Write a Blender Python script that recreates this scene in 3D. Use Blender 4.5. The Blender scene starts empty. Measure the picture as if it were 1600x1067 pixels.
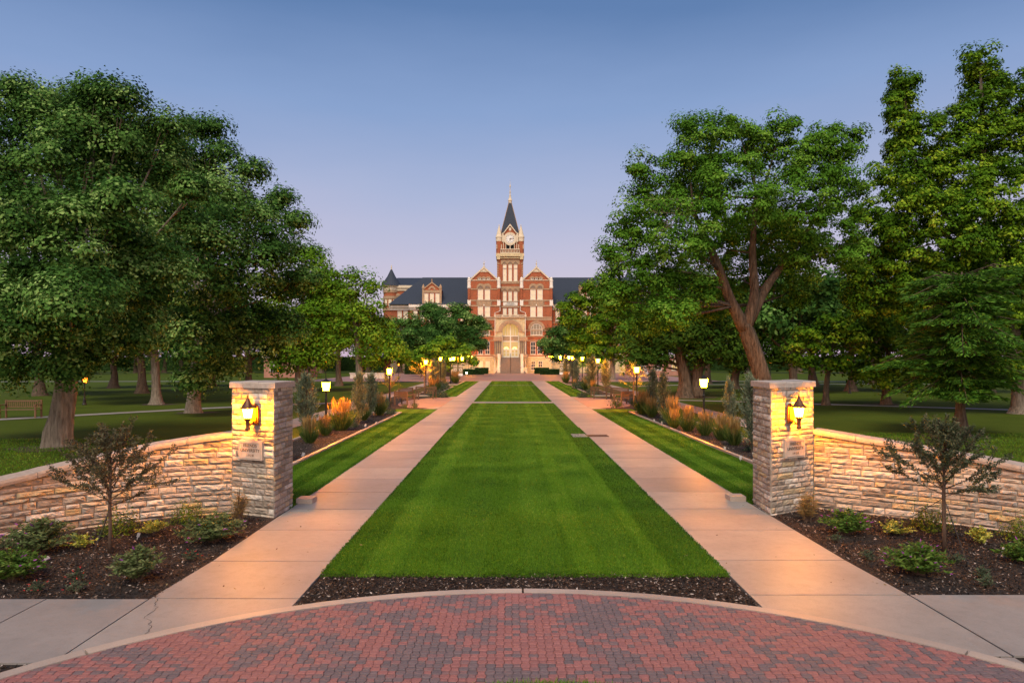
import bpy, bmesh, math, random
import numpy as np
from mathutils import Vector, Matrix, noise as mnoise

S = bpy.context.scene
C = S.collection
R = math.radians
random.seed(11)

# ------------------------------------------------------------------ camera
F, PX, PY, H = 1067.0, 797.0, 563.0, 3.0      # focal length in photo pixels, vanishing point, eye height
cam = bpy.data.cameras.new('camera')
camo = bpy.data.objects.new('camera', cam)
C.objects.link(camo)
camo.location = (0, 0, H)
camo.rotation_euler = (R(90), 0, 0)
cam.sensor_width = 36.0
cam.lens = 36.0 * F / 1600.0
cam.shift_x = (800 - PX) / 1600.0
cam.shift_y = (PY - 533.5) / 1600.0
cam.clip_start = 0.1
cam.clip_end = 2000
S.camera = camo

# ------------------------------------------------------------------ sky and light
W = bpy.data.worlds.new('World')
S.world = W
W.use_nodes = True
nt = W.node_tree
for n in list(nt.nodes):
    nt.nodes.remove(n)
out = nt.nodes.new('ShaderNodeOutputWorld')
tc = nt.nodes.new('ShaderNodeTexCoord')
sep = nt.nodes.new('ShaderNodeSeparateXYZ')
nt.links.new(tc.outputs['Generated'], sep.inputs[0])


def srgb(r, g, b):
    f = lambda c: (c / 255 / 12.92) if c / 255 <= 0.04045 else ((c / 255 + 0.055) / 1.055) ** 2.4
    return (f(r), f(g), f(b), 1)


EXPO = 0.55
rz = nt.nodes.new('ShaderNodeValToRGB')
cr = rz.color_ramp
stops = [(0.0, srgb(203, 180, 206)), (0.07, srgb(203, 187, 211)), (0.15, srgb(190, 184, 214)), (0.24, srgb(165, 174, 211)),
         (0.34, srgb(131, 156, 203)), (0.46, srgb(88, 121, 173)), (0.70, srgb(60, 98, 165)), (1.0, srgb(52, 86, 150))]
cr.elements[0].position, cr.elements[0].color = stops[0]
cr.elements[1].position, cr.elements[1].color = stops[-1]
for p, c in stops[1:-1]:
    e = cr.elements.new(p)
    e.color = c
# thin uneven veil of high haze shifts the gradient a little
skn = nt.nodes.new('ShaderNodeTexNoise')
skn.inputs['Scale'].default_value = 2.2
skn.inputs['Detail'].default_value = 5
smp = nt.nodes.new('ShaderNodeMapping')
smp.inputs['Scale'].default_value = (1.0, 1.0, 4.0)
nt.links.new(tc.outputs['Generated'], smp.inputs[0])
nt.links.new(smp.outputs[0], skn.inputs['Vector'])
sma = nt.nodes.new('ShaderNodeMath')
sma.operation = 'MULTIPLY_ADD'
sma.inputs[1].default_value = 0.09
nt.links.new(skn.outputs['Fac'], sma.inputs[0])
smb = nt.nodes.new('ShaderNodeMath')
smb.operation = 'ADD'
smb.inputs[1].default_value = -0.045
nt.links.new(sep.outputs['Z'], smb.inputs[0])
nt.links.new(smb.outputs[0], sma.inputs[2])
nt.links.new(sma.outputs[0], rz.inputs[0])
bg = nt.nodes.new('ShaderNodeBackground')
nt.links.new(rz.outputs[0], bg.inputs[0])
bg.inputs[1].default_value = 0.93 / 2 ** EXPO
# afterglow of the sun that has set behind the camera
mr = nt.nodes.new('ShaderNodeMapRange')
mr.interpolation_type = 'SMOOTHSTEP'
mr.inputs[1].default_value, mr.inputs[2].default_value = 0.05, -0.85
mr.inputs[3].default_value, mr.inputs[4].default_value = 0.0, 1.0
nt.links.new(sep.outputs['Y'], mr.inputs[0])
rg = nt.nodes.new('ShaderNodeValToRGB')
rg.color_ramp.elements[0].position, rg.color_ramp.elements[0].color = 0.0, (1.0, 0.62, 0.30, 1)
rg.color_ramp.elements[1].position, rg.color_ramp.elements[1].color = 0.6, (0.80, 0.76, 0.78, 1)
nt.links.new(sep.outputs['Z'], rg.inputs[0])
glow = nt.nodes.new('ShaderNodeBackground')
nt.links.new(rg.outputs[0], glow.inputs[0])
mul = nt.nodes.new('ShaderNodeMath')
mul.operation = 'MULTIPLY'
mul.inputs[1].default_value = 0.75
nt.links.new(mr.outputs[0], mul.inputs[0])
nt.links.new(mul.outputs[0], glow.inputs[1])
sky = nt.nodes.new('ShaderNodeTexSky')
sky.sky_type = 'NISHITA'
sky.sun_disc = False
sky.sun_elevation = R(4)
sky.sun_rotation = R(180)
bg3 = nt.nodes.new('ShaderNodeBackground')
nt.links.new(sky.outputs[0], bg3.inputs[0])
bg3.inputs[1].default_value = 0.02
a1 = nt.nodes.new('ShaderNodeAddShader')
a2 = nt.nodes.new('ShaderNodeAddShader')
nt.links.new(bg.outputs[0], a1.inputs[0])
nt.links.new(glow.outputs[0], a1.inputs[1])
nt.links.new(a1.outputs[0], a2.inputs[0])
nt.links.new(bg3.outputs[0], a2.inputs[1])
nt.links.new(a2.outputs[0], out.inputs[0])

sl = bpy.data.lights.new('sun', 'SUN')
sl.energy = 2.3
sl.angle = R(22)
sl.color = (1.0, 0.86, 0.66)
so = bpy.data.objects.new('sun', sl)
C.objects.link(so)
so.rotation_euler = (R(36), 0, R(-14))        # light travels forward and down, from behind the camera

S.view_settings.view_transform = 'Standard'
S.view_settings.look = 'None'
S.view_settings.exposure = EXPO
S.view_settings.gamma = 1
S.render.engine = 'CYCLES'
S.cycles.use_denoising = True
S.cycles.max_bounces = 5
S.cycles.diffuse_bounces = 1
S.cycles.glossy_bounces = 2
S.cycles.transmission_bounces = 3
S.cycles.transparent_max_bounces = 4
S.cycles.sample_clamp_indirect = 4
LAMP = 1.0


# ------------------------------------------------------------------ helpers
def gp(px, py):
    """ground point seen at photo pixel px, py"""
    d = F * H / (py - PY)
    return (px - PX) * d / F, d


def wx(px, d):
    return (px - PX) * d / F


def wz(py, d):
    return H - (py - PY) * d / F


def nmat(name):
    m = bpy.data.materials.new(name)
    m.use_nodes = True
    t = m.node_tree
    return m, t, t.nodes['Principled BSDF']


def N_noise(t, scale, detail=4, rough=0.6, stretch=None, coord='Object', dist=0.0):
    c = t.nodes.new('ShaderNodeTexCoord')
    src = c.outputs[coord]
    if stretch:
        mp = t.nodes.new('ShaderNodeMapping')
        mp.inputs['Scale'].default_value = stretch
        t.links.new(src, mp.inputs[0])
        src = mp.outputs[0]
    n = t.nodes.new('ShaderNodeTexNoise')
    n.inputs['Scale'].default_value = scale
    n.inputs['Detail'].default_value = detail
    n.inputs['Roughness'].default_value = rough
    n.inputs['Distortion'].default_value = dist
    t.links.new(src, n.inputs['Vector'])
    return n.outputs['Fac']


def N_ramp(t, fac, stops, interp='LINEAR'):
    n = t.nodes.new('ShaderNodeValToRGB')
    cr = n.color_ramp
    cr.interpolation = interp
    c4 = lambda c: tuple(c) + (1,) if len(c) == 3 else tuple(c)
    cr.elements[0].position, cr.elements[0].color = stops[0][0], c4(stops[0][1])
    cr.elements[1].position, cr.elements[1].color = stops[-1][0], c4(stops[-1][1])
    for p, c in stops[1:-1]:
        e = cr.elements.new(p)
        e.color = c4(c)
    t.links.new(fac, n.inputs[0])
    return n.outputs[0]


def N_mix(t, fac, a, b, mode='MIX'):
    n = t.nodes.new('ShaderNodeMix')
    n.data_type = 'RGBA'
    n.blend_type = mode
    for s, v in ((0, fac), (6, a), (7, b)):
        if isinstance(v, (int, float)):
            n.inputs[s].default_value = v
        elif isinstance(v, tuple):
            n.inputs[s].default_value = v if len(v) == 4 else v + (1,)
        else:
            t.links.new(v, n.inputs[s])
    return n.outputs[2]


def N_attr(t, name='rnd'):
    n = t.nodes.new('ShaderNodeAttribute')
    n.attribute_name = name
    return n.outputs['Fac']


def N_bump(t, b, h, strength=0.5, dist=0.02):
    n = t.nodes.new('ShaderNodeBump')
    n.inputs['Strength'].default_value = strength
    n.inputs['Distance'].default_value = dist
    t.links.new(h, n.inputs['Height'])
    t.links.new(n.outputs[0], b.inputs['Normal'])


def plain(name, col, rough=0.7, metal=0.0, vary=0.18, scale=6.0, bump=0.0, spec=0.3, stretch=None):
    m, t, b = nmat(name)
    f = N_noise(t, scale, 5, stretch=stretch)
    lo = tuple(c * (1 - vary) for c in col)
    hi = tuple(min(1, c * (1 + vary)) for c in col)
    t.links.new(N_ramp(t, f, [(0.3, lo), (0.7, hi)]), b.inputs['Base Color'])
    b.inputs['Roughness'].default_value = rough
    b.inputs['Metallic'].default_value = metal
    b.inputs['Specular IOR Level'].default_value = spec
    if bump:
        N_bump(t, b, f, bump, 0.02)
    return m


def by_face(name, stops, rough=0.85, scale=9.0, vary=0.25, bump=0.0, bdist=0.01, spec=0.2, interp='LINEAR'):
    """colour chosen per face from the random 'rnd' attribute, broken up with noise"""
    m, t, b = nmat(name)
    col = N_ramp(t, N_attr(t), stops, interp)
    f = N_noise(t, scale, 6, 0.65)
    k = N_ramp(t, f, [(0.25, (1 - vary,) * 3), (0.75, (1 + vary * 0.3,) * 3)])
    t.links.new(N_mix(t, 1.0, col, k, 'MULTIPLY'), b.inputs['Base Color'])
    b.inputs['Roughness'].default_value = rough
    b.inputs['Specular IOR Level'].default_value = spec
    if bump:
        N_bump(t, b, f, bump, bdist)
    return m


def leafy(name, stops, trans=0.25, rough=0.7, spec=0.06):
    m = bpy.data.materials.new(name)
    m.use_nodes = True
    t = m.node_tree
    b = t.nodes['Principled BSDF']
    o = t.nodes['Material Output']
    col = N_ramp(t, N_attr(t), stops)
    t.links.new(col, b.inputs['Base Color'])
    b.inputs['Roughness'].default_value = rough
    b.inputs['Specular IOR Level'].default_value = spec
    trans *= 0.6
    if trans:
        tr = t.nodes.new('ShaderNodeBsdfTranslucent')
        t.links.new(col, tr.inputs[0])
        mx = t.nodes.new('ShaderNodeMixShader')
        mx.inputs[0].default_value = trans
        t.links.new(b.outputs[0], mx.inputs[1])
        t.links.new(tr.outputs[0], mx.inputs[2])
        t.links.new(mx.outputs[0], o.inputs[0])
    return m


def glowing(name, col, strength):
    m, t, b = nmat(name)
    b.inputs['Base Color'].default_value = (0.12, 0.10, 0.08, 1)
    b.inputs['Emission Color'].default_value = tuple(col) + (1,)
    b.inputs['Emission Strength'].default_value = strength
    return m


class MB:
    """collects shapes for ONE mesh object"""

    def __init__(s):
        s.v, s.f, s.r, s.m = [], [], [], []

    def add(s, vs, fs, rnd=0.5, mat=0):
        o = len(s.v)
        s.v.extend(tuple(p) for p in vs)
        for f in fs:
            s.f.append(tuple(i + o for i in f))
            s.r.append(rnd)
            s.m.append(mat)
        return s

    def box(s, x0, x1, y0, y1, z0, z1, rnd=0.5, mat=0):
        x0, x1 = min(x0, x1), max(x0, x1)
        vs = [(x, y, z) for z in (z0, z1) for y in (y0, y1) for x in (x0, x1)]
        return s.add(vs, [(0, 2, 3, 1), (4, 5, 7, 6), (0, 1, 5, 4), (2, 6, 7, 3), (0, 4, 6, 2), (1, 3, 7, 5)], rnd, mat)

    def prism(s, poly, y0, y1, rnd=0.5, mat=0):
        """polygon in x,z pushed along y"""
        n = len(poly)
        vs = [(x, y0, z) for x, z in poly] + [(x, y1, z) for x, z in poly]
        fs = [tuple(range(n)), tuple(range(2 * n - 1, n - 1, -1))]
        fs += [(i, i + n, (i + 1) % n + n, (i + 1) % n) for i in range(n)]
        return s.add(vs, fs, rnd, mat)

    def slab(s, poly, z0, z1, rnd=0.5, mat=0):
        """polygon in x,y pushed up"""
        n = len(poly)
        vs = [(x, y, z0) for x, y in poly] + [(x, y, z1) for x, y in poly]
        fs = [tuple(range(n - 1, -1, -1)), tuple(range(n, 2 * n))]
        fs += [(i, (i + 1) % n, (i + 1) % n + n, i + n) for i in range(n)]
        return s.add(vs, fs, rnd, mat)

    def tube(s, pts, rads, n=8, rnd=0.5, mat=0, flute=0.0, seed=0, cap=True):
        pts = [Vector(p) for p in pts]
        if isinstance(rads, (int, float)):
            rads = [rads] * len(pts)
        o = []
        ref = Vector((1, 0.13, 0.07)).normalized()
        for i, p in enumerate(pts):
            d = (pts[min(i + 1, len(pts) - 1)] - pts[max(i - 1, 0)])
            d = d.normalized() if d.length > 1e-9 else Vector((0, 0, 1))
            a = d.cross(ref)
            if a.length < 0.05:
                a = d.cross(Vector((0, 1, 0)))
            a.normalize()
            b = d.cross(a)
            for k in range(n):
                th = 2 * math.pi * k / n
                rr = rads[i]
                if flute:
                    rr *= 1 + flute * (0.6 * math.sin(3 * th + seed) + 0.4 * math.sin(5 * th + 1.7 * seed + 0.3 * i) + 0.25 * math.sin(9 * th + seed * 2.1))
                o.append(p + a * (math.cos(th) * rr) + b * (math.sin(th) * rr))
        fs = []
        for i in range(len(pts) - 1):
            for k in range(n):
                fs.append((i * n + k, i * n + (k + 1) % n, (i + 1) * n + (k + 1) % n, (i + 1) * n + k))
        if cap:
            fs.append(tuple(range(n - 1, -1, -1)))
            fs.append(tuple(range((len(pts) - 1) * n, len(pts) * n)))
        return s.add(o, fs, rnd, mat)

    def lathe(s, prof, c=(0, 0, 0), n=16, rnd=0.5, mat=0):
        """profile of (radius, z) turned about a vertical axis"""
        vs = [(c[0] + r * math.cos(2 * math.pi * k / n), c[1] + r * math.sin(2 * math.pi * k / n), c[2] + z) for r, z in prof for k in range(n)]
        fs = [(i * n + k, i * n + (k + 1) % n, (i + 1) * n + (k + 1) % n, (i + 1) * n + k) for i in range(len(prof) - 1) for k in range(n)]
        fs.append(tuple(range(n - 1, -1, -1)))
        fs.append(tuple(range((len(prof) - 1) * n, len(prof) * n)))
        return s.add(vs, fs, rnd, mat)

    def frustum(s, c, a, z0, b, z1, rnd=0.5, mat=0):
        """square frustum, half widths a at z0 and b at z1"""
        x, y, z = c
        vs = [(x - a, y - a, z + z0), (x + a, y - a, z + z0), (x + a, y + a, z + z0), (x - a, y + a, z + z0),
              (x - b, y - b, z + z1), (x + b, y - b, z + z1), (x + b, y + b, z + z1), (x - b, y + b, z + z1)]
        return s.add(vs, [(3, 2, 1, 0), (4, 5, 6, 7), (0, 1, 5, 4), (1, 2, 6, 5), (2, 3, 7, 6), (3, 0, 4, 7)], rnd, mat)

    def arch(s, cx, cz, r0, r1, y0, y1, a0=0, a1=180, n=20, rnd=0.5, mat=0):
        pin = [(cx + r0 * math.cos(R(a0 + (a1 - a0) * k / n)), cz + r0 * math.sin(R(a0 + (a1 - a0) * k / n))) for k in range(n + 1)]
        pout = [(cx + r1 * math.cos(R(a0 + (a1 - a0) * k / n)), cz + r1 * math.sin(R(a0 + (a1 - a0) * k / n))) for k in range(n + 1)]
        for k in range(n):
            s.prism([pin[k], pout[k], pout[k + 1], pin[k + 1]], y0, y1, rnd, mat)
        return s

    def build(s, name, mats, parent=None, smooth=False, loc=None):
        me = bpy.data.meshes.new(name)
        vs = s.v
        if loc is not None:
            vs = [(x - loc[0], y - loc[1], z - loc[2]) for x, y, z in vs]
        me.from_pydata(vs, [], s.f)
        mats = mats if isinstance(mats, (list, tuple)) else [mats]
        for m in mats:
            me.materials.append(m)
        if len(mats) > 1:
            me.polygons.foreach_set('material_index', s.m)
        at = me.attributes.new('rnd', 'FLOAT', 'FACE')
        at.data.foreach_set('value', [float(x) for x in s.r])
        if smooth:
            me.polygons.foreach_set('use_smooth', [True] * len(me.polygons))
        bm = bmesh.new()
        bm.from_mesh(me)
        bmesh.ops.recalc_face_normals(bm, faces=bm.faces)
        bm.to_mesh(me)
        bm.free()
        return link(name, me, parent, loc)


def link(name, me, parent=None, loc=None):
    o = bpy.data.objects.new(name, me)
    C.objects.link(o)
    if parent is not None:
        o.parent = parent
    elif loc is not None:
        o.location = loc
    return o


def tag(o, label, cat, group=None, kind=None):
    o['label'] = label
    o['category'] = cat
    if group:
        o['group'] = group
    if kind:
        o['kind'] = kind
    return o


def thing(name, label, cat, loc=(0, 0, 0), rot=0.0, group=None, scale=None):
    o = bpy.data.objects.new(name, None)
    o.empty_display_size = 0.2
    C.objects.link(o)
    o.location = loc
    o.rotation_euler = (0, 0, rot)
    if scale is not None:
        o.scale = scale if isinstance(scale, tuple) else (scale,) * 3
    return tag(o, label, cat, group)


def copy_tree(o, parent=None):
    c = o.copy()
    C.objects.link(c)
    if parent is not None:
        c.parent = parent
    for ch in list(o.children):
        copy_tree(ch, c)
    return c


def place(proto, used, label, loc, rot=0.0, scale=1.0, group=None):
    """first call moves the built thing itself, later ones copy it with its parts"""
    o = copy_tree(proto) if used else proto
    o.location = loc
    o.rotation_euler = (0, 0, rot)
    o.scale = scale if isinstance(scale, tuple) else (scale,) * 3
    o['label'] = label
    if group:
        o['group'] = group
    return o


def struct(o, kind='structure'):
    o['kind'] = kind
    return o


def np_mesh(name, v, quads, rnd, mat, parent=None, loc=None, mats=None, mi=None):
    """fast mesh from numpy arrays; quads may be (N,3) or (N,4)"""
    me = bpy.data.meshes.new(name)
    v = np.asarray(v, dtype=np.float32)
    if loc is not None:
        v = v - np.asarray(loc, dtype=np.float32)
    q = np.asarray(quads, dtype=np.int32)
    k = q.shape[1]
    me.vertices.add(len(v))
    me.vertices.foreach_set('co', v.ravel())
    me.loops.add(q.size)
    me.loops.foreach_set('vertex_index', q.ravel())
    me.polygons.add(len(q))
    me.polygons.foreach_set('loop_start', np.arange(0, q.size, k, dtype=np.int32))
    for m in (mats or [mat]):
        me.materials.append(m)
    if mi is not None:
        me.polygons.foreach_set('material_index', np.asarray(mi, dtype=np.int32))
    at = me.attributes.new('rnd', 'FLOAT', 'FACE')
    at.data.foreach_set('value', np.asarray(rnd, dtype=np.float32))
    me.update(calc_edges=True)
    me.validate()
    return link(name, me, parent, loc)


def unit(a):
    return a / np.maximum(np.linalg.norm(a, axis=1, keepdims=True), 1e-9)


def leaf_quads(p, nrm, L, aspect, rng, fold=0.1):
    """one folded leaf per point"""
    n = len(p)
    t = unit(np.cross(nrm, rng.normal(size=(n, 3))))
    b = np.cross(nrm, t)
    L = L[:, None]
    v = np.empty((n, 4, 3), dtype=np.float32)
    v[:, 0] = p - t * L * 0.5
    v[:, 1] = p + b * L * aspect * 0.5 - nrm * L * fold
    v[:, 2] = p + t * L * 0.5
    v[:, 3] = p - b * L * aspect * 0.5 - nrm * L * fold
    return v.reshape(-1, 3), np.arange(n * 4, dtype=np.int32).reshape(-1, 4)


def blade_quads(p, d, L, Wd, rng):
    """one slim blade per point, growing from p along d"""
    n = len(p)
    sde = unit(np.cross(d, rng.normal(size=(n, 3)))) * Wd[:, None] * 0.5
    v = np.empty((n, 4, 3), dtype=np.float32)
    v[:, 0] = p
    v[:, 1] = p + d * L[:, None] * 0.45 + sde
    v[:, 2] = p + d * L[:, None]
    v[:, 3] = p + d * L[:, None] * 0.45 - sde
    return v.reshape(-1, 3), np.arange(n * 4, dtype=np.int32).reshape(-1, 4)

# ------------------------------------------------------------------ materials of the setting
def lawn_mat(name, lo, mid, hi, stripe=0.0, period=1.1, x0=0.2, tracks=None):
    m, t, b = nmat(name)
    big = N_noise(t, 0.35, 3)
    fine = N_noise(t, 38, 5, 0.7)
    col = N_ramp(t, fine, [(0.25, lo), (0.5, mid), (0.78, hi)])
    col = N_mix(t, 1.0, col, N_ramp(t, big, [(0.3, (0.78, 0.8, 0.7)), (0.7, (1.12, 1.08, 1.05))]), 'MULTIPLY')
    if stripe:
        # mown bands: sheen of grass leaning either way, put in as colour
        c = t.nodes.new('ShaderNodeTexCoord')
        sx = t.nodes.new('ShaderNodeSeparateXYZ')
        t.links.new(c.outputs['Object'], sx.inputs[0])
        a = t.nodes.new('ShaderNodeMath'); a.operation = 'MULTIPLY_ADD'
        a.inputs[1].default_value = math.pi * 2 / period
        a.inputs[2].default_value = -x0 * math.pi * 2 / period
        t.links.new(sx.outputs['X'], a.inputs[0])
        s_ = t.nodes.new('ShaderNodeMath'); s_.operation = 'SINE'
        t.links.new(a.outputs[0], s_.inputs[0])
        r_ = t.nodes.new('ShaderNodeMapRange')
        r_.inputs[1].default_value, r_.inputs[2].default_value = -0.35, 0.35
        t.links.new(s_.outputs[0], r_.inputs[0])
        st = N_ramp(t, r_.outputs[0], [(0, (1 - stripe,) * 3), (1, (1 + stripe, 1 + stripe * 0.9, 1 + stripe))])
        col = N_mix(t, 1.0, col, st, 'MULTIPLY')
    if tracks:
        # mower tracks: light off laid-over grass, painted as paler and darker bands
        c = t.nodes.new('ShaderNodeTexCoord')
        sx = t.nodes.new('ShaderNodeSeparateXYZ')
        t.links.new(c.outputs['Object'], sx.inputs[0])
        wob = t.nodes.new('ShaderNodeMath'); wob.operation = 'MULTIPLY_ADD'
        wob.inputs[1].default_value = 0.35
        t.links.new(N_noise(t, 1.5, 4, 0.7), wob.inputs[0])
        t.links.new(sx.outputs['X'], wob.inputs[2])
        r_ = t.nodes.new('ShaderNodeMapRange')
        r_.inputs[1].default_value, r_.inputs[2].default_value = -2.6 + 0.17, 3.0 + 0.17
        t.links.new(wob.outputs[0], r_.inputs[0])
        col = N_mix(t, 1.0, col, N_ramp(t, r_.outputs[0], tracks), 'MULTIPLY')
    t.links.new(col, b.inputs['Base Color'])
    b.inputs['Roughness'].default_value = 0.95
    b.inputs['Specular IOR Level'].default_value = 0.1
    N_bump(t, b, fine, 0.8, 0.03)
    return m


def concrete_mat(name, a, bcol, stain=True):
    m, t, b = nmat(name)
    f1 = N_noise(t, 0.9, 6, 0.65)
    f2 = N_noise(t, 60, 4, 0.7)
    f3 = N_noise(t, 0.55, 3, 0.6, dist=0.6)
    col = N_ramp(t, f1, [(0.28, a), (0.72, bcol)])
    col = N_mix(t, 1.0, col, N_ramp(t, f2, [(0.3, (0.86, 0.86, 0.86)), (0.7, (1.08, 1.08, 1.08))]), 'MULTIPLY')
    col = N_mix(t, 1.0, col, N_ramp(t, N_attr(t), [(0, (0.82, 0.82, 0.84)), (1, (1.12, 1.10, 1.06))]), 'MULTIPLY')
    if stain:
        k = N_ramp(t, f3, [(0.60, (0, 0, 0)), (0.74, (0.30, 0.30, 0.30))])
        col = N_mix(t, k, col, (0.33, 0.185, 0.11))
        col = N_mix(t, 1.0, col, N_ramp(t, N_noise(t, 9, 5, 0.7), [(0.34, (0.90, 0.895, 0.89)), (0.5, (1.0, 1.0, 1.0)), (0.7, (1.04, 1.035, 1.03))]), 'MULTIPLY')
    t.links.new(col, b.inputs['Base Color'])
    b.inputs['Roughness'].default_value = 0.55
    b.inputs['Specular IOR Level'].default_value = 0.35
    N_bump(t, b, f2, 0.25, 0.004)
    return m


M = {}
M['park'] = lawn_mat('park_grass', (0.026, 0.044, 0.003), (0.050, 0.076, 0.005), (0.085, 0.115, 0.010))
tk = lambda v: (v, v, v)
TRACKS = [(0.0, tk(0.880)), (0.09, tk(0.916)), (0.11, tk(1.108)), (0.18, tk(1.108)), (0.20, tk(0.976)), (0.62, tk(0.988)), (0.64, tk(1.168)), (0.69, tk(1.168)), (0.71, tk(0.988)), (0.82, tk(0.988)), (0.835, tk(1.150)), (0.865, tk(1.150)), (0.885, tk(0.856)), (1.0, tk(0.844))]
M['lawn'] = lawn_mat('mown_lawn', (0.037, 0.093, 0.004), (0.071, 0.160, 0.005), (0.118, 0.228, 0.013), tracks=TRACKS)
M['verge'] = lawn_mat('verge_lawn', (0.035, 0.089, 0.004), (0.067, 0.148, 0.005), (0.112, 0.217, 0.013), 0.2, 0.85)
M['blade'] = leafy('grass_blade', [(0, (0.024, 0.068, 0.003)), (0.45, (0.071, 0.165, 0.005)), (0.85, (0.139, 0.268, 0.017)), (1, (0.247, 0.296, 0.043))], 0.3, 0.6, 0.2)
M['concrete'] = concrete_mat('path_concrete', (0.212, 0.192, 0.178), (0.290, 0.262, 0.242))
M['kerb'] = concrete_mat('kerb_concrete', (0.29, 0.235, 0.20), (0.40, 0.33, 0.28), False)
M['joint'] = plain('joint_dirt', (0.022, 0.017, 0.013), 0.95)
M['mulch'] = None
m, t, b = nmat('bark_mulch')
f = N_noise(t, 26, 8, 0.75)
g = N_noise(t, 1.2, 3)
col = N_ramp(t, f, [(0.3, (0.006, 0.004, 0.003)), (0.55, (0.030, 0.018, 0.012)), (0.75, (0.085, 0.050, 0.032))])
col = N_mix(t, 1.0, col, N_ramp(t, g, [(0.3, (0.7, 0.7, 0.7)), (0.7, (1.25, 1.2, 1.15))]), 'MULTIPLY')
t.links.new(col, b.inputs['Base Color'])
b.inputs['Roughness'].default_value = 1.0
N_bump(t, b, f, 1.0, 0.06)
M['mulch'] = m
M['chip'] = by_face('mulch_chip', [(0, (0.012, 0.008, 0.006)), (0.6, (0.05, 0.03, 0.02)), (0.85, (0.13, 0.085, 0.06)), (0.93, (0.30, 0.23, 0.19)), (1, (0.48, 0.40, 0.35))], 0.9, 30)
M['paver'] = by_face('clay_paver', [(0, (0.115, 0.089, 0.097)), (0.30, (0.153, 0.107, 0.113)), (0.42, (0.189, 0.104, 0.106)), (0.62, (0.236, 0.099, 0.095)), (0.8, (0.269, 0.107, 0.099)), (1, (0.297, 0.127, 0.119))],
                     0.75, 55, 0.35, 0.4, 0.004, 0.35)
m, t, b = nmat('far_brick_paving')
c = t.nodes.new('ShaderNodeTexCoord')
br = t.nodes.new('ShaderNodeTexBrick')
br.inputs['Scale'].default_value = 2.4
br.inputs['Color1'].default_value = (0.25, 0.125, 0.10, 1)
br.inputs['Color2'].default_value = (0.32, 0.175, 0.145, 1)
br.inputs['Mortar'].default_value = (0.22, 0.15, 0.12, 1)
br.inputs['Mortar Size'].default_value = 0.012
t.links.new(c.outputs['Object'], br.inputs[0])
col = N_mix(t, 1.0, br.outputs[0], N_ramp(t, N_noise(t, 0.4, 5), [(0.3, (0.8, 0.82, 0.85)), (0.7, (1.15, 1.1, 1.05))]), 'MULTIPLY')
t.links.new(col, b.inputs['Base Color'])
b.inputs['Roughness'].default_value = 0.6
M['paving'] = m
M['stone'] = by_face('split_limestone', [(0, (0.20, 0.165, 0.135)), (0.14, (0.30, 0.255, 0.21)), (0.3, (0.40, 0.335, 0.27)), (0.45, (0.35, 0.31, 0.275)), (0.58, (0.45, 0.33, 0.17)), (0.68, (0.50, 0.43, 0.35)), (0.82, (0.34, 0.295, 0.265)), (0.92, (0.55, 0.49, 0.42)), (1, (0.62, 0.56, 0.49))],
                     0.88, 14, 0.38, 0.9, 0.02)
M['mortar'] = plain('mortar', (0.23, 0.185, 0.14), 0.95, bump=0.5)
M['cap'] = by_face('cap_stone', [(0, (0.34, 0.28, 0.235)), (0.5, (0.42, 0.35, 0.30)), (1, (0.38, 0.335, 0.30))], 0.85, 12, 0.3, 0.7, 0.015)

# ------------------------------------------------------------------ ground, lawns, paths
def sheet(name, poly, z, mat, kind='structure', thick=0.0):
    mb = MB()
    if thick:
        mb.slab(poly, z - thick, z)
    else:
        mb.add([(x, y, z) for x, y in poly], [tuple(range(len(poly)))])
    return struct(mb.build(name, mat), kind)


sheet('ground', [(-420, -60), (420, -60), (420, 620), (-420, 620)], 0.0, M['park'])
LL, LR = -2.6, 3.0            # edges of the middle lawn
PL, PR = -4.38, 4.95          # outer edges of the two paths
edge_ = random.Random(2)
mid_lawn = sheet('lawn', [(LL + (LR - LL) * k / 70, 9.46 + edge_.uniform(-0.05, 0.04) + 0.03 * math.sin(k * 0.7)) for k in range(71)] + [(LR, 97.5), (LL, 97.5)], 0.055, M['lawn'], thick=0.05)
sheet('lawn', [(-6.12, 14.0), (PL, 14.0), (PL, 41.4), (-6.9, 41.4), (-6.9, 38.5), (-6.12, 38.4)], 0.05, M['verge'], thick=0.04)
sheet('lawn', [(PR, 14.3), (6.93, 14.3), (6.80, 39.0), (7.4, 39.0), (7.4, 41.4), (PR, 41.4)], 0.05, M['verge'], thick=0.04)
sheet('lawn', [(-6.3, 55.5), (PL, 55.5), (PL, 97), (-6.3, 97)], 0.05, M['verge'], thick=0.04)
sheet('lawn', [(PR, 55.5), (6.9, 55.5), (6.9, 97), (PR, 97)], 0.05, M['verge'], thick=0.04)


def path(name, xa, xb, ys, z=0.05, gap=0.03, seed=3, xsplit=None):
    """concrete slabs with open joints over a dirt bed"""
    rg = random.Random(seed)
    mb = MB()
    for a, b_ in zip(ys[:-1], ys[1:]):
        r_ = rg.random()
        mb.slab([(xa(a), a + gap / 2), (xb(a), a + gap / 2), (xb(b_), b_ - gap / 2), (xa(b_), b_ - gap / 2)], z - 0.06, z, r_, 0)
    mb.add([(xa(ys[0]), ys[0], z - 0.032), (xb(ys[0]), ys[0], z - 0.032), (xb(ys[-1]), ys[-1], z - 0.032), (xa(ys[-1]), ys[-1], z - 0.032)], [(0, 1, 2, 3)], 0.5, 1)
    return struct(mb.build(name, [M['concrete'], M['joint']]))


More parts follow.
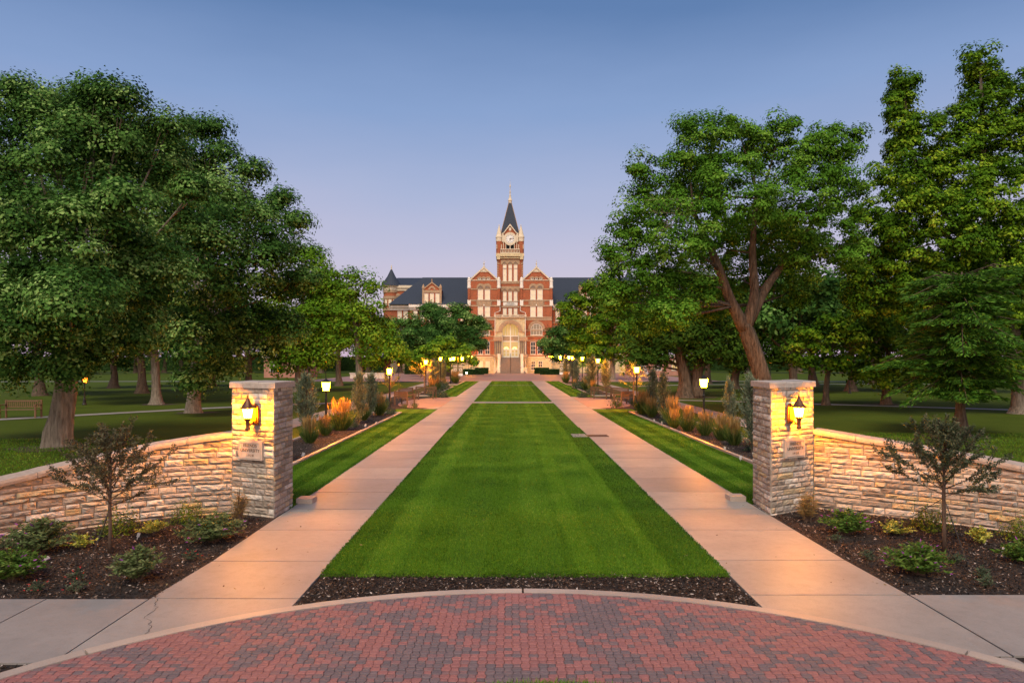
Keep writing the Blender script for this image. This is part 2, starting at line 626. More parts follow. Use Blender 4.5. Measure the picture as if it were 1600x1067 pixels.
ysl = [4.6, 6.62, 8.47, 10.05, 11.9, 13.55] + [13.55 + 1.75 * k for k in range(1, 48)]
path('path', lambda y: PL - (0.08 if y < 9 else 0), lambda y: LL - 0.02, ysl, seed=3)
path('path', lambda y: LR + 0.02, lambda y: PR + (0.06 if y < 9 else 0), [4.7, 6.8, 8.6, 10.1, 11.9, 13.6] + [13.6 + 1.75 * k for k in range(1, 48)], seed=5)


def cross(name, y0, y1, xs, seed):
    rg = random.Random(seed)
    mb = MB()
    for a, b_ in zip(xs[:-1], xs[1:]):
        mb.slab([(a + 0.009, y0), (b_ - 0.009, y0), (b_ - 0.009, y1), (a + 0.009, y1)], -0.01, 0.05, rg.random(), 0)
    mb.add([(xs[0], y0, 0.03), (xs[-1], y0, 0.03), (xs[-1], y1, 0.03), (xs[0], y1, 0.03)], [(0, 1, 2, 3)], 0.5, 1)
    return struct(mb.build(name, [M['concrete'], M['joint']]))


cross('sidewalk', 6.67, 8.45, [-16, -13.2, -10.4, -8.6, -7.1, -5.74, -4.47], 8)
cross('sidewalk', 6.83, 8.6, [5.03, 6.6, 8.2, 9.9, 11.6, 13.3, 15.5], 9)
sheet('cross_path', [(LL, 47.0), (LR, 47.0), (LR, 48.4), (LL, 48.4)], 0.075, M['concrete'], thick=0.05)
sheet('cross_path', [(LL, 80.2), (LR, 80.2), (LR, 80.7), (LL, 80.7)], 0.07, M['concrete'], thick=0.05)
sheet('path_pad', [(2.42, 26.2), (LR, 26.2), (LR, 27.3), (2.42, 27.3)], 0.07, M['concrete'], thick=0.05)


def ribbon(name, pts, w, z, mat):
    """a winding path as one sheet of even width"""
    P = [Vector((x, y)) for x, y in pts]
    L_, R_ = [], []
    for i, p in enumerate(P):
        d = (P[min(i + 1, len(P) - 1)] - P[max(i - 1, 0)]).normalized()
        n = Vector((-d.y, d.x)) * w / 2
        L_.append(p + n)
        R_.append(p - n)
    mb = MB()
    n = len(P)
    mb.add([(p.x, p.y, z) for p in L_] + [(p.x, p.y, z) for p in R_], [(i, i + 1, n + i + 1, n + i) for i in range(n - 1)])
    return struct(mb.build(name, mat))


ribbon('park_path', [(-10.3, 12.5), (-10.3, 30), (-10.2, 48), (-10.4, 70), (-10.6, 97)], 1.45, 0.03, M['concrete'])
ribbon('park_path', [(11.2, 13.5), (11.2, 33), (11.3, 52), (11.5, 75), (11.6, 97)], 1.5, 0.03, M['concrete'])
ribbon('park_path', [(-60, 24), (-34, 30.5), (-25.7, 34.6), (-18.9, 42.6), (-14, 46.9), (-10.6, 48.6)], 1.2, 0.022, M['concrete'])
ribbon('park_path', [(60, 33), (41, 37.8), (30.5, 41.1), (20.9, 46.8), (15, 50.2), (11.6, 51.8)], 1.1, 0.022, M['concrete'])
ribbon('park_path', [(-120, 92), (-60, 97), (-30, 98), (-10.6, 96)], 1.8, 0.014, M['concrete'])
ribbon('park_path', [(120, 92), (60, 95), (30, 98), (11.6, 96)], 1.8, 0.014, M['concrete'])
ribbon('park_path', [(14, 78), (22, 84), (40, 86), (90, 84)], 1.2, 0.018, M['concrete'])
sheet('plaza', [(-30, 97), (30, 97), (30, 158.5), (-30, 158.5)], 0.028, M['paving'], thick=0.02)
sheet('plaza_path', [(LL - 2.2, 97.0), (LL, 97.0), (LL, 99), (LL - 2.2, 99)], 0.045, M['concrete'], thick=0.02)
sheet('plaza_path', [(LR, 97.0), (LR + 2.2, 97.0), (LR + 2.2, 99), (LR, 99)], 0.045, M['concrete'], thick=0.02)
# the two seating bays paved in brick
def half_disc(cx, cy, r, sx, y0, y1, n=14):
    a = [(cx, y0)]
    for k in range(n + 1):
        th = -math.pi / 2 + math.pi * k / n
        a.append((cx + sx * (1.2 + r * math.cos(th) * 0.62), cy + (y1 - y0) / 2 * math.sin(th)))
    a.append((cx, y1))
    return a if sx > 0 else a[::-1]


sheet('seating_paving', half_disc(PL, 48, 3.4, -1, 42.4, 53.6), 0.06, M['paving'], thick=0.04)
sheet('seating_paving', half_disc(PR, 48, 3.4, 1, 42.4, 53.6), 0.06, M['paving'], thick=0.04)
sheet('mulch_bed', [(-9.4, 41.2), (PL, 41.2), (PL, 55.4), (-9.4, 55.4)], 0.04, M['mulch'])
sheet('mulch_bed', [(PR, 41.2), (10.3, 41.2), (10.3, 55.4), (PR, 55.4)], 0.04, M['mulch'])
sheet('path_apron', [(PL - 0.9, 41.6), (PL, 41.4), (PL, 43.4), (PL - 0.25, 43.2)], 0.065, M['concrete'], thick=0.03)
sheet('path_apron', [(PR + 0.9, 41.6), (PR, 41.4), (PR, 43.4), (PR + 0.25, 43.2)], 0.065, M['concrete'], thick=0.03)
sheet('path_apron', [(PL - 0.6, 54.6), (PL, 55.4), (PL, 53.2), (PL - 0.2, 53.4)], 0.065, M['concrete'], thick=0.03)
sheet('path_apron', [(PR + 0.6, 54.6), (PR, 55.4), (PR, 53.2), (PR + 0.2, 53.4)], 0.065, M['concrete'], thick=0.03)

# ---- front mulch strip, gate beds
sheet('mulch_strip', [(LL, 6.5), (LR, 6.5), (LR, 9.5), (LL, 9.5)], 0.03, M['mulch'])
sheet('mulch_bed', [(-14, 8.45), (PL, 8.45), (PL, 13.7), (-6.0, 13.5), (-9, 11.4), (-14, 9.2)], 0.034, M['mulch'])
sheet('mulch_bed', [(PR, 8.6), (15, 8.6), (15, 9.4), (9.4, 11.8), (6.6, 13.8), (PR, 14.0)], 0.034, M['mulch'])
sheet('mulch_bed', [(-16, 2), (-3.9, 2), (-3.9, 6.67), (-16, 6.67)], 0.03, M['mulch'])
sheet('mulch_bed', [(4.4, 2), (16, 2), (16, 6.83), (4.4, 6.83)], 0.03, M['mulch'])
# the beds with edging along both paths
BL = [(-6.12, 16.0), (-6.12, 38.3), (-7.95, 38.3), (-7.95, 16.0)]
BR = [(6.98, 16.0), (6.80, 38.9), (8.75, 38.9), (8.75, 16.0)]
BL2 = [(-6.35, 57.0), (-6.35, 76.0), (-8.0, 76.0), (-8.0, 57.0)]
BR2 = [(6.9, 57.0), (6.9, 76.0), (8.75, 76.0), (8.75, 57.0)]
BL3 = [(-6.35, 83.0), (-6.35, 95.0), (-8.3, 95.0), (-8.3, 83.0)]
BR3 = [(6.9, 83.0), (6.9, 95.0), (8.9, 95.0), (8.9, 83.0)]
for bed in (BL, BR, BL2, BR2, BL3, BR3):
    sheet('mulch_bed', bed, 0.06, M['mulch'])
    mb = MB()
    for i in range(4):
        a, b_ = Vector(bed[i]), Vector(bed[(i + 1) % 4])
        d = (b_ - a)
        n = max(1, int(d.length / 1.2))
        nn = Vector((-d.y, d.x)).normalized() * 0.06
        for k in range(n):
            p, q = a + d * (k / n), a + d * ((k + 0.992) / n)
            mb.slab([(p.x - nn.x, p.y - nn.y), (q.x - nn.x, q.y - nn.y), (q.x + nn.x, q.y + nn.y), (p.x + nn.x, p.y + nn.y)], 0.0, 0.115 + 0.004 * (k % 2), random.random())
    struct(mb.build('bed_kerb', M['kerb']))

# ---- the round brick apron with its kerb ring and grass island
CC, RO, RI = (0.15, 2.42), 6.32, 6.17
mb = MB()
nseg = 96
for k in range(nseg):
    if k % 12 == 0:
        a0 = 2 * math.pi * (k + 0.06) / nseg
    else:
        a0 = 2 * math.pi * k / nseg
    a1 = 2 * math.pi * (k + 1) / nseg
    pp = [(CC[0] + r_ * math.sin(a), CC[1] + r_ * math.cos(a)) for r_, a in ((RI, a0), (RO, a0), (RO, a1), (RI, a1))]
    mb.slab(pp, 0.0, 0.085, 0.3 + 0.4 * ((k // 12) % 2))
struct(mb.build('kerb_ring', M['kerb']))
mb = MB()
mb.add([(CC[0] + RI * math.cos(2 * math.pi * k / 96), CC[1] + RI * math.sin(2 * math.pi * k / 96), 0.062) for k in range(96)], [tuple(range(96))])
struct(mb.build('paving_bed', M['joint']))
mb = MB()
rg = random.Random(4)
IS, IR = (0.35, 3.35), 2.78
PXP, PYP = 0.168, 0.074                     # pitch of a pair (large octagon + small filler) and of a row
OCT = [(-0.036, -0.0405), (0.036, -0.0405), (0.049, -0.026), (0.049, 0.026), (0.036, 0.0405), (-0.036, 0.0405), (-0.049, 0.026), (-0.049, -0.026)]
SML = [(-0.035, -0.0325), (0.035, -0.0325), (0.035, 0.0325), (-0.035, 0.0325)]


def paver(x, y, shape, r_):
    n = len(shape)
    hz = 0.078 + rg.uniform(-0.003, 0.003)
    ring = []
    for ux, uy in shape:
        vx, vy = x + ux, y + uy
        q = math.hypot(vx - CC[0], vy - CC[1])
        if q > RI - 0.004:
            vx, vy = CC[0] + (vx - CC[0]) * (RI - 0.004) / q, CC[1] + (vy - CC[1]) * (RI - 0.004) / q
        ring.append((vx, vy))
    cx_, cy_ = sum(p[0] for p in ring) / n, sum(p[1] for p in ring) / n
    kx0, ky0, kx1, ky1 = 0.978, 0.85, 0.92, 0.70
    tlt = (rg.uniform(-0.03, 0.03), rg.uniform(-0.03, 0.03))
    vs = [(cx_ + (a_ - cx_) * kx0, cy_ + (b_ - cy_) * ky0, 0.055) for a_, b_ in ring]
    vs += [(cx_ + (a_ - cx_) * kx0, cy_ + (b_ - cy_) * ky0, hz - 0.007) for a_, b_ in ring]
    vs += [(cx_ + (a_ - cx_) * kx1, cy_ + (b_ - cy_) * ky1, hz + tlt[0] * (a_ - cx_) + tlt[1] * (b_ - cy_)) for a_, b_ in ring]
    fs = [(i, (i + 1) % n, (i + 1) % n + n, i + n) for i in range(n)]
    fs += [(i + n, (i + 1) % n + n, (i + 1) % n + 2 * n, i + 2 * n) for i in range(n)]
    fs.append(tuple(range(2 * n, 3 * n)))
    mb.add(vs, fs, r_)


def tone(x, y):
    nv = mnoise.noise(Vector((x * 1.5, y * 1.5, 3.0))) * 0.8 + mnoise.noise(Vector((x * 4.0, y * 4.0, 9.0))) * 0.6
    k = nv + (rg.random() - 0.5) * 0.75
    if k > 0.0:
        return 0.62 + 0.3 * rg.random()
    if k > -0.1:
        return 0.38 + 0.1 * rg.random()
    return 0.04 + 0.26 * rg.random()


for j in range(0, 68):
    y = 3.6 + j * PYP
    for i in range(-38, 39):
        x = CC[0] + (i + (0.5 if j % 2 else 0)) * PXP
        for xx, sh in ((x, OCT), (x + PXP / 2, SML)):
            dd = math.hypot(xx - CC[0], y - CC[1])
            if dd > RI + 0.02 or math.hypot(xx - IS[0], y - IS[1]) < IR - 0.05 or y < 3.6:
                continue
            paver(xx, y, sh, tone(xx, y))
struct(mb.build('brick_paving', M['paver']))
mb = MB()
mb.slab([(IS[0] + IR * math.cos(2 * math.pi * k / 48), IS[1] + IR * math.sin(2 * math.pi * k / 48)) for k in range(48)], 0.03, 0.10)
struct(mb.build('grass_island', M['lawn']))

# ---- a crack in the concrete, a drain grate
mb = MB()
px_, py_ = -4.36, 8.44
rg = random.Random(12)
while math.hypot(px_ - CC[0], py_ - CC[1]) > RO + 0.02:
    nx_, ny_ = px_ + rg.uniform(-0.012, 0.075), py_ - rg.uniform(0.02, 0.075)
    w_ = rg.uniform(0.002, 0.005)
    mb.add([(px_ - w_, py_, 0.0535), (px_ + w_, py_, 0.0535), (nx_ + w_, ny_, 0.0535), (nx_ - w_, ny_, 0.0535)], [(0, 1, 2, 3)])
    px_, py_ = nx_, ny_
struct(mb.build('path_crack', M['joint']))

# ------------------------------------------------------------------ grass blades and mulch chips (nobody could count them)
rng = np.random.default_rng(5)


def grass_patch(name, boxes, hmin, hmax, seed, excl=None, stripe=None):
    """boxes: x0,x1,y0,y1,count,z,width"""
    rg = np.random.default_rng(seed)
    V, Q, RR = [], [], []
    o = 0
    for x0, x1, y0, y1, n, z, wd in boxes:
        x = rg.uniform(x0, x1, n)
        y = rg.uniform(y0, y1, n)
        if excl is not None:
            k = excl(x, y)
            x, y = x[k], y[k]
            n = len(x)
        p = np.stack([x, y, np.full(n, z)], 1)
        d = rg.normal(size=(n, 3)) * 0.42
        d[:, 2] = 1
        if stripe:
            d[:, 1] += 0.15 * np.sign(np.sin((x - stripe[1]) * 2 * np.pi / stripe[0]))
        d = unit(d)
        L = rg.uniform(hmin, hmax, n)
        v, q = blade_quads(p, d, L, np.full(n, wd) * rg.uniform(0.7, 1.4, n), rg)
        V.append(v); Q.append(q + o); o += len(v)
        nz = np.array([mnoise.noise(Vector((a * 0.9, b_ * 0.9, 0))) for a, b_ in zip(x, y)])
        sh = 0.0  # band tint of the blades: light off leaning grass put into colour
        if stripe and stripe[0] > 1:
            sh = np.interp(x + 0.12 * nz, [-2.6, -2.1, -2.05, -1.65, -1.6, 0.9, 0.95, 1.25, 1.3, 2.0, 2.05, 2.25, 2.3, 3.0], [-.16, -.1, .1, .1, -.02, -.02, .14, .14, 0, 0, .13, .13, -.18, -.2])
        elif stripe:
            sh = 0.1 * np.sign(np.sin((x - stripe[1]) * 2 * np.pi / stripe[0]))
        RR.append(np.clip(0.42 + 1.25 * sh + 0.42 * nz + rg.normal(size=n) * 0.2, 0, 1))
    return struct(np_mesh(name, np.concatenate(V), np.concatenate(Q), np.concatenate(RR), M['blade']), 'stuff')


grass_patch('lawn_grass', [(LL + .02, LR - .02, 9.42, 13, 75000, 0.05, 0.007), (LL + .02, LR - .02, 13, 19, 70000, 0.05, 0.009), (LL + .02, LR - .02, 19, 32, 60000, 0.05, 0.014), (LL + .02, LR - .02, 32, 46.9, 36000, 0.045, 0.024), (LL + .02, LR - .02, 48.5, 97, 50000, 0.045, 0.045),
                           (LL - .035, LL + .03, 9.45, 30, 7000, 0.045, 0.010), (LL, LR, 9.33, 9.56, 14000, 0.03, 0.008), (LR - .03, LR + .035, 9.4, 30, 7000, 0.045, 0.010)], 0.02, 0.046, 21, None, (1.15, 0.2))
grass_patch('verge_grass', [(-6.05, PL + .02, 13.6, 22, 40000, 0.045, 0.010), (-6.05, PL + .02, 22, 34, 25000, 0.045, 0.015),
                            (PR - .02, 6.85, 14, 22, 45000, 0.045, 0.010), (PR - .02, 6.8, 22, 34, 25000, 0.045, 0.015), (-6.05, PL + .02, 34, 38.2, 5000, 0.04, 0.024), (PR - .02, 6.75, 34, 38.8, 5000, 0.04, 0.024), (-6.25, PL + .02, 55.6, 97, 17000, 0.04, 0.045), (PR - .02, 6.85, 55.6, 97, 17000, 0.04, 0.045)], 0.022, 0.048, 22, None, (0.85, 0.2))
grass_patch('island_grass', [(-1.5, 2.3, 5.4, 6.3, 26000, 0.09, 0.006)], 0.03, 0.075, 23, lambda x, y: np.hypot(x - IS[0], y - IS[1]) < IR + 0.02)
wallf = lambda x: np.where(x < 0, 13.3 - 0.75 * np.abs(x + 5.45), 13.8 - 0.8 * np.abs(x - 6.1))
grass_patch('park_grass_blades', [(-22, -5.6, 10.5, 26, 60000, 0.0, 0.016), (6.4, 22, 11, 28, 60000, 0.0, 0.016)], 0.04, 0.09, 24,
            lambda x, y: (y > wallf(x) + 0.9) & (np.abs(x) > np.where(x < 0, 8.1, 8.9)) & ~((x < -9.5) & (x > -11.1)) & ~((x > 10.4) & (x < 12.0)))


def chips(name, regions, seed):
    rg = np.random.default_rng(seed)
    P = []
    for x0, x1, y0, y1, n, z, fn in regions:
        x = rg.uniform(x0, x1, n)
        y = rg.uniform(y0, y1, n)
        if fn is not None:
            k = fn(x, y)
            x, y = x[k], y[k]
        P.append(np.stack([x, y, z + rg.uniform(0, 0.02, len(x))], 1))
    P = np.concatenate(P)
    n = len(P)
    nr = rg.normal(size=(n, 3)) * 0.45
    nr[:, 2] = 1
    v, q = leaf_quads(P, unit(nr), rg.uniform(0.018, 0.06, n), 0.42, rg, 0.05)
    return struct(np_mesh(name, v, q, rg.random(n) ** 1.6, M['chip']), 'stuff')


outc = lambda x, y: np.hypot(x - CC[0], y - CC[1]) > RO
chips('mulch_chips', [(LL, LR, 7.6, 9.6, 22000, 0.034, outc),
                      (-9.5, PL - .03, 8.47, 13.2, 24000, 0.038, lambda x, y: y < wallf(x)),
                      (PR + .05, 10.0, 8.62, 13.8, 24000, 0.038, lambda x, y: y < wallf(x)),
                      (-7.5, -4, 5.2, 6.65, 2500, 0.034, outc), (4.4, 7.5, 5.2, 6.8, 2500, 0.034, outc),
                      (-7.9, -6.2, 16.2, 38, 9000, 0.064, None), (7.0, 8.7, 16.2, 38, 9000, 0.064, None)], 31)

# a few dry leaves and clippings blown over paths and lawns
rgl = np.random.default_rng(44)
n_ = 260
lp = np.stack([rgl.uniform(-6, 6.6, n_), 8.6 + 32 * rgl.random(n_) ** 1.5, np.full(n_, 0.075)], 1)
lp = lp[np.hypot(lp[:, 0] - CC[0], lp[:, 1] - CC[1]) > RO]
ln = rgl.normal(size=lp.shape) * 0.3
ln[:, 2] = 1
v, q = leaf_quads(lp, unit(ln), rgl.uniform(0.015, 0.05, len(lp)), 0.6, rgl, 0.1)
struct(np_mesh('fallen_leaves', v, q, rgl.random(len(lp)), by_face('dry_leaf', [(0, (0.07, 0.04, 0.02)), (0.6, (0.16, 0.10, 0.05)), (1, (0.26, 0.20, 0.10))], 0.9)), 'stuff')

# ------------------------------------------------------------------ split-stone walls and gate pillars
def stone_face(mb, P, Nv, top, u0, u1, course, seed, lmin=0.2, lmax=0.62, amp=0.045, z0=-0.03):
    """rough stones in courses over the face P(u) (x,y), outward normal Nv(u), top(u) its height"""
    rg = random.Random(seed)
    z = z0
    zmax = max(top(u0), top(u1), top((u0 + u1) / 2))
    while z < zmax - 0.02:
        h = course * rg.uniform(0.72, 1.3)
        u = u0
        first = True
        while u < u1 - 1e-4:
            L = rg.uniform(lmin, lmax) * (0.55 if first and rg.random() < 0.5 else 1)
            first = False
            ue = min(u + L, u1)
            if u1 - ue < lmin * 0.5:
                ue = u1
            nx = max(3, int((ue - u) / 0.045))
            nz = 4
            g = 0.008
            ph = rg.uniform(0, 50)
            pro = rg.uniform(0.6, 1.25)
            vs, ok = [], False
            for kz in range(nz + 1):
                for kx in range(nx + 1):
                    uu = u + g + (ue - u - 2 * g) * kx / nx
                    zz = z + g + (h - 2 * g) * kz / nz
                    tp = top(uu) - 0.004
                    if zz < tp:
                        ok = True
                    zz = min(zz, tp)
                    edge = min(kx, nx - kx, kz * 1.0, nz - kz)
                    d = 0.004 if edge == 0 else amp * pro * (0.55 + 0.75 * mnoise.noise(Vector((uu * 9 + ph, zz * 16, ph))) + 0.4 * mnoise.noise(Vector((uu * 26, zz * 34 + ph, ph))))
                    d = max(d, 0.002)
                    p, n = P(uu), Nv(uu)
                    vs.append((p[0] + n[0] * d, p[1] + n[1] * d, zz))
            if ok:
                fs = []
                for kz in range(nz):
                    for kx in range(nx):
                        a = kz * (nx + 1) + kx
                        fs.append((a, a + 1, a + nx + 2, a + nx + 1))
                # edges of the block turned back into the joint
                m_ = nx + 1
                ring = list(range(m_)) + [r_ * m_ + nx for r_ in range(1, nz + 1)] + [nz * m_ + k for k in range(nx - 1, -1, -1)] + [r_ * m_ for r_ in range(nz - 1, 0, -1)]
                b0 = len(vs)
                for r_ in ring:
                    uu = u + g + (ue - u - 2 * g) * (r_ % m_) / nx
                    n = Nv(uu)
                    q = vs[r_]
                    vs.append((q[0] - n[0] * 0.03, q[1] - n[1] * 0.03, q[2]))
                for a in range(len(ring)):
                    a2 = (a + 1) % len(ring)
                    fs.append((ring[a], ring[a2], b0 + a2, b0 + a))
                mb.add(vs, fs, rg.random())
            u = ue
        z += h


def poly_path(pts):
    P = [Vector(p) for p in pts]
    cum = [0]
    for a, b_ in zip(P[:-1], P[1:]):
        cum.append(cum[-1] + (b_ - a).length)

    def at(u):
        u = min(max(u, 0), cum[-1])
        for i in range(len(P) - 1):
            if u <= cum[i + 1] or i == len(P) - 2:
                k = (u - cum[i]) / (cum[i + 1] - cum[i])
                return P[i].lerp(P[i + 1], k)
    return at, cum[-1]


def smooth_pts(pts, n=8):
    """Catmull-Rom through the points"""
    P = [Vector(p) for p in pts]
    P = [P[0] * 2 - P[1]] + P + [P[-1] * 2 - P[-2]]
    o = []
    for i in range(1, len(P) - 2):
        for k in range(n):
            t_ = k / n
            a, b_, c_, d = P[i - 1], P[i], P[i + 1], P[i + 2]
            o.append(0.5 * ((2 * b_) + (c_ - a) * t_ + (2 * a - 5 * b_ + 4 * c_ - d) * t_ ** 2 + (3 * b_ - a - 3 * c_ + d) * t_ ** 3))
    o.append(P[-2])
    return [tuple(p) for p in o]


def garden_wall(label, pts, flip, seed):
    """pts: x,y,top from the pillar outward; the visible face looks to the beds"""
    sp = smooth_pts(pts)
    at, L = poly_path(sp)
    P = lambda u: (at(u).x, at(u).y)

    def Nv(u):
        d = at(u + 0.05) - at(u - 0.05)
        n = Vector((d.y, -d.x)).normalized() * (1 if flip else -1)
        return (n.x, n.y)
    top = lambda u: at(u).z
    root = thing('stone_garden_wall', label, 'wall', (pts[0][0], pts[0][1], 0))
    o = root.location
    mb = MB()
    stone_face(mb, P, Nv, top, 0, L, 0.102, seed, 0.18, 0.6, 0.036)
    mb.build('stone_facing', M['stone'], root, loc=o)
    # core
    mb = MB()
    n = int(L / 0.2)
    vs = []
    for k in range(n + 1):
        u = L * k / n
        p, q = P(u), Nv(u)
        for dd, z in ((-0.004, -0.05), (-0.004, top(u) - 0.003), (-0.36, top(u) - 0.003), (-0.36, -0.05)):
            vs.append((p[0] + q[0] * dd, p[1] + q[1] * dd, z))
    fs = [(4 * k + a, 4 * k + (a + 1) % 4, 4 * k + 4 + (a + 1) % 4, 4 * k + 4 + a) for k in range(n) for a in range(4)]
    fs += [(0, 1, 2, 3), (4 * n + 3, 4 * n + 2, 4 * n + 1, 4 * n)]
    mb.add(vs, fs)
    mb.build('wall_core', M['mortar'], root, loc=o)
    # cap slabs
    mb = MB()
    rg = random.Random(seed + 1)
    u = 0
    while u < L - 0.05:
        ue = min(L, u + rg.uniform(0.55, 0.95))
        m_ = max(2, int((ue - u) / 0.12))
        vs = []
        for k in range(m_ + 1):
            uu = u + 0.004 + (ue - u - 0.008) * k / m_
            p, q, z = P(uu), Nv(uu), top(uu)
            j = 0.008 * mnoise.noise(Vector((uu * 7, 0, seed)))
            for dd, zz in ((0.055 + j, 0.0), (0.06 + j * 2, 0.05), (0.045 + j, 0.095), (-0.40, 0.10), (-0.41, 0.0)):
                vs.append((p[0] + q[0] * dd, p[1] + q[1] * dd, z + zz + j))
        fs = [(5 * k + a, 5 * k + (a + 1) % 5, 5 * k + 5 + (a + 1) % 5, 5 * k + 5 + a) for k in range(m_) for a in range(5)]
        fs += [(0, 1, 2, 3, 4), tuple(5 * m_ + a for a in (4, 3, 2, 1, 0))]
        mb.add(vs, fs, rg.random())
        u = ue
    mb.build('cap_stones', M['cap'], root, loc=o)
    return root


garden_wall('curved split-stone garden wall running out from the gate pillar on the pale-trunked oak side',
            [(-5.40, 13.28, 1.50), (-6.47, 12.86, 1.36), (-7.61, 12.02, 1.12), (-8.33, 11.18, 0.94), (-9.4, 9.75, 0.72), (-10.2, 8.5, 0.55)], False, 41)
garden_wall('curved split-stone garden wall running out from the gate pillar on the cottonwood side',
            [(6.10, 13.72, 1.52), (7.2, 12.98, 1.36), (7.95, 12.45, 1.24), (8.75, 11.72, 1.10), (9.7, 10.5, 0.85), (10.6, 9.1, 0.6)], True, 47)


def text_mesh(body, size, extr):
    cu = bpy.data.curves.new('lettering', 'FONT')
    cu.body = body
    cu.size = size
    cu.extrude = extr
    cu.align_x = 'CENTER'
    cu.align_y = 'CENTER'
    tmp = bpy.data.objects.new('lettering_tmp', cu)
    C.objects.link(tmp)
    dg = bpy.context.evaluated_depsgraph_get()
    me = bpy.data.meshes.new_from_object(tmp.evaluated_get(dg))
    bpy.data.objects.remove(tmp)
    bpy.data.curves.remove(cu)
    return me


M['iron'] = plain('black_iron', (0.018, 0.016, 0.014), 0.45, 0.4, spec=0.5)
M['bronze'] = plain('lantern_bronze', (0.10, 0.045, 0.022), 0.5, 0.5, spec=0.4)
M['plaque'] = plain('plaque_stone', (0.42, 0.34, 0.28), 0.7, scale=5, vary=0.12)
M['engraved'] = plain('engraved_letter', (0.10, 0.075, 0.06), 0.9)
M['pane_lamp'] = glowing('lamp_glass_gate', (1.0, 0.29, 0.001), 1550 * LAMP)
M['pane_post'] = glowing('lamp_glass_post', (1.0, 0.26, 0.0012), 900 * LAMP)
M['pane_plaza'] = glowing('lamp_glass_plaza', (1.0, 0.30, 0.003), 380 * LAMP)
M['pane_far'] = glowing('lamp_glass_far', (1.0, 0.24, 0.012), 5 * LAMP)


def gate_pillar(label, P0, P1, fd, side, seed, words_):
    """P0 front inner corner, P1 back inner corner (x,y), fd the run of the front face outwards"""
    p0, p1, fd = Vector(P0), Vector(P1), Vector(fd)
    p3, p2 = p0 + fd, p1 + fd
    hgt = 2.47
    root = thing('stone_gate_pillar', label, 'pillar', (p0.x, p0.y, 0))
    o = root.location
    cen = (p0 + p1 + p2 + p3) / 4
    mb = MB()
    for k, (a, b_) in enumerate(((p0, p3), (p1, p0), (p3, p2), (p2, p1))):
        d = (b_ - a)
        n = Vector((d.y, -d.x)).normalized()
        if n.dot((a + b_) / 2 - cen) < 0:
            n = -n
        at = lambda u, a=a, d=d: a + d.normalized() * u
        stone_face(mb, lambda u: (at(u).x, at(u).y), lambda u, n=n: (n.x, n.y), lambda u: hgt, 0, d.length, 0.105, seed + k, 0.16, 0.46, 0.032)
    mb.build('stone_facing', M['stone'], root, loc=o)
    mb = MB()
    kk = 0.992
    mb.slab([tuple(cen + (p - cen) * kk) for p in (p0, p1, p2, p3)], -0.05, hgt)
    mb.build('pillar_core', M['mortar'], root, loc=o)
    # cap of four slabs
    mb = MB()
    k2 = 1.085
    q = [cen + (p - cen) * k2 for p in (p0, p1, p2, p3)]
    rg = random.Random(seed)
    cut = 0.38
    f_a, f_b = q[0].lerp(q[3], 0.36), q[0].lerp(q[3], 0.70)
    b_a, b_b = q[1].lerp(q[2], 0.36), q[1].lerp(q[2], 0.70)
    for pl in ([q[0], f_a, b_a, q[1]], [f_a, f_b, b_b, b_a], [f_b, q[3], q[2], b_b]):
        c_ = sum(pl, Vector((0, 0))) / 4
        pl = [c_ + (p - c_) * 0.992 for p in pl]
        tp = [c_ + (p - c_) * 0.975 for p in pl]
        z0, z1 = hgt, hgt + 0.115 + rg.uniform(-0.006, 0.006)
        vs = [(p.x, p.y, z0) for p in pl] + [(p.x, p.y, z1 - 0.02) for p in pl] + [(p.x, p.y, z1) for p in tp]
        mb.add(vs, [(3, 2, 1, 0), (8, 9, 10, 11)] + [(a + s_, (a + 1) % 4 + s_, (a + 1) % 4 + 4 + s_, a + 4 + s_) for a in range(4) for s_ in (0, 4)], rg.random())
    mb.build('cap_stones', M['cap'], root, loc=o)
    # plaque on the front face, local frame: x along the face from left to right as seen, -y outwards
    d = (p3 - p0) if side > 0 else (p0 - p3)
    d.normalize()
    n = Vector((d.y, -d.x))
    if n.y > 0:
        n = -n
    ctr = (p0 + p3) / 2
    ang = math.atan2(d.y, d.x)
    Mx = Matrix.Translation((ctr.x, ctr.y, 0)) @ Matrix.Rotation(ang, 4, 'Z')
    off = -0.066
    mb = MB()
    w, z0, z1 = 0.29, 1.105, 1.475
    mb.prism([(-w, z0), (w, z0), (w, z1), (0.13, z1 + 0.004), (0.09, z1 + 0.035), (-0.09, z1 + 0.035), (-0.13, z1 + 0.004), (-w, z1)], off, 0.01)
    for (xa, xb, za, zb) in ((-w + .035, w - .035, z1 - .045, z1 - .030), (-w + .035, w - .035, z0 + .030, z0 + .045), (-w + .035, -w + .05, z0 + .045, z1 - .045), (w - .05, w - .035, z0 + .045, z1 - .045)):
        mb.box(xa, xb, off - 0.008, off, za, zb)
    pq = mb.build('plaque', M['plaque'], root)
    pq.matrix_local = Matrix.Translation(-o) @ Mx
    for body, z, sz in words_:
        me = text_mesh(body, sz, 0.003)
        me.materials.append(M['engraved'])
        tx = link('lettering', me, pq)
        tx.matrix_local = Matrix.Translation((0, off - 0.0035, z)) @ Matrix.Rotation(R(90), 4, 'X')
    return root, Mx


LET = [('FRIENDS', 1.375, 0.088), ('UNIVERSITY', 1.285, 0.088), ('1 9 2 8', 1.190, 0.062)]
gpl, MXL = gate_pillar('stone gate pillar with lit lantern on the pale-trunked oak side of the entrance', (-4.45, 12.87), (-4.42, 13.88), (-0.96, 0.41), -1, 61, LET)
gpr, MXR = gate_pillar('stone gate pillar with lit lantern on the cottonwood side of the entrance', (4.99, 13.07), (5.03, 14.14), (1.09, 0.62), 1, 71, LET)


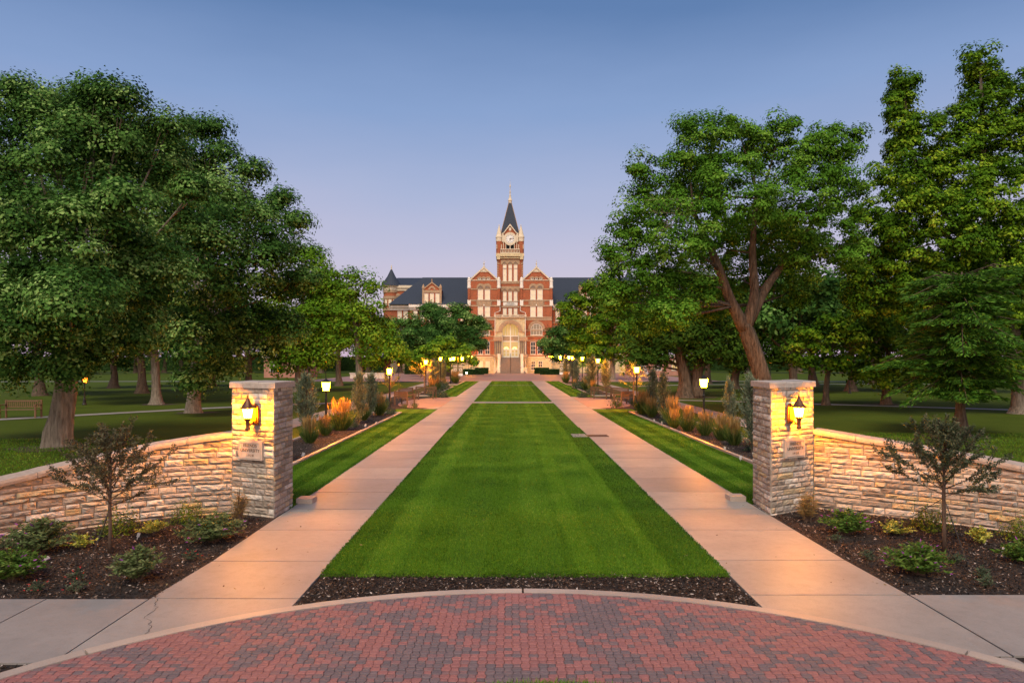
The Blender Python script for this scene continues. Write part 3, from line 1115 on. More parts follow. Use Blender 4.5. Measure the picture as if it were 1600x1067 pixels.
def wall_lantern(label, Mx, dx, sx):
    """lantern on an arm, standing clear of the pillar face"""
    root = thing('wall_lantern', label, 'lantern', (0, 0, 0))
    root.matrix_world = Mx @ Matrix.Translation((dx, -0.01, 1.98))
    mb = MB()
    pl = [(-0.055, -0.20), (0.055, -0.20), (0.075, -0.12), (0.075, 0.10), (0.045, 0.17), (0, 0.19), (-0.045, 0.17), (-0.075, 0.10), (-0.075, -0.12)]
    mb.prism([(x - sx * 0.0, z) for x, z in pl], -0.075, -0.03)
    mb.prism([(x * 0.75, z * 0.8) for x, z in pl], -0.10, -0.075)
    mb.build('back_plate', M['bronze'], root)
    mb = MB()
    mb.tube([(0, -0.09, -0.10), (0, -0.14, -0.16), (0, -0.20, -0.20), (0, -0.25, -0.19)], [0.02, 0.018, 0.018, 0.022], 8)
    mb.build('arm', M['bronze'], root)
    c = (0, -0.25, 0)
    mb = MB()
    mb.lathe([(0.012, -0.30), (0.045, -0.285), (0.05, -0.26), (0.036, -0.23), (0.036, -0.13), (0.05, -0.115), (0.05, -0.10), (0.078, -0.075), (0.080, -0.06)], c, 12)
    mb.build('lamp_stem', M['bronze'], root)
    mb = MB()
    mb.frustum(c, 0.046, -0.058, 0.068, 0.115)
    mb.build('lamp_glass', M['pane_lamp'], root)
    mb = MB()
    for a, b_ in ((1, 1), (1, -1), (-1, 1), (-1, -1)):
        mb.tube([(c[0] + a * 0.050, c[1] + b_ * 0.050, -0.06), (c[0] + a * 0.073, c[1] + b_ * 0.073, 0.118)], 0.0065, 6)
    for a, b_ in ((1, 0), (-1, 0), (0, 1), (0, -1)):
        mb.tube([(c[0] + a * 0.051, c[1] + b_ * 0.051, -0.06), (c[0] + a * 0.073, c[1] + b_ * 0.073, 0.118)], 0.006, 6)
    mb.build('lantern_frame', M['bronze'], root)
    mb = MB()
    mb.lathe([(0.140, 0.116), (0.142, 0.130), (0.105, 0.165), (0.070, 0.215), (0.045, 0.262), (0.028, 0.29), (0.026, 0.305), (0.016, 0.315), (0.014, 0.345), (0.004, 0.38)], c, 10)
    mb.build('lantern_roof', M['bronze'], root)
    return root


wall_lantern('lit bronze lantern hung on the gate pillar on the pale-trunked oak side', MXL, 0.13, 1)
wall_lantern('lit bronze lantern hung on the gate pillar on the cottonwood side', MXR, -0.15, -1)
for lab, x0, y0 in (('low concrete block at the foot of the gate pillar on the oak side', -4.40, 13.95), ('low concrete block at the foot of the gate pillar on the cottonwood side', 4.62, 14.2)):
    mb = MB()
    mb.frustum((x0 + 0.16, y0 + 0.28, 0), 0.17, 0.0, 0.165, 0.15)
    tag(mb.build('concrete_block', M['kerb'], loc=(x0, y0, 0)), lab, 'block')
mb = MB()
for k in range(7):
    mb.box(3.06, 3.78, 26.42 + k * 0.085, 26.46 + k * 0.085, 0.052, 0.072)
mb.box(3.02, 3.06, 26.38, 27.02, 0.052, 0.074)
mb.box(3.78, 3.82, 26.38, 27.02, 0.052, 0.074)
M['rust'] = plain('rusty_iron', (0.11, 0.055, 0.035), 0.7, 0.3)
tag(mb.build('drain_grate', M['rust']), 'rusty drain grate set in the path beside the middle lawn', 'drain grate')

# ------------------------------------------------------------------ the hall
M['brick'] = plain('red_brick', (0.33, 0.085, 0.045), 0.85, vary=0.22, scale=1.6, stretch=(1, 1, 3.5))
m, t, b = nmat('red_brick_wall')
c = t.nodes.new('ShaderNodeTexCoord')
mp = t.nodes.new('ShaderNodeMapping')
mp.inputs['Rotation'].default_value = (R(90), 0, 0)
t.links.new(c.outputs['Object'], mp.inputs[0])
br = t.nodes.new('ShaderNodeTexBrick')
br.inputs['Scale'].default_value = 3.0
br.inputs['Color1'].default_value = (0.275, 0.070, 0.024, 1)
br.inputs['Color2'].default_value = (0.36, 0.100, 0.036, 1)
br.inputs['Mortar'].default_value = (0.25, 0.12, 0.06, 1)
br.inputs['Mortar Size'].default_value = 0.012
t.links.new(mp.outputs[0], br.inputs[0])
col = N_mix(t, 1.0, br.outputs[0], N_ramp(t, N_noise(t, 0.7, 6, 0.7), [(0.3, (0.75, 0.75, 0.78)), (0.7, (1.15, 1.12, 1.1))]), 'MULTIPLY')
t.links.new(col, b.inputs['Base Color'])
b.inputs['Roughness'].default_value = 0.85
M['brick'] = m
M['belt'] = plain('carved_sandstone', (0.34, 0.23, 0.14), 0.8, vary=0.22, scale=3)
M['pale'] = plain('pale_limestone', (0.56, 0.48, 0.35), 0.8, vary=0.15, scale=2.5)
M['lime'] = plain('rusticated_limestone', (0.50, 0.41, 0.24), 0.85, vary=0.25, scale=2.2, bump=0.4)
M['granite'] = plain('step_stone', (0.20, 0.145, 0.11), 0.8, vary=0.15, scale=3)
M['slate'] = plain('slate_roof', (0.026, 0.035, 0.052), 0.75, vary=0.22, scale=3.0, spec=0.3, stretch=(1, 1, 4))
M['white'] = plain('white_trim', (0.68, 0.63, 0.55), 0.6, vary=0.05)
M['blind'] = plain('window_blind', (0.70, 0.60, 0.42), 0.5, vary=0.08, scale=1.5, spec=0.6)
M['glass'] = plain('dark_glass', (0.05, 0.055, 0.065), 0.12, vary=0.3, scale=0.6, spec=0.7)
M['lit'] = glowing('lit_interior', (1.0, 0.60, 0.16), 0.42)
M['litdim'] = glowing('dim_interior', (1.0, 0.66, 0.34), 0.12)
M['litarch'] = glowing('lamp_globe_entrance', (1.0, 0.62, 0.10), 5.0)
M['void'] = plain('belfry_dark', (0.008, 0.008, 0.009), 0.9)
M['clock'] = plain('clock_enamel', (0.66, 0.65, 0.61), 0.4, vary=0.03)
M['iron2'] = plain('railing_iron', (0.03, 0.028, 0.025), 0.5, 0.4)

B0 = (0.0, 160.0, 0.0)
hall = thing('university_hall', 'red brick and limestone hall with a slate-roofed clock tower and twin gables', 'building', B0)
YF = 160.0


def hb(mb, name, mat, parent=None, smooth=False):
    if parent is None:
        return mb.build(name, mat, hall, smooth, loc=B0)
    return mb.build(name, mat, parent, smooth, loc=B0)


X = lambda px, y=YF: wx(px, y)
Z = lambda py, y=YF: wz(py, y)


def pbox(mb, xa, xb, ya, yb, y0, y1, yr=None, rnd=0.5):
    """box given by the photo's pixels on the plane y0"""
    yr = y0 if yr is None else yr
    mb.box(X(xa, yr), X(xb, yr), y0, y1, Z(yb, yr), Z(ya, yr), rnd)


def window(xa, xb, ya, yb, yw, pane='blind', arch=False, rows=2, cols=1, sill=True):
    """frame proud of the wall at yw with pane behind it"""
    x0, x1, z0, z1 = X(xa, yw), X(xb, yw), Z(yb, yw), Z(ya, yw)
    fw = 0.09
    mb = MB()
    if arch:
        r = (x1 - x0) / 2
        cx, cz = (x0 + x1) / 2, z1 - r
        mb.arch(cx, cz, r - fw, r, yw - 0.10, yw + 0.05, n=16)
        zt = cz
    else:
        mb.box(x0, x1, yw - 0.10, yw + 0.05, z1 - fw, z1)
        zt = z1 - fw
    mb.box(x0, x0 + fw, yw - 0.10, yw + 0.05, z0 + fw, zt)
    mb.box(x1 - fw, x1, yw - 0.10, yw + 0.05, z0 + fw, zt)
    mb.box(x0, x1, yw - 0.10, yw + 0.05, z0, z0 + fw)
    for k in range(1, rows):
        zz = z0 + (z1 - z0) * k / rows
        mb.box(x0 + fw, x1 - fw, yw - 0.07, yw + 0.04, zz - 0.035, zz + 0.035)
    for k in range(1, cols):
        xx = x0 + (x1 - x0) * k / cols
        mb.box(xx - 0.03, xx + 0.03, yw - 0.068, yw + 0.04, z0 + fw, zt + ((z1 - zt) * 0.8 if arch else 0))
    w = hb(mb, 'window', M['white'])
    mb = MB()
    if arch:
        pts = [(x0 + 0.04, z0 + 0.04), (x1 - 0.04, z0 + 0.04)] + [(cx + (r - 0.04) * math.cos(R(180 * k / 16)), cz + (r - 0.04) * math.sin(R(180 * k / 16))) for k in range(17)]
        mb.prism(pts, yw - 0.035, yw + 0.03)
    else:
        mb.box(x0 + 0.04, x1 - 0.04, yw - 0.035, yw + 0.03, z0 + 0.04, z1 - 0.04)
    hb(mb, 'pane', M[pane], w)
    if sill:
        mb = MB()
        mb.box(x0 - 0.12, x1 + 0.12, yw - 0.16, yw + 0.02, z0 - 0.16, z0 - 0.003)
        hb(mb, 'sill', M['pale'], w)
    return w


# --- tower
YT = 160.9
tw = MB()
pbox(tw, 776.8, 817.3, 396, 583, YT, YT + 6.2)
hb(tw, 'tower_wall', M['brick'])
mb = MB()
for k in range(9):                                   # corner quoins
    for s in (776.5, 815.0):
        pbox(mb, s, s + 2.6, 408 + k * 3.6, 409.8 + k * 3.6, YT - 0.06, YT + 0.2, YT)
pbox(mb, 775.6, 818.5, 401.2, 403, YT - 0.12, YT + 6.3, YT)
pbox(mb, 776.4, 780.5, 411, 413, YT - 0.10, YT + 0.2, YT)
pbox(mb, 813.6, 817.7, 411, 413, YT - 0.10, YT + 0.2, YT)
pbox(mb, 783, 811.5, 439, 443.5, YT - 0.10, YT + 0.1, YT)
pbox(mb, 783, 811.5, 455.2, 456, YT - 0.10, YT + 0.1, YT)
pbox(mb, 783, 811.5, 470.2, 471.6, YT - 0.12, YT + 0.1, YT)
pbox(mb, 783, 811.5, 478.4, 480.5, YT - 0.12, YT + 0.1, YT)
for cxp in (788.6, 797.2, 805.6):
    mb.arch(X(cxp, YT), Z(412.0, YT), 0.40, 0.62, YT - 0.16, YT + 0.05, n=14)
    mb.arch(X(cxp, YT), Z(454.0, YT), 0.40, 0.62, YT - 0.16, YT + 0.05, n=14)
pbox(mb, 782.5, 811.8, 405.6, 413.4, YT - 0.04, YT + 0.02, YT)
pbox(mb, 782.5, 811.8, 447.4, 455.0, YT - 0.04, YT + 0.02, YT)
hb(mb, 'tower_stonework', M['belt'])
for cxp in (788.6, 797.2, 805.6):
    for zz in (Z(412.0, YT), Z(454.0, YT)):
        mb = MB()
        mb.prism([(X(cxp, YT) + 0.39 * math.cos(R(180 * k / 12)), zz + 0.39 * math.sin(R(180 * k / 12))) for k in range(13)], YT - 0.07, YT + 0.02)
        hb(mb, 'arch_panel', M['granite'])
for xa, xb in ((785.9, 791.4), (794.5, 799.9), (802.8, 808.3)):
    window(xa, xb, 413.9, 419.2, YT, rows=1, sill=False)
    window(xa, xb, 420.2, 439.0, YT)
    window(xa, xb, 456.2, 470.0, YT, pane='blind')
    window(xa, xb, 481.8, 492.5, YT)
# balcony below the clock
mb = MB()
pbox(mb, 775.0, 818.8, 396.2, 401.2, YT - 0.55, YT + 6.6, YT)
for k in range(4):
    pass
mb.box(X(776.2, YT), X(817.8, YT), YT - 0.38, YT + 6.4, Z(404.2, YT), Z(403.0, YT) + 0.002)
for s in (776.2, 812.6):
    pbox(mb, s, s + 5.2, 400.8, 405.8, YT - 0.52, YT + 0.1, YT)
hb(mb, 'tower_cornice', M['lime'])
mb = MB()
pbox(mb, 781.8, 812.2, 389.4, 390.6, YT - 0.5, YT - 0.2, YT)
pbox(mb, 781.8, 812.2, 395.3, 396.2, YT - 0.5, YT - 0.2, YT)
for k in range(13):
    x = 782.6 + 28.8 * k / 12
    mb.lathe([(0.09, 0), (0.11, 0.2), (0.06, 0.45), (0.07, 0.72)], (X(x, YT), YT - 0.35, Z(395.3, YT)), 8)
hb(mb, 'balustrade', M['pale'])
# belfry
mb = MB()
pbox(mb, 778.5, 815.6, 366, 396.2, YT + 0.35, YT + 5.9, YT)
gx = X(797, YT)
mb.prism([(X(786.8, YT), Z(366, YT)), (X(807.2, YT), Z(366, YT)), (gx, Z(351.5, YT))], YT + 0.10, YT + 3.5)
for s in (775.2, 809.4):                             # round corner turrets
    for yy in (YT + 0.75, YT + 5.4):
        mb.lathe([(0.72, Z(396.2, YT)), (0.72, Z(376.8, YT))], (X(s + 4.6, YT), yy, 0), 14)
hb(mb, 'belfry_wall', M['brick'])
for s in (775.2, 809.4):
    for yy in (YT + 0.75, YT + 5.4):
        mb = MB()
        z0 = Z(376.8, YT)
        mb.lathe([(0.78, 0), (0.78, 0.85), (0.86, 0.9), (0.86, 1.05), (0.62, 1.7), (0.38, 2.7), (0.16, 3.5), (0.09, 3.6), (0.12, 3.8), (0.03, 4.1)], (X(s + 4.6, YT), yy, z0), 14)
        hb(mb, 'corner_turret', M['pale'])
    for k in (0.6, 7.6):
        mb = MB()
        pbox(mb, s + k, s + k + 1.0, 382, 389, YT - 0.02, YT + 0.3, YT)
        hb(mb, 'turret_slit', M['pale'])
mb = MB()
cz = Z(373.2, YT)
mb.arch(gx, cz, 1.02, 1.55, YT - 0.02, YT + 0.36, 0, 360, 28)
for s in (-1, 1):
    x0 = gx + s * 1.5
    mb.box(min(x0, x0 + s * 0.14), max(x0, x0 + s * 0.14), YT + 0.04, YT + 0.36, Z(389, YT), cz - 0.2)
    mb.prism([(gx + s * 1.62, Z(366, YT)), (gx + s * 1.62, Z(364.2, YT)), (gx, Z(349.8, YT)), (gx, Z(352.8, YT))][::s], YT - 0.14, YT + 0.14)
    pbox(mb, 797 + s * 11 - 1.6, 797 + s * 11 + 1.6, 364, 378, YT + 0.02, YT + 0.36, YT)
mb.box(gx - 0.09, gx + 0.09, YT - 0.04, YT + 0.37, Z(389.4, YT), Z(380.0, YT))
mb.box(gx - 1.1, gx + 1.1, YT - 0.03, YT + 0.37, Z(380.6, YT), Z(379.6, YT))
for s in (-1, 1):
    mb.box(gx + s * 1.0 - 0.07, gx + s * 1.0 + 0.07, YT - 0.02, YT + 0.37, Z(389.4, YT), Z(380.6, YT))
pbox(mb, 795.2, 798.8, 355.5, 360.5, YT + 0.04, YT + 0.2, YT)
hb(mb, 'belfry_stonework', M['pale'])
mb = MB()
for s in (-1, 1):
    mb.box(gx + s * 0.52 - 0.40, gx + s * 0.52 + 0.40, YT + 0.28, YT + 0.40, Z(388.2, YT), Z(380.7, YT))  # solid near-black blocks; the shade inside the openings is their colour
hb(mb, 'belfry_shade_block', M['void'])
mb = MB()
mb.prism([(gx + 1.03 * math.cos(2 * math.pi * k / 32), cz + 1.03 * math.sin(2 * math.pi * k / 32)) for k in range(32)], YT + 0.02, YT + 0.3)
clk = hb(mb, 'clock_face', M['clock'])
mb = MB()
for k in range(12):
    a = 2 * math.pi * k / 12
    c_, s_ = math.cos(a), math.sin(a)
    p, q, w_ = 0.72, 0.94, 0.045
    mb.prism([(gx + c_ * p - s_ * w_, cz + s_ * p + c_ * w_), (gx + c_ * p + s_ * w_, cz + s_ * p - c_ * w_), (gx + c_ * q + s_ * w_, cz + s_ * q - c_ * w_), (gx + c_ * q - s_ * w_, cz + s_ * q + c_ * w_)], YT - 0.01, YT + 0.02)
hb(mb, 'numeral_marking', M['void'], clk)
for ang, ln, w_ in ((R(12), 0.84, 0.075), (R(-95), 0.52, 0.085)):
    mb = MB()
    c_, s_ = math.cos(ang), math.sin(ang)
    mb.prism([(gx - c_ * 0.1 - s_ * w_, cz - s_ * 0.1 + c_ * w_), (gx - c_ * 0.1 + s_ * w_, cz - s_ * 0.1 - c_ * w_), (gx + c_ * ln + s_ * w_ * 0.4, cz + s_ * ln - c_ * w_ * 0.4), (gx + c_ * ln - s_ * w_ * 0.4, cz + s_ * ln + c_ * w_ * 0.4)], YT - 0.05 - 0.02 * (ln > 0.6), YT - 0.012 - 0.02 * (ln > 0.6))
    hb(mb, 'clock_hand', M['void'], clk)
# spire
mb = MB()
yc = YT + 3.1
hw = X(812.2, YT) - gx
z0, z1 = Z(366.5, YT), Z(309.5, YT)
mb.add([(gx - hw, yc - 2.5, z0), (gx + hw, yc - 2.5, z0), (gx + hw, yc + 2.5, z0), (gx - hw, yc + 2.5, z0),
        (gx - .22, yc - .22, z1), (gx + .22, yc - .22, z1), (gx + .22, yc + .22, z1), (gx - .22, yc + .22, z1)],
       [(3, 2, 1, 0), (4, 5, 6, 7), (0, 1, 5, 4), (1, 2, 6, 5), (2, 3, 7, 6), (3, 0, 4, 7)])
sp = hb(mb, 'spire', M['slate'])
mb = MB()
for a, b_ in ((-1, -1), (1, -1), (1, 1), (-1, 1)):
    p0, p1 = Vector((gx + a * hw, yc + b_ * 2.5, z0)), Vector((gx + a * .22, yc + b_ * .22, z1))
    mb.tube([p0, p1], 0.055, 6)
    for k in range(26):
        p = p0.lerp(p1, k / 26)
        mb.frustum((p.x, p.y, p.z), 0.08, 0.0, 0.03, 0.2)
hb(mb, 'spire_crest', M['belt'], sp)
mb = MB()
mb.lathe([(0.40, -0.5), (0.40, 0.0), (0.50, 0.15), (0.48, 0.3), (0.28, 0.8), (0.22, 1.2), (0.28, 1.3), (0.16, 1.5), (0.12, 2.0), (0.20, 2.2), (0.09, 2.5), (0.07, 3.3), (0.16, 3.5), (0.14, 3.8), (0.05, 4.1), (0.03, 4.6), (0.008, 5.4)], (gx, yc, Z(309.5, YT) - 0.1), 10)
hb(mb, 'finial', M['pale'], sp)

# --- name panel on the tower
mb = MB()
pbox(mb, 786.2, 808.8, 472.2, 477.8, YT - 0.10, YT + 0.02, YT)
pan = hb(mb, 'name_panel', M['white'])
for body, py in (('FRIENDS', 473.9), ('UNIVERSITY', 476.3)):
    me = text_mesh(body, 0.46, 0.01)
    me.materials.append(M['void'])
    tx = link('lettering', me, pan)
    tx.matrix_local = Matrix.Translation((X(797.5, YT) - B0[0], YT - 0.112 - B0[1], Z(py, YT) - 0.02)) @ Matrix.Rotation(R(90), 4, 'X')

# --- the two gabled pavilions
for sd in (-1, 1):
    q = lambda px: 797.2 + sd * px          # px counted outward from the axis
    cpx = 41.0
    y0 = YF
    x_a, x_b, xc = X(q(16.5), y0), X(q(65.5), y0), X(q(cpx), y0)
    mb = MB()
    mb.prism([(x_a, Z(558.4)), (x_b, Z(558.4)), (x_b, Z(440)), (xc, Z(418.3)), (x_a, Z(440))][::sd], y0, y0 + 12)
    hb(mb, 'pavilion_wall', M['brick'])
    mb = MB()
    mb.prism([(x_a + sd * 0.1, Z(439.2)), (xc, Z(417.4)), (x_b - sd * 0.1, Z(439.2)), (xc, Z(423))][::sd], y0 + 0.5, y0 + 12.5)
    hb(mb, 'pavilion_roof', M['slate'])
    mb = MB()
    for s in (-1, 1):                                # raking coping
        xe = xc + s * (x_b - xc) * sd * sd
        mb.prism([(xe, Z(441.2)), (xe, Z(438.6)), (xc, Z(416.2)), (xc, Z(419.0))][::s * 1], y0 - 0.22, y0 + 0.55)
    pbox(mb, q(cpx) - 7.6, q(cpx) + 7.6, 423.6, 425, y0 - 0.12, y0 + 0.02)
    mb.prism([(xc - 1.0, Z(423.6)), (xc + 1.0, Z(423.6)), (xc, Z(418.6))], y0 - 0.10, y0 + 0.02)
    pbox(mb, q(cpx) - 23.5, q(cpx) + 23.5, 437.3, 438.4, y0 - 0.10, y0 + 0.02)
    mb.lathe([(0.22, 0), (0.3, 0.12), (0.12, 0.3), (0.1, 0.7), (0.2, 0.85), (0.07, 1.05), (0.05, 1.5), (0.01, 1.75)], (xc, y0 + 0.2, Z(417.5)), 8)
    hb(mb, 'gable_coping', M['pale'])
    # corner pinnacles and quoins
    for e in (17.8, 64.2):
        mb = MB()
        xx = X(q(e))
        mb.lathe([(0.34, Z(451)), (0.46, Z(450)), (0.46, Z(447.5)), (0.40, Z(447)), (0.40, Z(440)), (0.46, Z(439.4)), (0.46, Z(438)), (0.30, Z(437)), (0.36, Z(435.5)), (0.25, Z(433.6)), (0.05, Z(432.8))], (xx, y0 + 0.02, 0), 12)
        hb(mb, 'pinnacle', M['white'])
        mb = MB()
        mb.box(xx - 0.38, xx + 0.38, y0 - 0.14, y0 + 0.3, Z(477.5), Z(468.5))
        hb(mb, 'corner_quoin', M['white'])
        mb = MB()
        mb.lathe([(0.34, Z(468.4)), (0.34, Z(451.1))], (xx, y0 + 0.05, 0), 10)
        hb(mb, 'corner_shaft', M['brick'])
    # belt courses
    mb = MB()
    lo, hi = q(cpx) - 24.4, q(cpx) + 24.4
    for ya, yb, pr in ((450.8, 452.6, 0.10), (468.2, 470.4, 0.10), (476.6, 479, 0.12), (494.8, 496.6, 0.14), (497.0, 500.6, 0.08), (515.2, 517, 0.09), (524.4, 526.2, 0.09), (531.2, 533.0, 0.09), (553.8, 555.6, 0.10)):
        pbox(mb, lo, hi, ya, yb, y0 - pr, y0 + 0.02)
    for k in (-5.4, 5.4):
        mb.arch(X(q(cpx) + k), Z(450.7), 0.60, 0.80, y0 - 0.17, y0 + 0.02, n=18)
    mb.prism([(X(q(cpx)) + xx_, Z(450.75) + zz_) for xx_, zz_ in ((-1.75, 0), (1.75, 0), (1.68, 0.55), (1.4, 0.98), (1.0, 1.2), (0.5, 1.12), (0, 0.95), (-0.5, 1.12), (-1.0, 1.2), (-1.4, 0.98), (-1.68, 0.55))], y0 - 0.06, y0 + 0.02)
    pbox(mb, q(cpx) - 10.6, q(cpx) + 10.6, 470.4, 476.6, y0 - 0.07, y0 + 0.02)
    for k in range(4):
        for s in (-1, 1):
            pbox(mb, q(cpx) + s * 11.6 - 1.0, q(cpx) + s * 11.6 + 1.0, 471 + k * 1.4, 471.8 + k * 1.4, y0 - 0.08, y0 + 0.02)
    mb.arch(X(q(cpx)), Z(514.4), 1.42, 2.0, y0 - 0.16, y0 + 0.02, n=22)
    for k in (-6.7, 0, 6.7):
        mb.arch(X(q(cpx) + k), Z(436.3), 0.30, 0.62, y0 - 0.13, y0 + 0.02, n=12)
    hb(mb, 'stone_courses', M['belt'])
    for k in (-5.4, 5.4):
        mb = MB()
        mb.prism([(X(q(cpx) + k) + 0.59 * math.cos(R(180 * j / 14)), Z(450.7) + 0.59 * math.sin(R(180 * j / 14))) for j in range(15)], y0 - 0.10, y0 + 0.02)
        hb(mb, 'arch_panel', M['granite'])
    for k in (-6.7, 0, 6.7):
        window(q(cpx) + k - 1.9, q(cpx) + k + 1.9, 433.9, 436.9, y0 - 0.02, 'glass', rows=1, sill=False)
    for k in (-5.4, 5.4):
        window(q(cpx) + k - 4.1, q(cpx) + k + 4.1, 452.8, 468.0, y0)
        window(q(cpx) + k - 4.1, q(cpx) + k + 4.1, 479.2, 494.6, y0)
        window(q(cpx) + k - 3.9, q(cpx) + k + 3.9, 534.2, 553.6, y0, 'glass', rows=3, cols=2)
    w = window(q(cpx) - 9.2, q(cpx) + 9.2, 505.6, 523.6, y0, 'litdim', arch=True, rows=2, cols=4)
    mb = MB()
    pbox(mb, q(cpx) - 0.7, q(cpx) + 0.7, 475.4, 477.8, y0 - 0.2, y0 - 0.08)
    hb(mb, 'wall_light', M['white'])
    # limestone basement
    mb = MB()
    pbox(mb, q(14), q(66.5), 558.4, 583.5, y0 - 0.22, y0 + 12, y0)
    hb(mb, 'basement_wall', M['lime'])
    mb = MB()
    pbox(mb, q(14), q(66.8), 556.9, 558.4, y0 - 0.30, y0 + 0.1, y0)
    hb(mb, 'water_table', M['pale'])
    for k in (-5.2, 6.0):
        window(q(cpx) + k - 3.4, q(cpx) + k + 3.4, 564.2, 578.4, y0 - 0.22, 'blind' if sd < 0 else 'glass', rows=3, cols=2)
    # downspout
    mb = MB()
    xs = X(q(23.4))
    mb.tube([(X(q(15.8)), y0 - 0.4, Z(479)), (X(q(15.8)), y0 - 0.4, Z(486)), (xs, y0 - 2.75, Z(490)), (xs, y0 - 2.75, Z(576))], 0.075, 8)
    hb(mb, 'downspout', M['white'])

# --- entrance porch
YP = 157.4
mb = MB()
cx, sz, r = X(797.6, YP), Z(518.7, YP), 1.88
x0, x1, zt, zb = X(773.4, YP), X(821.2, YP), Z(497, YP), Z(558.6, YP)
arc = [(cx + r * math.cos(R(180 * k / 24)), sz + r * math.sin(R(180 * k / 24))) for k in range(25)]
mb.prism([(x1, zb), (x1, zt), (x0, zt), (x0, zb), (cx - r, zb)] + arc[::-1] + [(cx + r, zb)], YP, YP + 1.3)
mb.box(x0, x0 + 0.8, YP + 1.3, YF, zb, zt)
mb.box(x1 - 0.8, x1, YP + 1.3, YF, zb, zt)
mb.box(x0, x1, YP + 1.3, YF + 0.9, zt - 0.5, zt)
hb(mb, 'porch_wall', M['lime'])
mb = MB()
mb.arch(cx, sz, r, r + 0.32, YP - 0.10, YP + 0.02, n=28)
mb.arch(cx, sz, r + 0.34, r + 0.96, YP - 0.16, YP + 0.02, n=28)
for a, b_ in ((x0, cx - r - 0.97), (cx + r + 0.97, x1)):
    mb.box(a, b_, YP - 0.16, YP + 0.02, Z(520.5, YP), Z(517.5, YP))
for s in (-1, 1):
    mb.box(cx + s * (r + 1.1) - 0.95, cx + s * (r + 1.1) + 0.95, YP - 0.35, YP + 0.02, Z(532.6, YP), Z(526.4, YP))
    mb.box(cx + s * (r + 1.1) - 1.0, cx + s * (r + 1.1) + 1.0, YP - 0.40, YP + 0.02, zb, Z(553.4, YP))
mb.box(x0 - 0.12, x1 + 0.12, YP - 0.25, YF, zt, Z(495.6, YP))
hb(mb, 'porch_trim', M['belt'])
for s in (-1, 1):
    for k in range(4):
        mb = MB()
        xx = cx + s * (r + 1.1) - 0.66 + k * 0.44
        mb.lathe([(0.19, Z(553.3, YP)), (0.15, Z(552.6, YP)), (0.14, Z(534, YP)), (0.2, Z(532.7, YP))], (xx, YP - 0.17, 0), 10)
        hb(mb, 'column', M['granite'])
mb = MB()
mb.box(x0 - 0.1, x1 + 0.1, YP - 0.2, YP + 0.05, Z(492.6, YP), Z(491.8, YP))
mb.box(x0 - 0.1, x1 + 0.1, YP - 0.2, YP + 0.05, Z(495.6, YP), Z(495.0, YP))
for k in range(5):
    xx = x0 + (x1 - x0) * k / 4
    mb.box(xx - 0.2, xx + 0.2, YP - 0.24, YP + 0.1, Z(495.0, YP), Z(491.4, YP))
for k in range(29):
    xx = x0 + (x1 - x0) * (k + 0.5) / 29
    mb.lathe([(0.06, 0), (0.075, 0.1), (0.04, 0.25), (0.05, 0.36)], (xx, YP - 0.08, Z(495.0, YP)), 6)
hb(mb, 'porch_balustrade', M['pale'])
# doorway: lit interior behind mullions, doors below
mb = MB()
yd = YP + 1.0
mb.prism([(cx - r + 0.01, zb + 0.02), (cx + r - 0.01, zb + 0.02)] + [(cx + (r - 0.01) * math.cos(R(180 * k / 24)), sz + (r - 0.01) * math.sin(R(180 * k / 24))) for k in range(25)], yd, yd + 0.1)
dw = hb(mb, 'doorway_glazing', M['lit'])
mb = MB()
mb.box(cx - 0.13, cx + 0.13, yd - 0.16, yd, zb + 0.02, sz + r - 0.02)
for py in (524.6, 533.2, 545.2):
    mb.box(cx - r, cx + r, yd - 0.12, yd - 0.003, Z(py + 0.7, YP), Z(py - 0.7, YP))
for k in (-1.2, -0.6, 0.6, 1.2):
    mb.box(cx + k - 0.04, cx + k + 0.04, yd - 0.10, yd - 0.003, Z(524.0, YP), sz + math.sqrt(r * r - k * k) - 0.03)
for s in (-1, 1):
    mb.box(cx + s * (r - 0.06) - 0.06, cx + s * (r - 0.06) + 0.06, yd - 0.14, yd - 0.004, zb + 0.02, sz)
hb(mb, 'doorway_frame', M['white'], dw)
mb = MB()
mb.box(cx - r + 0.1, cx + r - 0.1, yd - 0.11, yd - 0.05, Z(532.4, YP), Z(525.4, YP))
hb(mb, 'transom_panel', M['belt'], dw)
for s in (-1, 1):
    for k in (0.0, 1.0):
        x_ = cx + s * (0.2 + k * 0.82)
        xa_, xb_ = sorted((x_, x_ + s * 0.74))
        mb = MB()
        zt_ = Z(546.2, YP)
        mb.box(xa_, xb_, yd - 0.13, yd - 0.06, zb + 0.03, zb + 0.32)
        mb.box(xa_, xb_, yd - 0.13, yd - 0.06, zt_ - 0.1, zt_)
        mb.box(xa_, xa_ + 0.10, yd - 0.13, yd - 0.06, zb + 0.32, zt_ - 0.1)
        mb.box(xb_ - 0.10, xb_, yd - 0.13, yd - 0.06, zb + 0.32, zt_ - 0.1)
        mb.box(xa_ + 0.10, xb_ - 0.10, yd - 0.125, yd - 0.065, zb + 1.0, zb + 1.08)
        hb(mb, 'entrance_door', M['white'], dw)
    mb = MB()
    mb.arch(cx + s * 0.98, Z(545.6, YP), 0.30, 0.52, yd - 0.09, yd - 0.02, n=12)
    hb(mb, 'entrance_lamp', M['litarch'], dw)
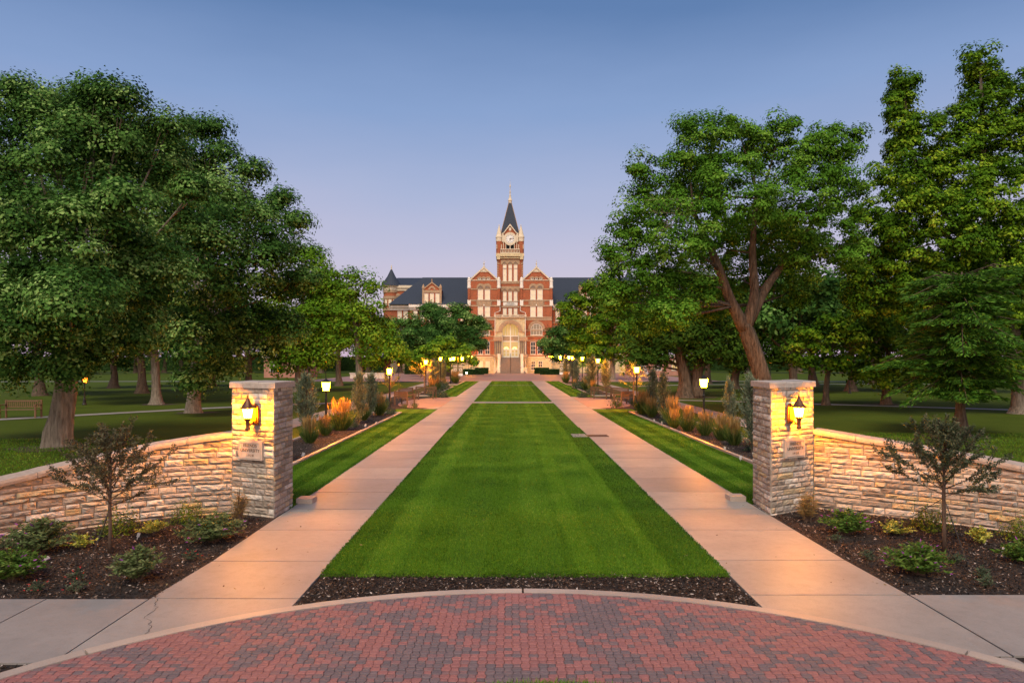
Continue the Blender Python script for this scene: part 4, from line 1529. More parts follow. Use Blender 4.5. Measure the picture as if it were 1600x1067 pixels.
# steps
mb = MB()
ns = 17
ztop = zb
for k in range(ns):
    zz = ztop * (k + 1) / ns
    ya_ = 152.0 + (YP - 0.6 - 152.0) * k / ns
    wl = 3.6 - 1.35 * min(1, k / 7)
    if k == ns - 1:
        wl = 2.25
    mb.box(cx - wl, cx + wl, ya_, YP + 1.2 if k == ns - 1 else ya_ + (YP - 0.6 - 152.0) / ns + 0.02, 0, zz - 0.001 * k, 0.4 + 0.2 * (k % 2))
hb(mb, 'entrance_steps', M['granite'])
for s in (-1, 1):
    mb = MB()
    xw = cx + s * 2.62
    prof = [(156.9, 0), (156.9, ztop + 0.85), (155.5, ztop + 0.85), (154.6, 1.8), (153.0, 1.05), (152.2, 0.75), (152.0, 0)]
    vs = [(xw + dx, y, z) for dx in (-0.33, 0.33) for y, z in prof]
    n = len(prof)
    mb.add(vs, [tuple(range(n)), tuple(range(2 * n - 1, n - 1, -1))] + [(i, (i + 1) % n, (i + 1) % n + n, i + n) for i in range(n)])
    mb.box(xw + s * 0.35, xw + s * 1.2, 155.2, 157.3, 0, 1.35)
    hb(mb, 'step_cheek', M['pale'])
mb = MB()
for k in range(6):
    f_ = k / 5
    mb.tube([(cx, 152.1 + 4.6 * f_, ztop * f_), (cx, 152.1 + 4.6 * f_, ztop * f_ + 0.95)], 0.04, 6)
mb.tube([(cx, 152.0, 0.95), (cx, 156.7, ztop + 0.95)], 0.045, 6)
hb(mb, 'handrail', M['iron2'])

# --- wings, roofs, dormers, end blocks
YW = 163.0
YR = 172.0
for sd in (-1, 1):
    q = lambda px: 797.2 + sd * px
    # central part of the wing and the set-back part beyond it
    mb = MB()
    pbox(mb, q(66), q(156.5), 484, 583.5, YW, YW + 18, YW)
    pbox(mb, q(156.5), q(187.6), 484, 583.5, YW + 0.8, YW + 18, YW)
    hb(mb, 'wing_wall', M['brick'])
    mb = MB()
    pbox(mb, q(66), q(158), 475.8, 480.2, YW - 0.65, YW + 0.1, YW)
    pbox(mb, q(66), q(157.2), 480.2, 484.2, YW - 0.25, YW + 0.1, YW)
    pbox(mb, q(158), q(189.2), 476.8, 480.6, YW + 0.1, YW + 0.9, YW)
    pbox(mb, q(158), q(188.4), 480.6, 484.4, YW + 0.5, YW + 0.9, YW)
    for k in range(46):
        pbox(mb, q(66.8 + k * 2.0), q(66.8 + k * 2.0 + 1.0), 480.3, 482.0, YW - 0.5, YW - 0.2, YW)
    hb(mb, 'wing_cornice', M['white'])
    mb = MB()
    ze, zr = Z(475.8, YW), Z(433.6, YR)
    xi, xo = X(q(62), YW), X(q(189.4), YW)
    xri, xro = X(q(40), YR), X(q(137), YR)
    mb.add([(xi, YW - 0.75, ze), (xo, YW - 0.75, ze), (xro, YR, zr), (xri, YR, zr), (xi, 2 * YR - YW, ze), (xo, 2 * YR - YW, ze)],
           [(0, 1, 2, 3), (1, 5, 2), (3, 2, 5, 4), (0, 3, 4), (0, 4, 5, 1)])
    hb(mb, 'wing_roof', M['slate'])
    mb = MB()
    for ya, yb, pr in ((503, 505, 0.1), (509, 511, 0.1), (524.4, 526.6, 0.1), (531, 533, 0.1), (553.8, 556, 0.1)):
        pbox(mb, q(66), q(156.5), ya, yb, YW - pr, YW + 0.02, YW)
        pbox(mb, q(156.5), q(187.6), ya, yb, YW + 0.8 - pr, YW + 0.82, YW)
    for k in (163.2, 173.2):
        pass
    mb.arch(X(q(173), YW), Z(515.0, YW), 0.95, 1.5, YW + 0.64, YW + 0.82, n=16)
    hb(mb, 'stone_courses', M['belt'])
    mb = MB()
    pbox(mb, q(66), q(156.5), 558.4, 583.5, YW - 0.2, YW + 1, YW)
    pbox(mb, q(156.5), q(187.8), 558.4, 583.5, YW + 0.6, YW + 1.4, YW)
    hb(mb, 'basement_wall', M['lime'])
    for k in (172.6, 163.4):
        window(q(k) - 3.3, q(k) + 3.3, 485.8, 501.2, YW + 0.8)
    window(q(173) - 3.6, q(173) + 3.6, 509.6, 520.5, YW + 0.8, 'glass', arch=True, rows=2, cols=2)
    for k in (173, 164):
        window(q(k) - 3.3, q(k) + 3.3, 535, 553, YW + 0.8, 'glass', rows=3, cols=2)
    for k in range(8):
        for ya, yb, pn in ((485.8, 501.2, 'blind'), (510, 523, 'glass'), (535, 553, 'glass')):
            window(q(74 + k * 10.6) - 3.2, q(74 + k * 10.6) + 3.2, ya, yb, YW, pn, rows=2, cols=2)
    # dormer on the wall head
    YD = YW - 0.35
    dx = 122.3
    mb = MB()
    mb.prism([(X(q(dx + 14.2), YD), Z(475.6, YD)), (X(q(dx - 14.2), YD), Z(475.6, YD)), (X(q(dx - 14.2), YD), Z(452.4, YD)), (X(q(dx), YD), Z(441.8, YD)), (X(q(dx + 14.2), YD), Z(452.4, YD))][::sd], YD, YD + 4.5)
    hb(mb, 'dormer_wall', M['brick'])
    mb = MB()
    zr_ = Z(441.0, YD)
    xm = X(q(dx), YD)
    for s in (-1, 1):
        xe = xm + s * 2.2
        mb.prism([(xe, Z(453.6, YD)), (xe, Z(451.6, YD)), (xm, Z(440.4, YD)), (xm, Z(442.6, YD))][::s], YD - 0.2, YD + 0.3)
        pbox(mb, q(dx) + s * 13.4 - 1.7, q(dx) + s * 13.4 + 1.7, 451.4, 475.8, YD - 0.16, YD + 0.3, YD)
        mb.lathe([(0.3, 0), (0.38, 0.1), (0.34, 0.5), (0.2, 0.8), (0.04, 1.15)], (X(q(dx) + s * 13.4, YD), YD + 0.05, Z(451.4, YD)), 8)
    pbox(mb, q(dx) - 12, q(dx) + 12, 453.4, 457.6, YD - 0.10, YD + 0.02, YD)
    mb.arch(xm, Z(452.8, YD), 0.45, 0.85, YD - 0.12, YD + 0.02, n=14)
    mb.lathe([(0.16, 0), (0.2, 0.1), (0.08, 0.25), (0.16, 0.5), (0.02, 0.8)], (xm, YD, Z(440.8, YD)), 8)
    pbox(mb, q(dx) - 12, q(dx) + 12, 473.4, 475.8, YD - 0.12, YD + 0.02, YD)
    hb(mb, 'dormer_stonework', M['belt'])
    mb = MB()
    yb_ = YD + 8.2
    mb.add([(xm - 2.25, YD + 0.3, Z(452.6, YD)), (xm, YD + 0.3, zr_), (xm + 2.25, YD + 0.3, Z(452.6, YD)), (xm - 2.25, YD + 5, Z(452.6, YD)), (xm, yb_, zr_), (xm + 2.25, YD + 5, Z(452.6, YD))],
           [(0, 1, 4, 3), (1, 2, 5, 4), (0, 3, 5, 2), (0, 2, 1), (3, 4, 5)])
    hb(mb, 'dormer_roof', M['slate'])
    for k in (-8.7, 0, 8.7):
        window(q(dx) + k - 3.1, q(dx) + k + 3.1, 458.6, 473.0, YD)
    # end block with round turret
    YE = 175.0
    Xe = lambda p: X(q(p), YE)
    mb = MB()
    xa_, xb_ = sorted((Xe(188), Xe(100)))
    mb.box(xa_, xb_, YE, YE + 16, 0, Z(454.4, YE))
    YTu = 176.2
    xt, rt = X(q(185.6), YTu), 2.0
    mb.lathe([(rt, 0), (rt, Z(453, YTu))], (xt, YTu, 0), 24)
    hb(mb, 'end_block_wall', M['brick'])
    mb = MB()
    mb.box(xa_ - 0.5, xb_ + 0.5, YE - 0.5, YE + 16.5, Z(450.2, YE), Z(446.2, YE))
    mb.box(xa_ - 0.2, xb_ + 0.2, YE - 0.22, YE + 16.2, Z(454.4, YE), Z(450.2, YE))
    mb.lathe([(rt + 0.1, Z(455, YTu)), (rt + 0.2, Z(453, YTu)), (rt + 0.2, Z(450, YTu)), (rt + 0.45, Z(448.5, YTu)), (rt + 0.5, Z(447, YTu))], (xt, YTu, 0), 24)
    hb(mb, 'end_block_cornice', M['pale'])
    mb = MB()
    mb.lathe([(rt + 0.12, Z(468, YTu)), (rt + 0.12, Z(463.5, YTu))], (xt, YTu, 0), 24)
    mb.lathe([(rt + 0.12, Z(458, YTu)), (rt + 0.12, Z(455.4, YTu))], (xt, YTu, 0), 24)
    mb.lathe([(rt + 0.25, Z(486, YTu)), (rt + 0.25, Z(481.5, YTu))], (xt, YTu, 0), 24)
    mb.box(xa_, xb_, YE - 0.1, YE + 0.02, Z(466, YE), Z(463, YE))
    mb.arch(Xe(176), Z(465.5, YE), 0.5, 1.1, YE - 0.15, YE + 0.02, n=14)
    hb(mb, 'stone_courses', M['belt'])
    window(q(176) - 2.6, q(176) + 2.6, 466.2, 474, YE, rows=1)
    mb = MB()
    mb.lathe([(rt + 0.75, Z(447.4, YTu)), (rt * 0.52, Z(432, YTu)), (0.05, Z(419.5, YTu))], (xt, YTu, 0), 28)
    tr_ = hb(mb, 'turret_roof', M['slate'])
    mb = MB()
    mb.lathe([(0.22, -0.25), (0.14, 0.1), (0.17, 0.3), (0.03, 0.95)], (xt, YTu, Z(419.5, YTu)), 8)
    hb(mb, 'finial', M['pale'], tr_)
    mb = MB()
    for k in (0.10, 0.33, 0.56):
        a = math.pi * (1 + (k if sd < 0 else 1 - k))
        a = -math.pi / 2 + (k - 0.33) * 2.4 * (1 if sd > 0 else -1) * -1
        p = Vector((xt + (rt + 0.03) * math.cos(a), YTu + (rt + 0.03) * math.sin(a), 0))
        tdir = Vector((-math.sin(a), math.cos(a), 0)) * 0.38
        for z_a, z_b in ((Z(479, YTu), Z(469, YTu)),):
            mb.add([tuple(p - tdir + Vector((0, 0, z_a))), tuple(p + tdir + Vector((0, 0, z_a))), tuple(p + tdir + Vector((0, 0, z_b))), tuple(p - tdir + Vector((0, 0, z_b)))], [(0, 1, 2, 3)])
            n_ = Vector((math.cos(a), math.sin(a), 0)) * 0.06
            mb.add([tuple(p + n_ - tdir + Vector((0, 0, z_a))), tuple(p + n_ + tdir + Vector((0, 0, z_a))), tuple(p + n_ + tdir + Vector((0, 0, z_b))), tuple(p + n_ - tdir + Vector((0, 0, z_b)))], [(0, 1, 2, 3)])
    hb(mb, 'turret_window', M['blind'])
    # roof of the end block
    mb = MB()
    ze = Z(446.2, YE)
    xo_, xi_ = Xe(188.5), Xe(60)
    yr_ = YE + 8
    zr = Z(434.2, YE + 8)
    mb.add([(xo_, YE - 0.5, ze), (xi_, YE - 0.5, ze), (xi_, yr_, zr), (X(q(176), yr_), yr_, zr), (xo_, YE + 16.5, ze), (xi_, YE + 16.5, ze)],
           [(0, 1, 2, 3), (0, 3, 4), (3, 2, 5, 4), (1, 5, 2), (0, 4, 5, 1)])
    hb(mb, 'end_block_roof', M['slate'])

# ------------------------------------------------------------------ trees
def bark_mat(name, lo, hi, scale=5.0):
    m, t, b = nmat(name)
    f = N_noise(t, scale, 6, 0.65, stretch=(2.4, 2.4, 0.35))
    t.links.new(N_ramp(t, f, [(0.3, lo), (0.55, tuple((a + c) / 2 for a, c in zip(lo, hi))), (0.75, hi)]), b.inputs['Base Color'])
    b.inputs['Roughness'].default_value = 0.95
    b.inputs['Specular IOR Level'].default_value = 0.1
    N_bump(t, b, f, 1.0, 0.08)
    return m


M['bark_pale'] = bark_mat('pale_oak_bark', (0.08, 0.066, 0.05), (0.30, 0.26, 0.205))
M['bark_cotton'] = bark_mat('cottonwood_bark', (0.03, 0.022, 0.016), (0.19, 0.145, 0.105), 5.0)
M['bark_dark'] = bark_mat('dark_bark', (0.04, 0.030, 0.022), (0.16, 0.12, 0.085))
M['bark_thin'] = bark_mat('sapling_bark', (0.10, 0.065, 0.045), (0.24, 0.16, 0.115), 14)
M['twig'] = plain('bare_twig', (0.22, 0.17, 0.13), 0.9)
M['oak'] = leafy('oak_leaf', [(0, (0.010, 0.029, 0.005)), (0.35, (0.025, 0.076, 0.012)), (0.7, (0.077, 0.174, 0.031)), (1, (0.270, 0.404, 0.120))], 0.25)
M['cotton'] = leafy('cottonwood_leaf', [(0, (0.027, 0.083, 0.006)), (0.45, (0.064, 0.168, 0.013)), (0.8, (0.114, 0.245, 0.022)), (1, (0.216, 0.334, 0.051))], 0.28)
M['syc'] = leafy('sycamore_leaf', [(0, (0.023, 0.064, 0.004)), (0.45, (0.053, 0.131, 0.006)), (0.75, (0.131, 0.241, 0.012)), (1, (0.283, 0.364, 0.026))], 0.28)
M['cypress'] = leafy('cypress_needle', [(0, (0.019, 0.062, 0.006)), (0.6, (0.054, 0.153, 0.013)), (1, (0.121, 0.246, 0.022))], 0.25, 0.6, 0.15)
M['dark_leaf'] = leafy('dark_leaf', [(0, (0.013, 0.036, 0.003)), (0.6, (0.033, 0.078, 0.007)), (1, (0.079, 0.139, 0.014))], 0.2)
M['bright_leaf'] = leafy('bright_leaf', [(0, (0.037, 0.101, 0.006)), (0.5, (0.089, 0.204, 0.010)), (1, (0.216, 0.329, 0.025))], 0.25)
M['juniper'] = leafy('juniper_spray', [(0, (0.048, 0.072, 0.042)), (0.5, (0.116, 0.152, 0.090)), (1, (0.238, 0.264, 0.165))], 0.1, 0.7, 0.15)
M['hedge'] = leafy('hedge_leaf', [(0, (0.010, 0.026, 0.007)), (0.6, (0.022, 0.052, 0.012)), (1, (0.045, 0.085, 0.020))], 0.15)


def crown(name, lobes, per_m2, per, cr_, ls, mat, parent, loc, seed, fill=0.2, flat=0.84, up=0.30, aspect=0.62, zmin=None):
    """leaf clumps spread over the shells of several ellipsoid masses; lobes: (x,y,z,rx,ry,rz)"""
    rg = np.random.default_rng(seed)
    Cn, On, Cr = [], [], []
    L = np.array(lobes, dtype=float)
    for i, (x, y, z, rx, ry, rz_) in enumerate(L):
        rm = (rx * ry * rz_) ** (1 / 3)
        n = max(6, int(4 * math.pi * rm * rm * per_m2))
        d = unit(rg.normal(size=(n, 3)))
        k = np.where(rg.random(n) < fill, rg.uniform(0.25, 0.75, n), rg.uniform(0.78, 1.08, n))
        p = np.array([x, y, z]) + d * k[:, None] * np.maximum(np.array([rx, ry, rz_]) - 0.5 * cr_, 0.35 * np.array([rx, ry, rz_]))
        keep = np.ones(n, bool)
        for j, q in enumerate(L):
            if j != i:
                e = (p - q[:3]) / q[3:]
                keep &= (np.sum(e * e, 1) > 0.45) | (rg.random(n) < 0.18)
        if zmin is not None:
            keep &= p[:, 2] > zmin
        Cn.append(p[keep]); On.append(d[keep])
    P = np.concatenate(Cn); O = np.concatenate(On)
    n = len(P)
    size = cr_ * rg.uniform(0.6, 1.35, n)
    tone = rg.random(n)
    idx = np.repeat(np.arange(n), per)
    N = len(idx)
    u = unit(rg.normal(size=(N, 3)))
    dome = rg.random(N) < 0.78
    u[dome, 2] = np.abs(u[dome, 2])
    rad = np.where(rg.random(N) < 0.72, rg.uniform(0.72, 1.05, N), rg.random(N) ** 0.5)
    lump = 1 + 0.22 * np.sin(5 * np.arctan2(u[:, 1], u[:, 0]) + 17 * tone[idx]) * np.sin(4 * u[:, 2] + 9 * tone[idx])
    pos = P[idx] + u * (rad * lump * size[idx])[:, None] * np.array([1, 1, flat])
    nr = u * 0.95 + O[idx] * 0.3 + rg.normal(size=(N, 3)) * 0.26
    nr[:, 2] += up
    v, q = leaf_quads(pos, unit(nr), ls * rg.uniform(0.65, 1.35, N), aspect, rg, 0.12)
    rnd = np.clip(0.62 * rg.random(n)[idx] + 0.42 * rg.random(N), 0, 1)
    return np_mesh(name, v, q, rnd, mat, parent, loc)


def limbs(mb, tips, start, r0, rg, n=7, sub=3, droop=0.12):
    """one bough from the trunk to the heart of each mass, with side branches"""
    s = Vector(start)
    for (x, y, z, rx, ry, rz_) in tips:
        e = Vector((x, y, z))
        mid = s.lerp(e, 0.5) + Vector((rg.uniform(-.4, .4), rg.uniform(-.4, .4), -droop * (e - s).length * 0.35))
        pts = []
        for k in range(6):
            t_ = k / 5
            pts.append(s * (1 - t_) ** 2 + mid * 2 * t_ * (1 - t_) + e * t_ * t_)
        rr = [r0 * (1 - 0.82 * k / 5) for k in range(6)]
        mb.tube(pts, rr, n)
        for k in range(sub):
            d = Vector((rg.gauss(0, 1), rg.gauss(0, 1), rg.gauss(0.2, 0.7))).normalized()
            b0 = pts[rg.choice((3, 4, 5))]
            tip = e + Vector((d.x * rx, d.y * ry, d.z * rz_)) * 0.85
            mb.tube([b0, b0.lerp(tip, 0.5) + Vector((0, 0, 0.15)), tip], [r0 * 0.25, r0 * 0.15, r0 * 0.04], 5)


def trunk_tube(mb, pts, rads, seed=0, n=22, flute=0.10, flare=1.7):
    """trunk with root flare; pts from the ground up"""
    P = smooth_pts([tuple(p) for p in pts], 4)
    m_ = len(P)
    rr = []
    for i in range(m_):
        u = i / (m_ - 1) * (len(rads) - 1)
        a = int(min(u, len(rads) - 2))
        rr.append(rads[a] + (rads[a + 1] - rads[a]) * (u - a))
    b = Vector(P[0])
    P2 = [tuple(b + Vector((0, 0, -0.15)))] + [tuple(b + Vector((0, 0, z))) for z in (0.0, 0.18, 0.45)] + [p for p in P if p[2] > b.z + 0.8]
    r2 = [rr[0] * flare * 1.15, rr[0] * flare, rr[0] * (1 + (flare - 1) * 0.5), rr[0] * (1 + (flare - 1) * 0.16)] + [r_ for p, r_ in zip(P, rr) if p[2] > b.z + 0.8]
    mb.tube(P2, r2, n, flute=flute, seed=seed)


def lob(px, py, rp, d, dd=0.0, sq=1.0, sx=1.0):
    """mass seen at a photo pixel with pixel radius rp, standing at distance d+dd"""
    y = d + dd
    r_ = rp * y / F
    return (wx(px, y), y, wz(py, y), r_ * sx, r_, r_ * sq)


def rel(lobes, base):
    return lobes


def big_tree(name, label, base, trunk_pts, trunk_r, lobes, forks, mats, seed, per_m2, per, cr_, ls, group=None, flute=0.10, sub=3, fill=0.15, up=0.30, flare=1.6, limb_r=0.16, aspect=0.62, parts_extra=None):
    rg = random.Random(seed)
    root = thing(name, label, 'tree', (base[0], base[1], 0), group=group)
    o = root.location
    mb = MB()
    trunk_tube(mb, trunk_pts, trunk_r, seed, flute=flute, flare=flare)
    for f_pts, f_r in forks:
        mb.tube(smooth_pts(f_pts, 4), list(np.interp(np.linspace(0, 1, (len(f_pts) - 1) * 4 + 1), np.linspace(0, 1, len(f_r)), f_r)), 12, flute=0.07, seed=seed)
    hubs = [Vector(p) for f in forks for p in smooth_pts(f[0], 4)[3:]] + ([] if len(forks) > 1 else [Vector(p) for p in trunk_pts[-2:]])
    for lb in lobes:
        c_ = Vector(lb[:3])
        low = [p for p in hubs if p.z < c_.z - 0.35 * (Vector((p.x, p.y)) - Vector((c_.x, c_.y))).length * 0.6] or hubs[:1] or [trunk_pts[-1]]
        s = min(low, key=lambda p: (Vector(p) - c_).length)
        limbs(mb, [lb], s, limb_r * min(1.0, 0.35 + 0.08 * (Vector(s) - c_).length), rg, sub=sub)
    mb.build('trunk', mats[0], root, True, loc=o)
    crown('crown', lobes, per_m2, per, cr_, ls, mats[1], root, o, seed, fill=fill, up=up, aspect=aspect)
    return root


def tp(px, py, d):
    return (wx(px, d), d, wz(py, d))


rr_ = random.Random(77)
# --- the big pale-trunked oak by the garden wall
d = 23.7
lb = [lob(60, 525, 75, d, -1), lob(150, 480, 90, d, -2.5), lob(25, 420, 100, d, -2), lob(115, 385, 100, d, -3.0), lob(215, 430, 75, d, -1), lob(55, 270, 105, d, 0),
      lob(150, 225, 72, d, 0), lob(225, 270, 66, d, 1.5), lob(-50, 320, 110, d, 0), lob(5, 195, 55, d, 1), lob(215, 520, 52, d, 0), lob(105, 583, 34, d, -2), lob(-50, 490, 100, d, 0),
      lob(20, 590, 40, d, 0), lob(250, 350, 66, d, 2), lob(80, 175, 38, d, 1), lob(150, 560, 40, d, -1), lob(40, 330, 60, d, -4), lob(190, 320, 55, d, -3), lob(150, 150, 26, d, 0), lob(195, 162, 24, d, 0), lob(262, 205, 26, d, 1), lob(30, 150, 24, d, 1), lob(300, 300, 30, d, 0), lob(270, 440, 36, d, -1), lob(110, 470, 60, d, -5), lob(20, 500, 56, d, -4)]
big_tree('oak_tree', 'huge spreading oak with a thick pale fluted trunk close behind the garden wall', (-15.7, 23.7), [tp(92, 697, d), tp(97, 650, d), tp(104, 600, d), tp(108, 560, d), tp(112, 500, d)],
         [0.38, 0.32, 0.30, 0.29, 0.27], lb, [], (M['bark_pale'], M['oak']), 101, 0.75, 330, 0.80, 0.122, flute=0.3, flare=1.18, limb_r=0.10, fill=0.1)
# --- the second and third oak
d = 39.0
lb = [lob(296, 268, 56, d), lob(250, 232, 44, d), lob(360, 315, 54, d), lob(412, 362, 46, d), lob(385, 400, 80, d, -2), lob(440, 432, 52, d), lob(320, 420, 85, d, -4), lob(300, 525, 62, d, -3),
      lob(390, 520, 62, d), lob(440, 520, 40, d), lob(302, 598, 27, d, -3), lob(345, 568, 38, d), lob(330, 350, 74, d, -4), lob(455, 405, 26, d), lob(330, 205, 20, d), lob(345, 245, 24, d), lob(395, 272, 22, d), lob(440, 315, 20, d), lob(462, 350, 18, d), lob(300, 205, 22, d), lob(478, 440, 22, d)]
big_tree('oak_tree', 'tall dark oak whose trunk has a leafy tuft low down, beside the thin park path', gp(303, 645), [tp(303, 645, d), tp(305, 600, d), tp(310, 560, d), tp(318, 500, d)],
         [0.38, 0.34, 0.32, 0.26], lb, [], (M['bark_pale'], M['oak']), 102, 0.42, 270, 1.05, 0.175, flute=0.12, flare=1.35, fill=0.1, limb_r=0.09)
d = 46.4
lb = [lob(240, 258, 64, d, 2), lob(180, 205, 54, d, 2), lob(190, 400, 80, d), lob(255, 500, 66, d), lob(170, 520, 72, d), lob(110, 300, 90, d, 3), lob(290, 395, 60, d), lob(120, 170, 42, d, 2), lob(110, 480, 66, d, 3)]
big_tree('oak_tree', 'oak with a flared orange-lit trunk base standing alone on the shaded lawn', gp(245, 632), [tp(245, 632, d), tp(244, 600, d), tp(242, 560, d), tp(235, 500, d)],
         [0.32, 0.27, 0.26, 0.22], lb, [], (M['bark_pale'], M['oak']), 103, 0.36, 220, 1.15, 0.21, flare=1.7, fill=0.1, limb_r=0.10)
# bare soil worn round the nearer trunks
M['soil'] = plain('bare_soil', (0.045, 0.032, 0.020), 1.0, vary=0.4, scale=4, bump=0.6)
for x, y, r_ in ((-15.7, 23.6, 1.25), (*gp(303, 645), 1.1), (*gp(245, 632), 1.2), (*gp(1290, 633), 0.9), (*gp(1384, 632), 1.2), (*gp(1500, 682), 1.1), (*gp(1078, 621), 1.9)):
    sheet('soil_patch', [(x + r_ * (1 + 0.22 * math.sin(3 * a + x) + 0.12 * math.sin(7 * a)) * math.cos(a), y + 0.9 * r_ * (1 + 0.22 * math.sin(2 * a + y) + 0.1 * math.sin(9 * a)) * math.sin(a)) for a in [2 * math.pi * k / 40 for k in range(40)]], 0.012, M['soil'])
# --- lighter trees between the oaks and the hall
d = 65.0
lb = [lob(472, 432, 46, d), lob(512, 442, 34, d), lob(452, 500, 56, d), lob(502, 512, 46, d), lob(476, 552, 40, d), lob(530, 480, 28, d), lob(440, 560, 34, d), lob(488, 405, 24, d), lob(505, 560, 26, d)]
big_tree('shade_tree', 'light green tree with a straight pale trunk seen between gate pillar and lamp', gp(467, 612), [tp(467, 612, d), tp(467, 590, d), tp(468, 560, d), tp(470, 500, d)],
         [0.45, 0.36, 0.34, 0.25], lb, [], (M['bark_pale'], M['bright_leaf']), 104, 0.42, 140, 1.1, 0.26)
d = 58.0
lb = [lob(548, 478, 34, d), lob(572, 450, 26, d), lob(585, 490, 26, d), lob(540, 535, 36, d), lob(580, 530, 34, d), lob(560, 500, 30, d), lob(528, 500, 24, d), lob(610, 548, 24, d), lob(545, 440, 16, d), lob(575, 560, 24, d)]
big_tree('shade_tree', 'open airy tree with pale upright trunk rising behind two grey junipers', gp(563, 618), [tp(564, 618, d), tp(562, 590, d), tp(560, 560, d), tp(557, 520, d)],
         [0.38, 0.30, 0.27, 0.2], lb, [], (M['bark_pale'], M['bright_leaf']), 105, 0.36, 90, 0.95, 0.24, limb_r=0.11)
d = 92.0
lb = [lob(598, 520, 24, d), lob(615, 552, 24, d), lob(588, 556, 24, d), lob(630, 560, 16, d), lob(602, 545, 26, d), lob(585, 535, 16, d)]
big_tree('shade_tree', 'rounded leafy tree with a slim dark trunk before the round turret of the hall', (wx(604, d), d), [tp(604, 598, d), tp(603, 585, d), tp(602, 570, d), tp(602, 545, d)],
         [0.24, 0.2, 0.17, 0.12], lb, [], (M['bark_dark'], M['bright_leaf']), 106, 0.4, 70, 1.0, 0.36)
d = 128.0
lb = [lob(690, 508, 30, d), lob(655, 530, 27, d), lob(726, 505, 26, d), lob(738, 535, 20, d, -3), lob(700, 545, 30, d), lob(660, 556, 24, d), lob(744, 505, 14, d), lob(752, 541, 9, d), lob(640, 545, 16, d), lob(672, 490, 18, d), lob(715, 488, 16, d), lob(757, 515, 5, d), lob(690, 525, 30, d, -5)]
big_tree('oak_tree', 'broad dense dark oak covering the wing of the hall', (wx(698, d), d), [tp(698, 588, d), tp(698, 575, d), tp(697, 560, d), tp(696, 540, d)],
         [0.7, 0.55, 0.5, 0.4], lb, [], (M['bark_dark'], M['oak']), 107, 0.34, 160, 1.25, 0.36)
d = 108.0
lb = [lob(690, 548, 24, d), lob(662, 560, 18, d), lob(720, 556, 20, d), lob(692, 566, 20, d), lob(738, 566, 10, d), lob(648, 568, 12, d)]
big_tree('shade_tree', 'low wide light green tree in front of the dense dark oak at the hall', (wx(692, d), d), [tp(692, 592, d), tp(692, 585, d), tp(691, 577, d), tp(690, 565, d)],
         [0.3, 0.24, 0.2, 0.15], lb, [], (M['bark_dark'], M['bright_leaf']), 108, 0.4, 70, 1.0, 0.38, flare=1.3)
# --- cottonwood side
d = 34.0
lb = [lob(1110, 232, 58, d, -1), lob(1180, 215, 40, d), lob(1238, 238, 52, d), lob(1310, 228, 40, d), lob(1042, 285, 52, d, 0), lob(1000, 345, 52, d), lob(978, 415, 46, d), lob(968, 470, 36, d),
      lob(1062, 365, 62, d, -3), lob(1152, 305, 70, d, -2), lob(1250, 315, 68, d, -1), lob(1312, 300, 46, d), lob(1050, 492, 38, d, -3), lob(1082, 458, 40, d, -2), lob(1000, 505, 38, d), lob(1262, 405, 44, d),
      lob(1322, 385, 46, d), lob(1205, 350, 44, d, 2), lob(1006, 262, 26, d), lob(1075, 205, 26, d), lob(1150, 200, 24, d), lob(1215, 200, 26, d), lob(1285, 215, 24, d), lob(955, 395, 22, d), lob(948, 440, 18, d), lob(1025, 430, 40, d, -2), lob(1120, 385, 44, d, 2), lob(1335, 215, 16, d), lob(1200, 425, 44, d, 6), lob(1150, 430, 40, d, 7), lob(1235, 455, 40, d, 6), lob(1110, 470, 38, d, 6), lob(1170, 370, 46, d, 5), lob(1235, 390, 50, d, 5), lob(1090, 300, 50, d, 3), lob(1020, 470, 40, d, 3)]
T0 = (wx(1208, d), d, 0)
cw = big_tree('cottonwood_tree', 'large cottonwood with a leaning trunk forked low behind the gate pillar', T0[:2],
              [T0, tp(1197, 610, d), tp(1186, 570, d), tp(1172, 530, d), tp(1163, 508, d)], [0.47, 0.42, 0.40, 0.39, 0.35], lb,
              [([tp(1164, 515, d), tp(1140, 465, d), tp(1118, 405, d), tp(1085, 335, d - 1)], [0.34, 0.24, 0.19, 0.11]),
               ([tp(1166, 512, d), tp(1179, 460, d), tp(1176, 395, d + .4), tp(1182, 310, d)], [0.32, 0.23, 0.18, 0.09]),
               ([tp(1172, 500, d + .1), tp(1197, 450, d + .3), tp(1225, 412, d + .5), tp(1265, 355, d)], [0.28, 0.22, 0.17, 0.09])],
              (M['bark_cotton'], M['cotton']), 111, 1.25, 150, 0.54, 0.135, flute=0.13, flare=1.3, limb_r=0.10, fill=0.12)
# bare dead twigs at the edge of its crown
mb = MB()
rg = random.Random(5)
b0 = Vector(tp(1075, 325, 31.2))
for k in range(16):
    a = b0 + Vector((rg.uniform(-0.3, 0.5), rg.uniform(-.3, .3), rg.uniform(-.4, .4)))
    e = Vector(tp(rg.uniform(1000, 1045), rg.uniform(310, 372), 31.0 + rg.uniform(-.4, .4)))
    m1 = a.lerp(e, 0.5) + Vector((0, 0, rg.uniform(-.25, .3)))
    mb.tube([a, m1, e], [0.022, 0.014, 0.004], 4)
    for j in range(3):
        s = m1.lerp(e, rg.random())
        mb.tube([s, s + Vector((rg.uniform(-.5, .1), rg.uniform(-.2, .2), rg.uniform(-.4, .3)))], [0.009, 0.003], 4)
mb.build('dead_twigs', M['twig'], cw, loc=cw.location)

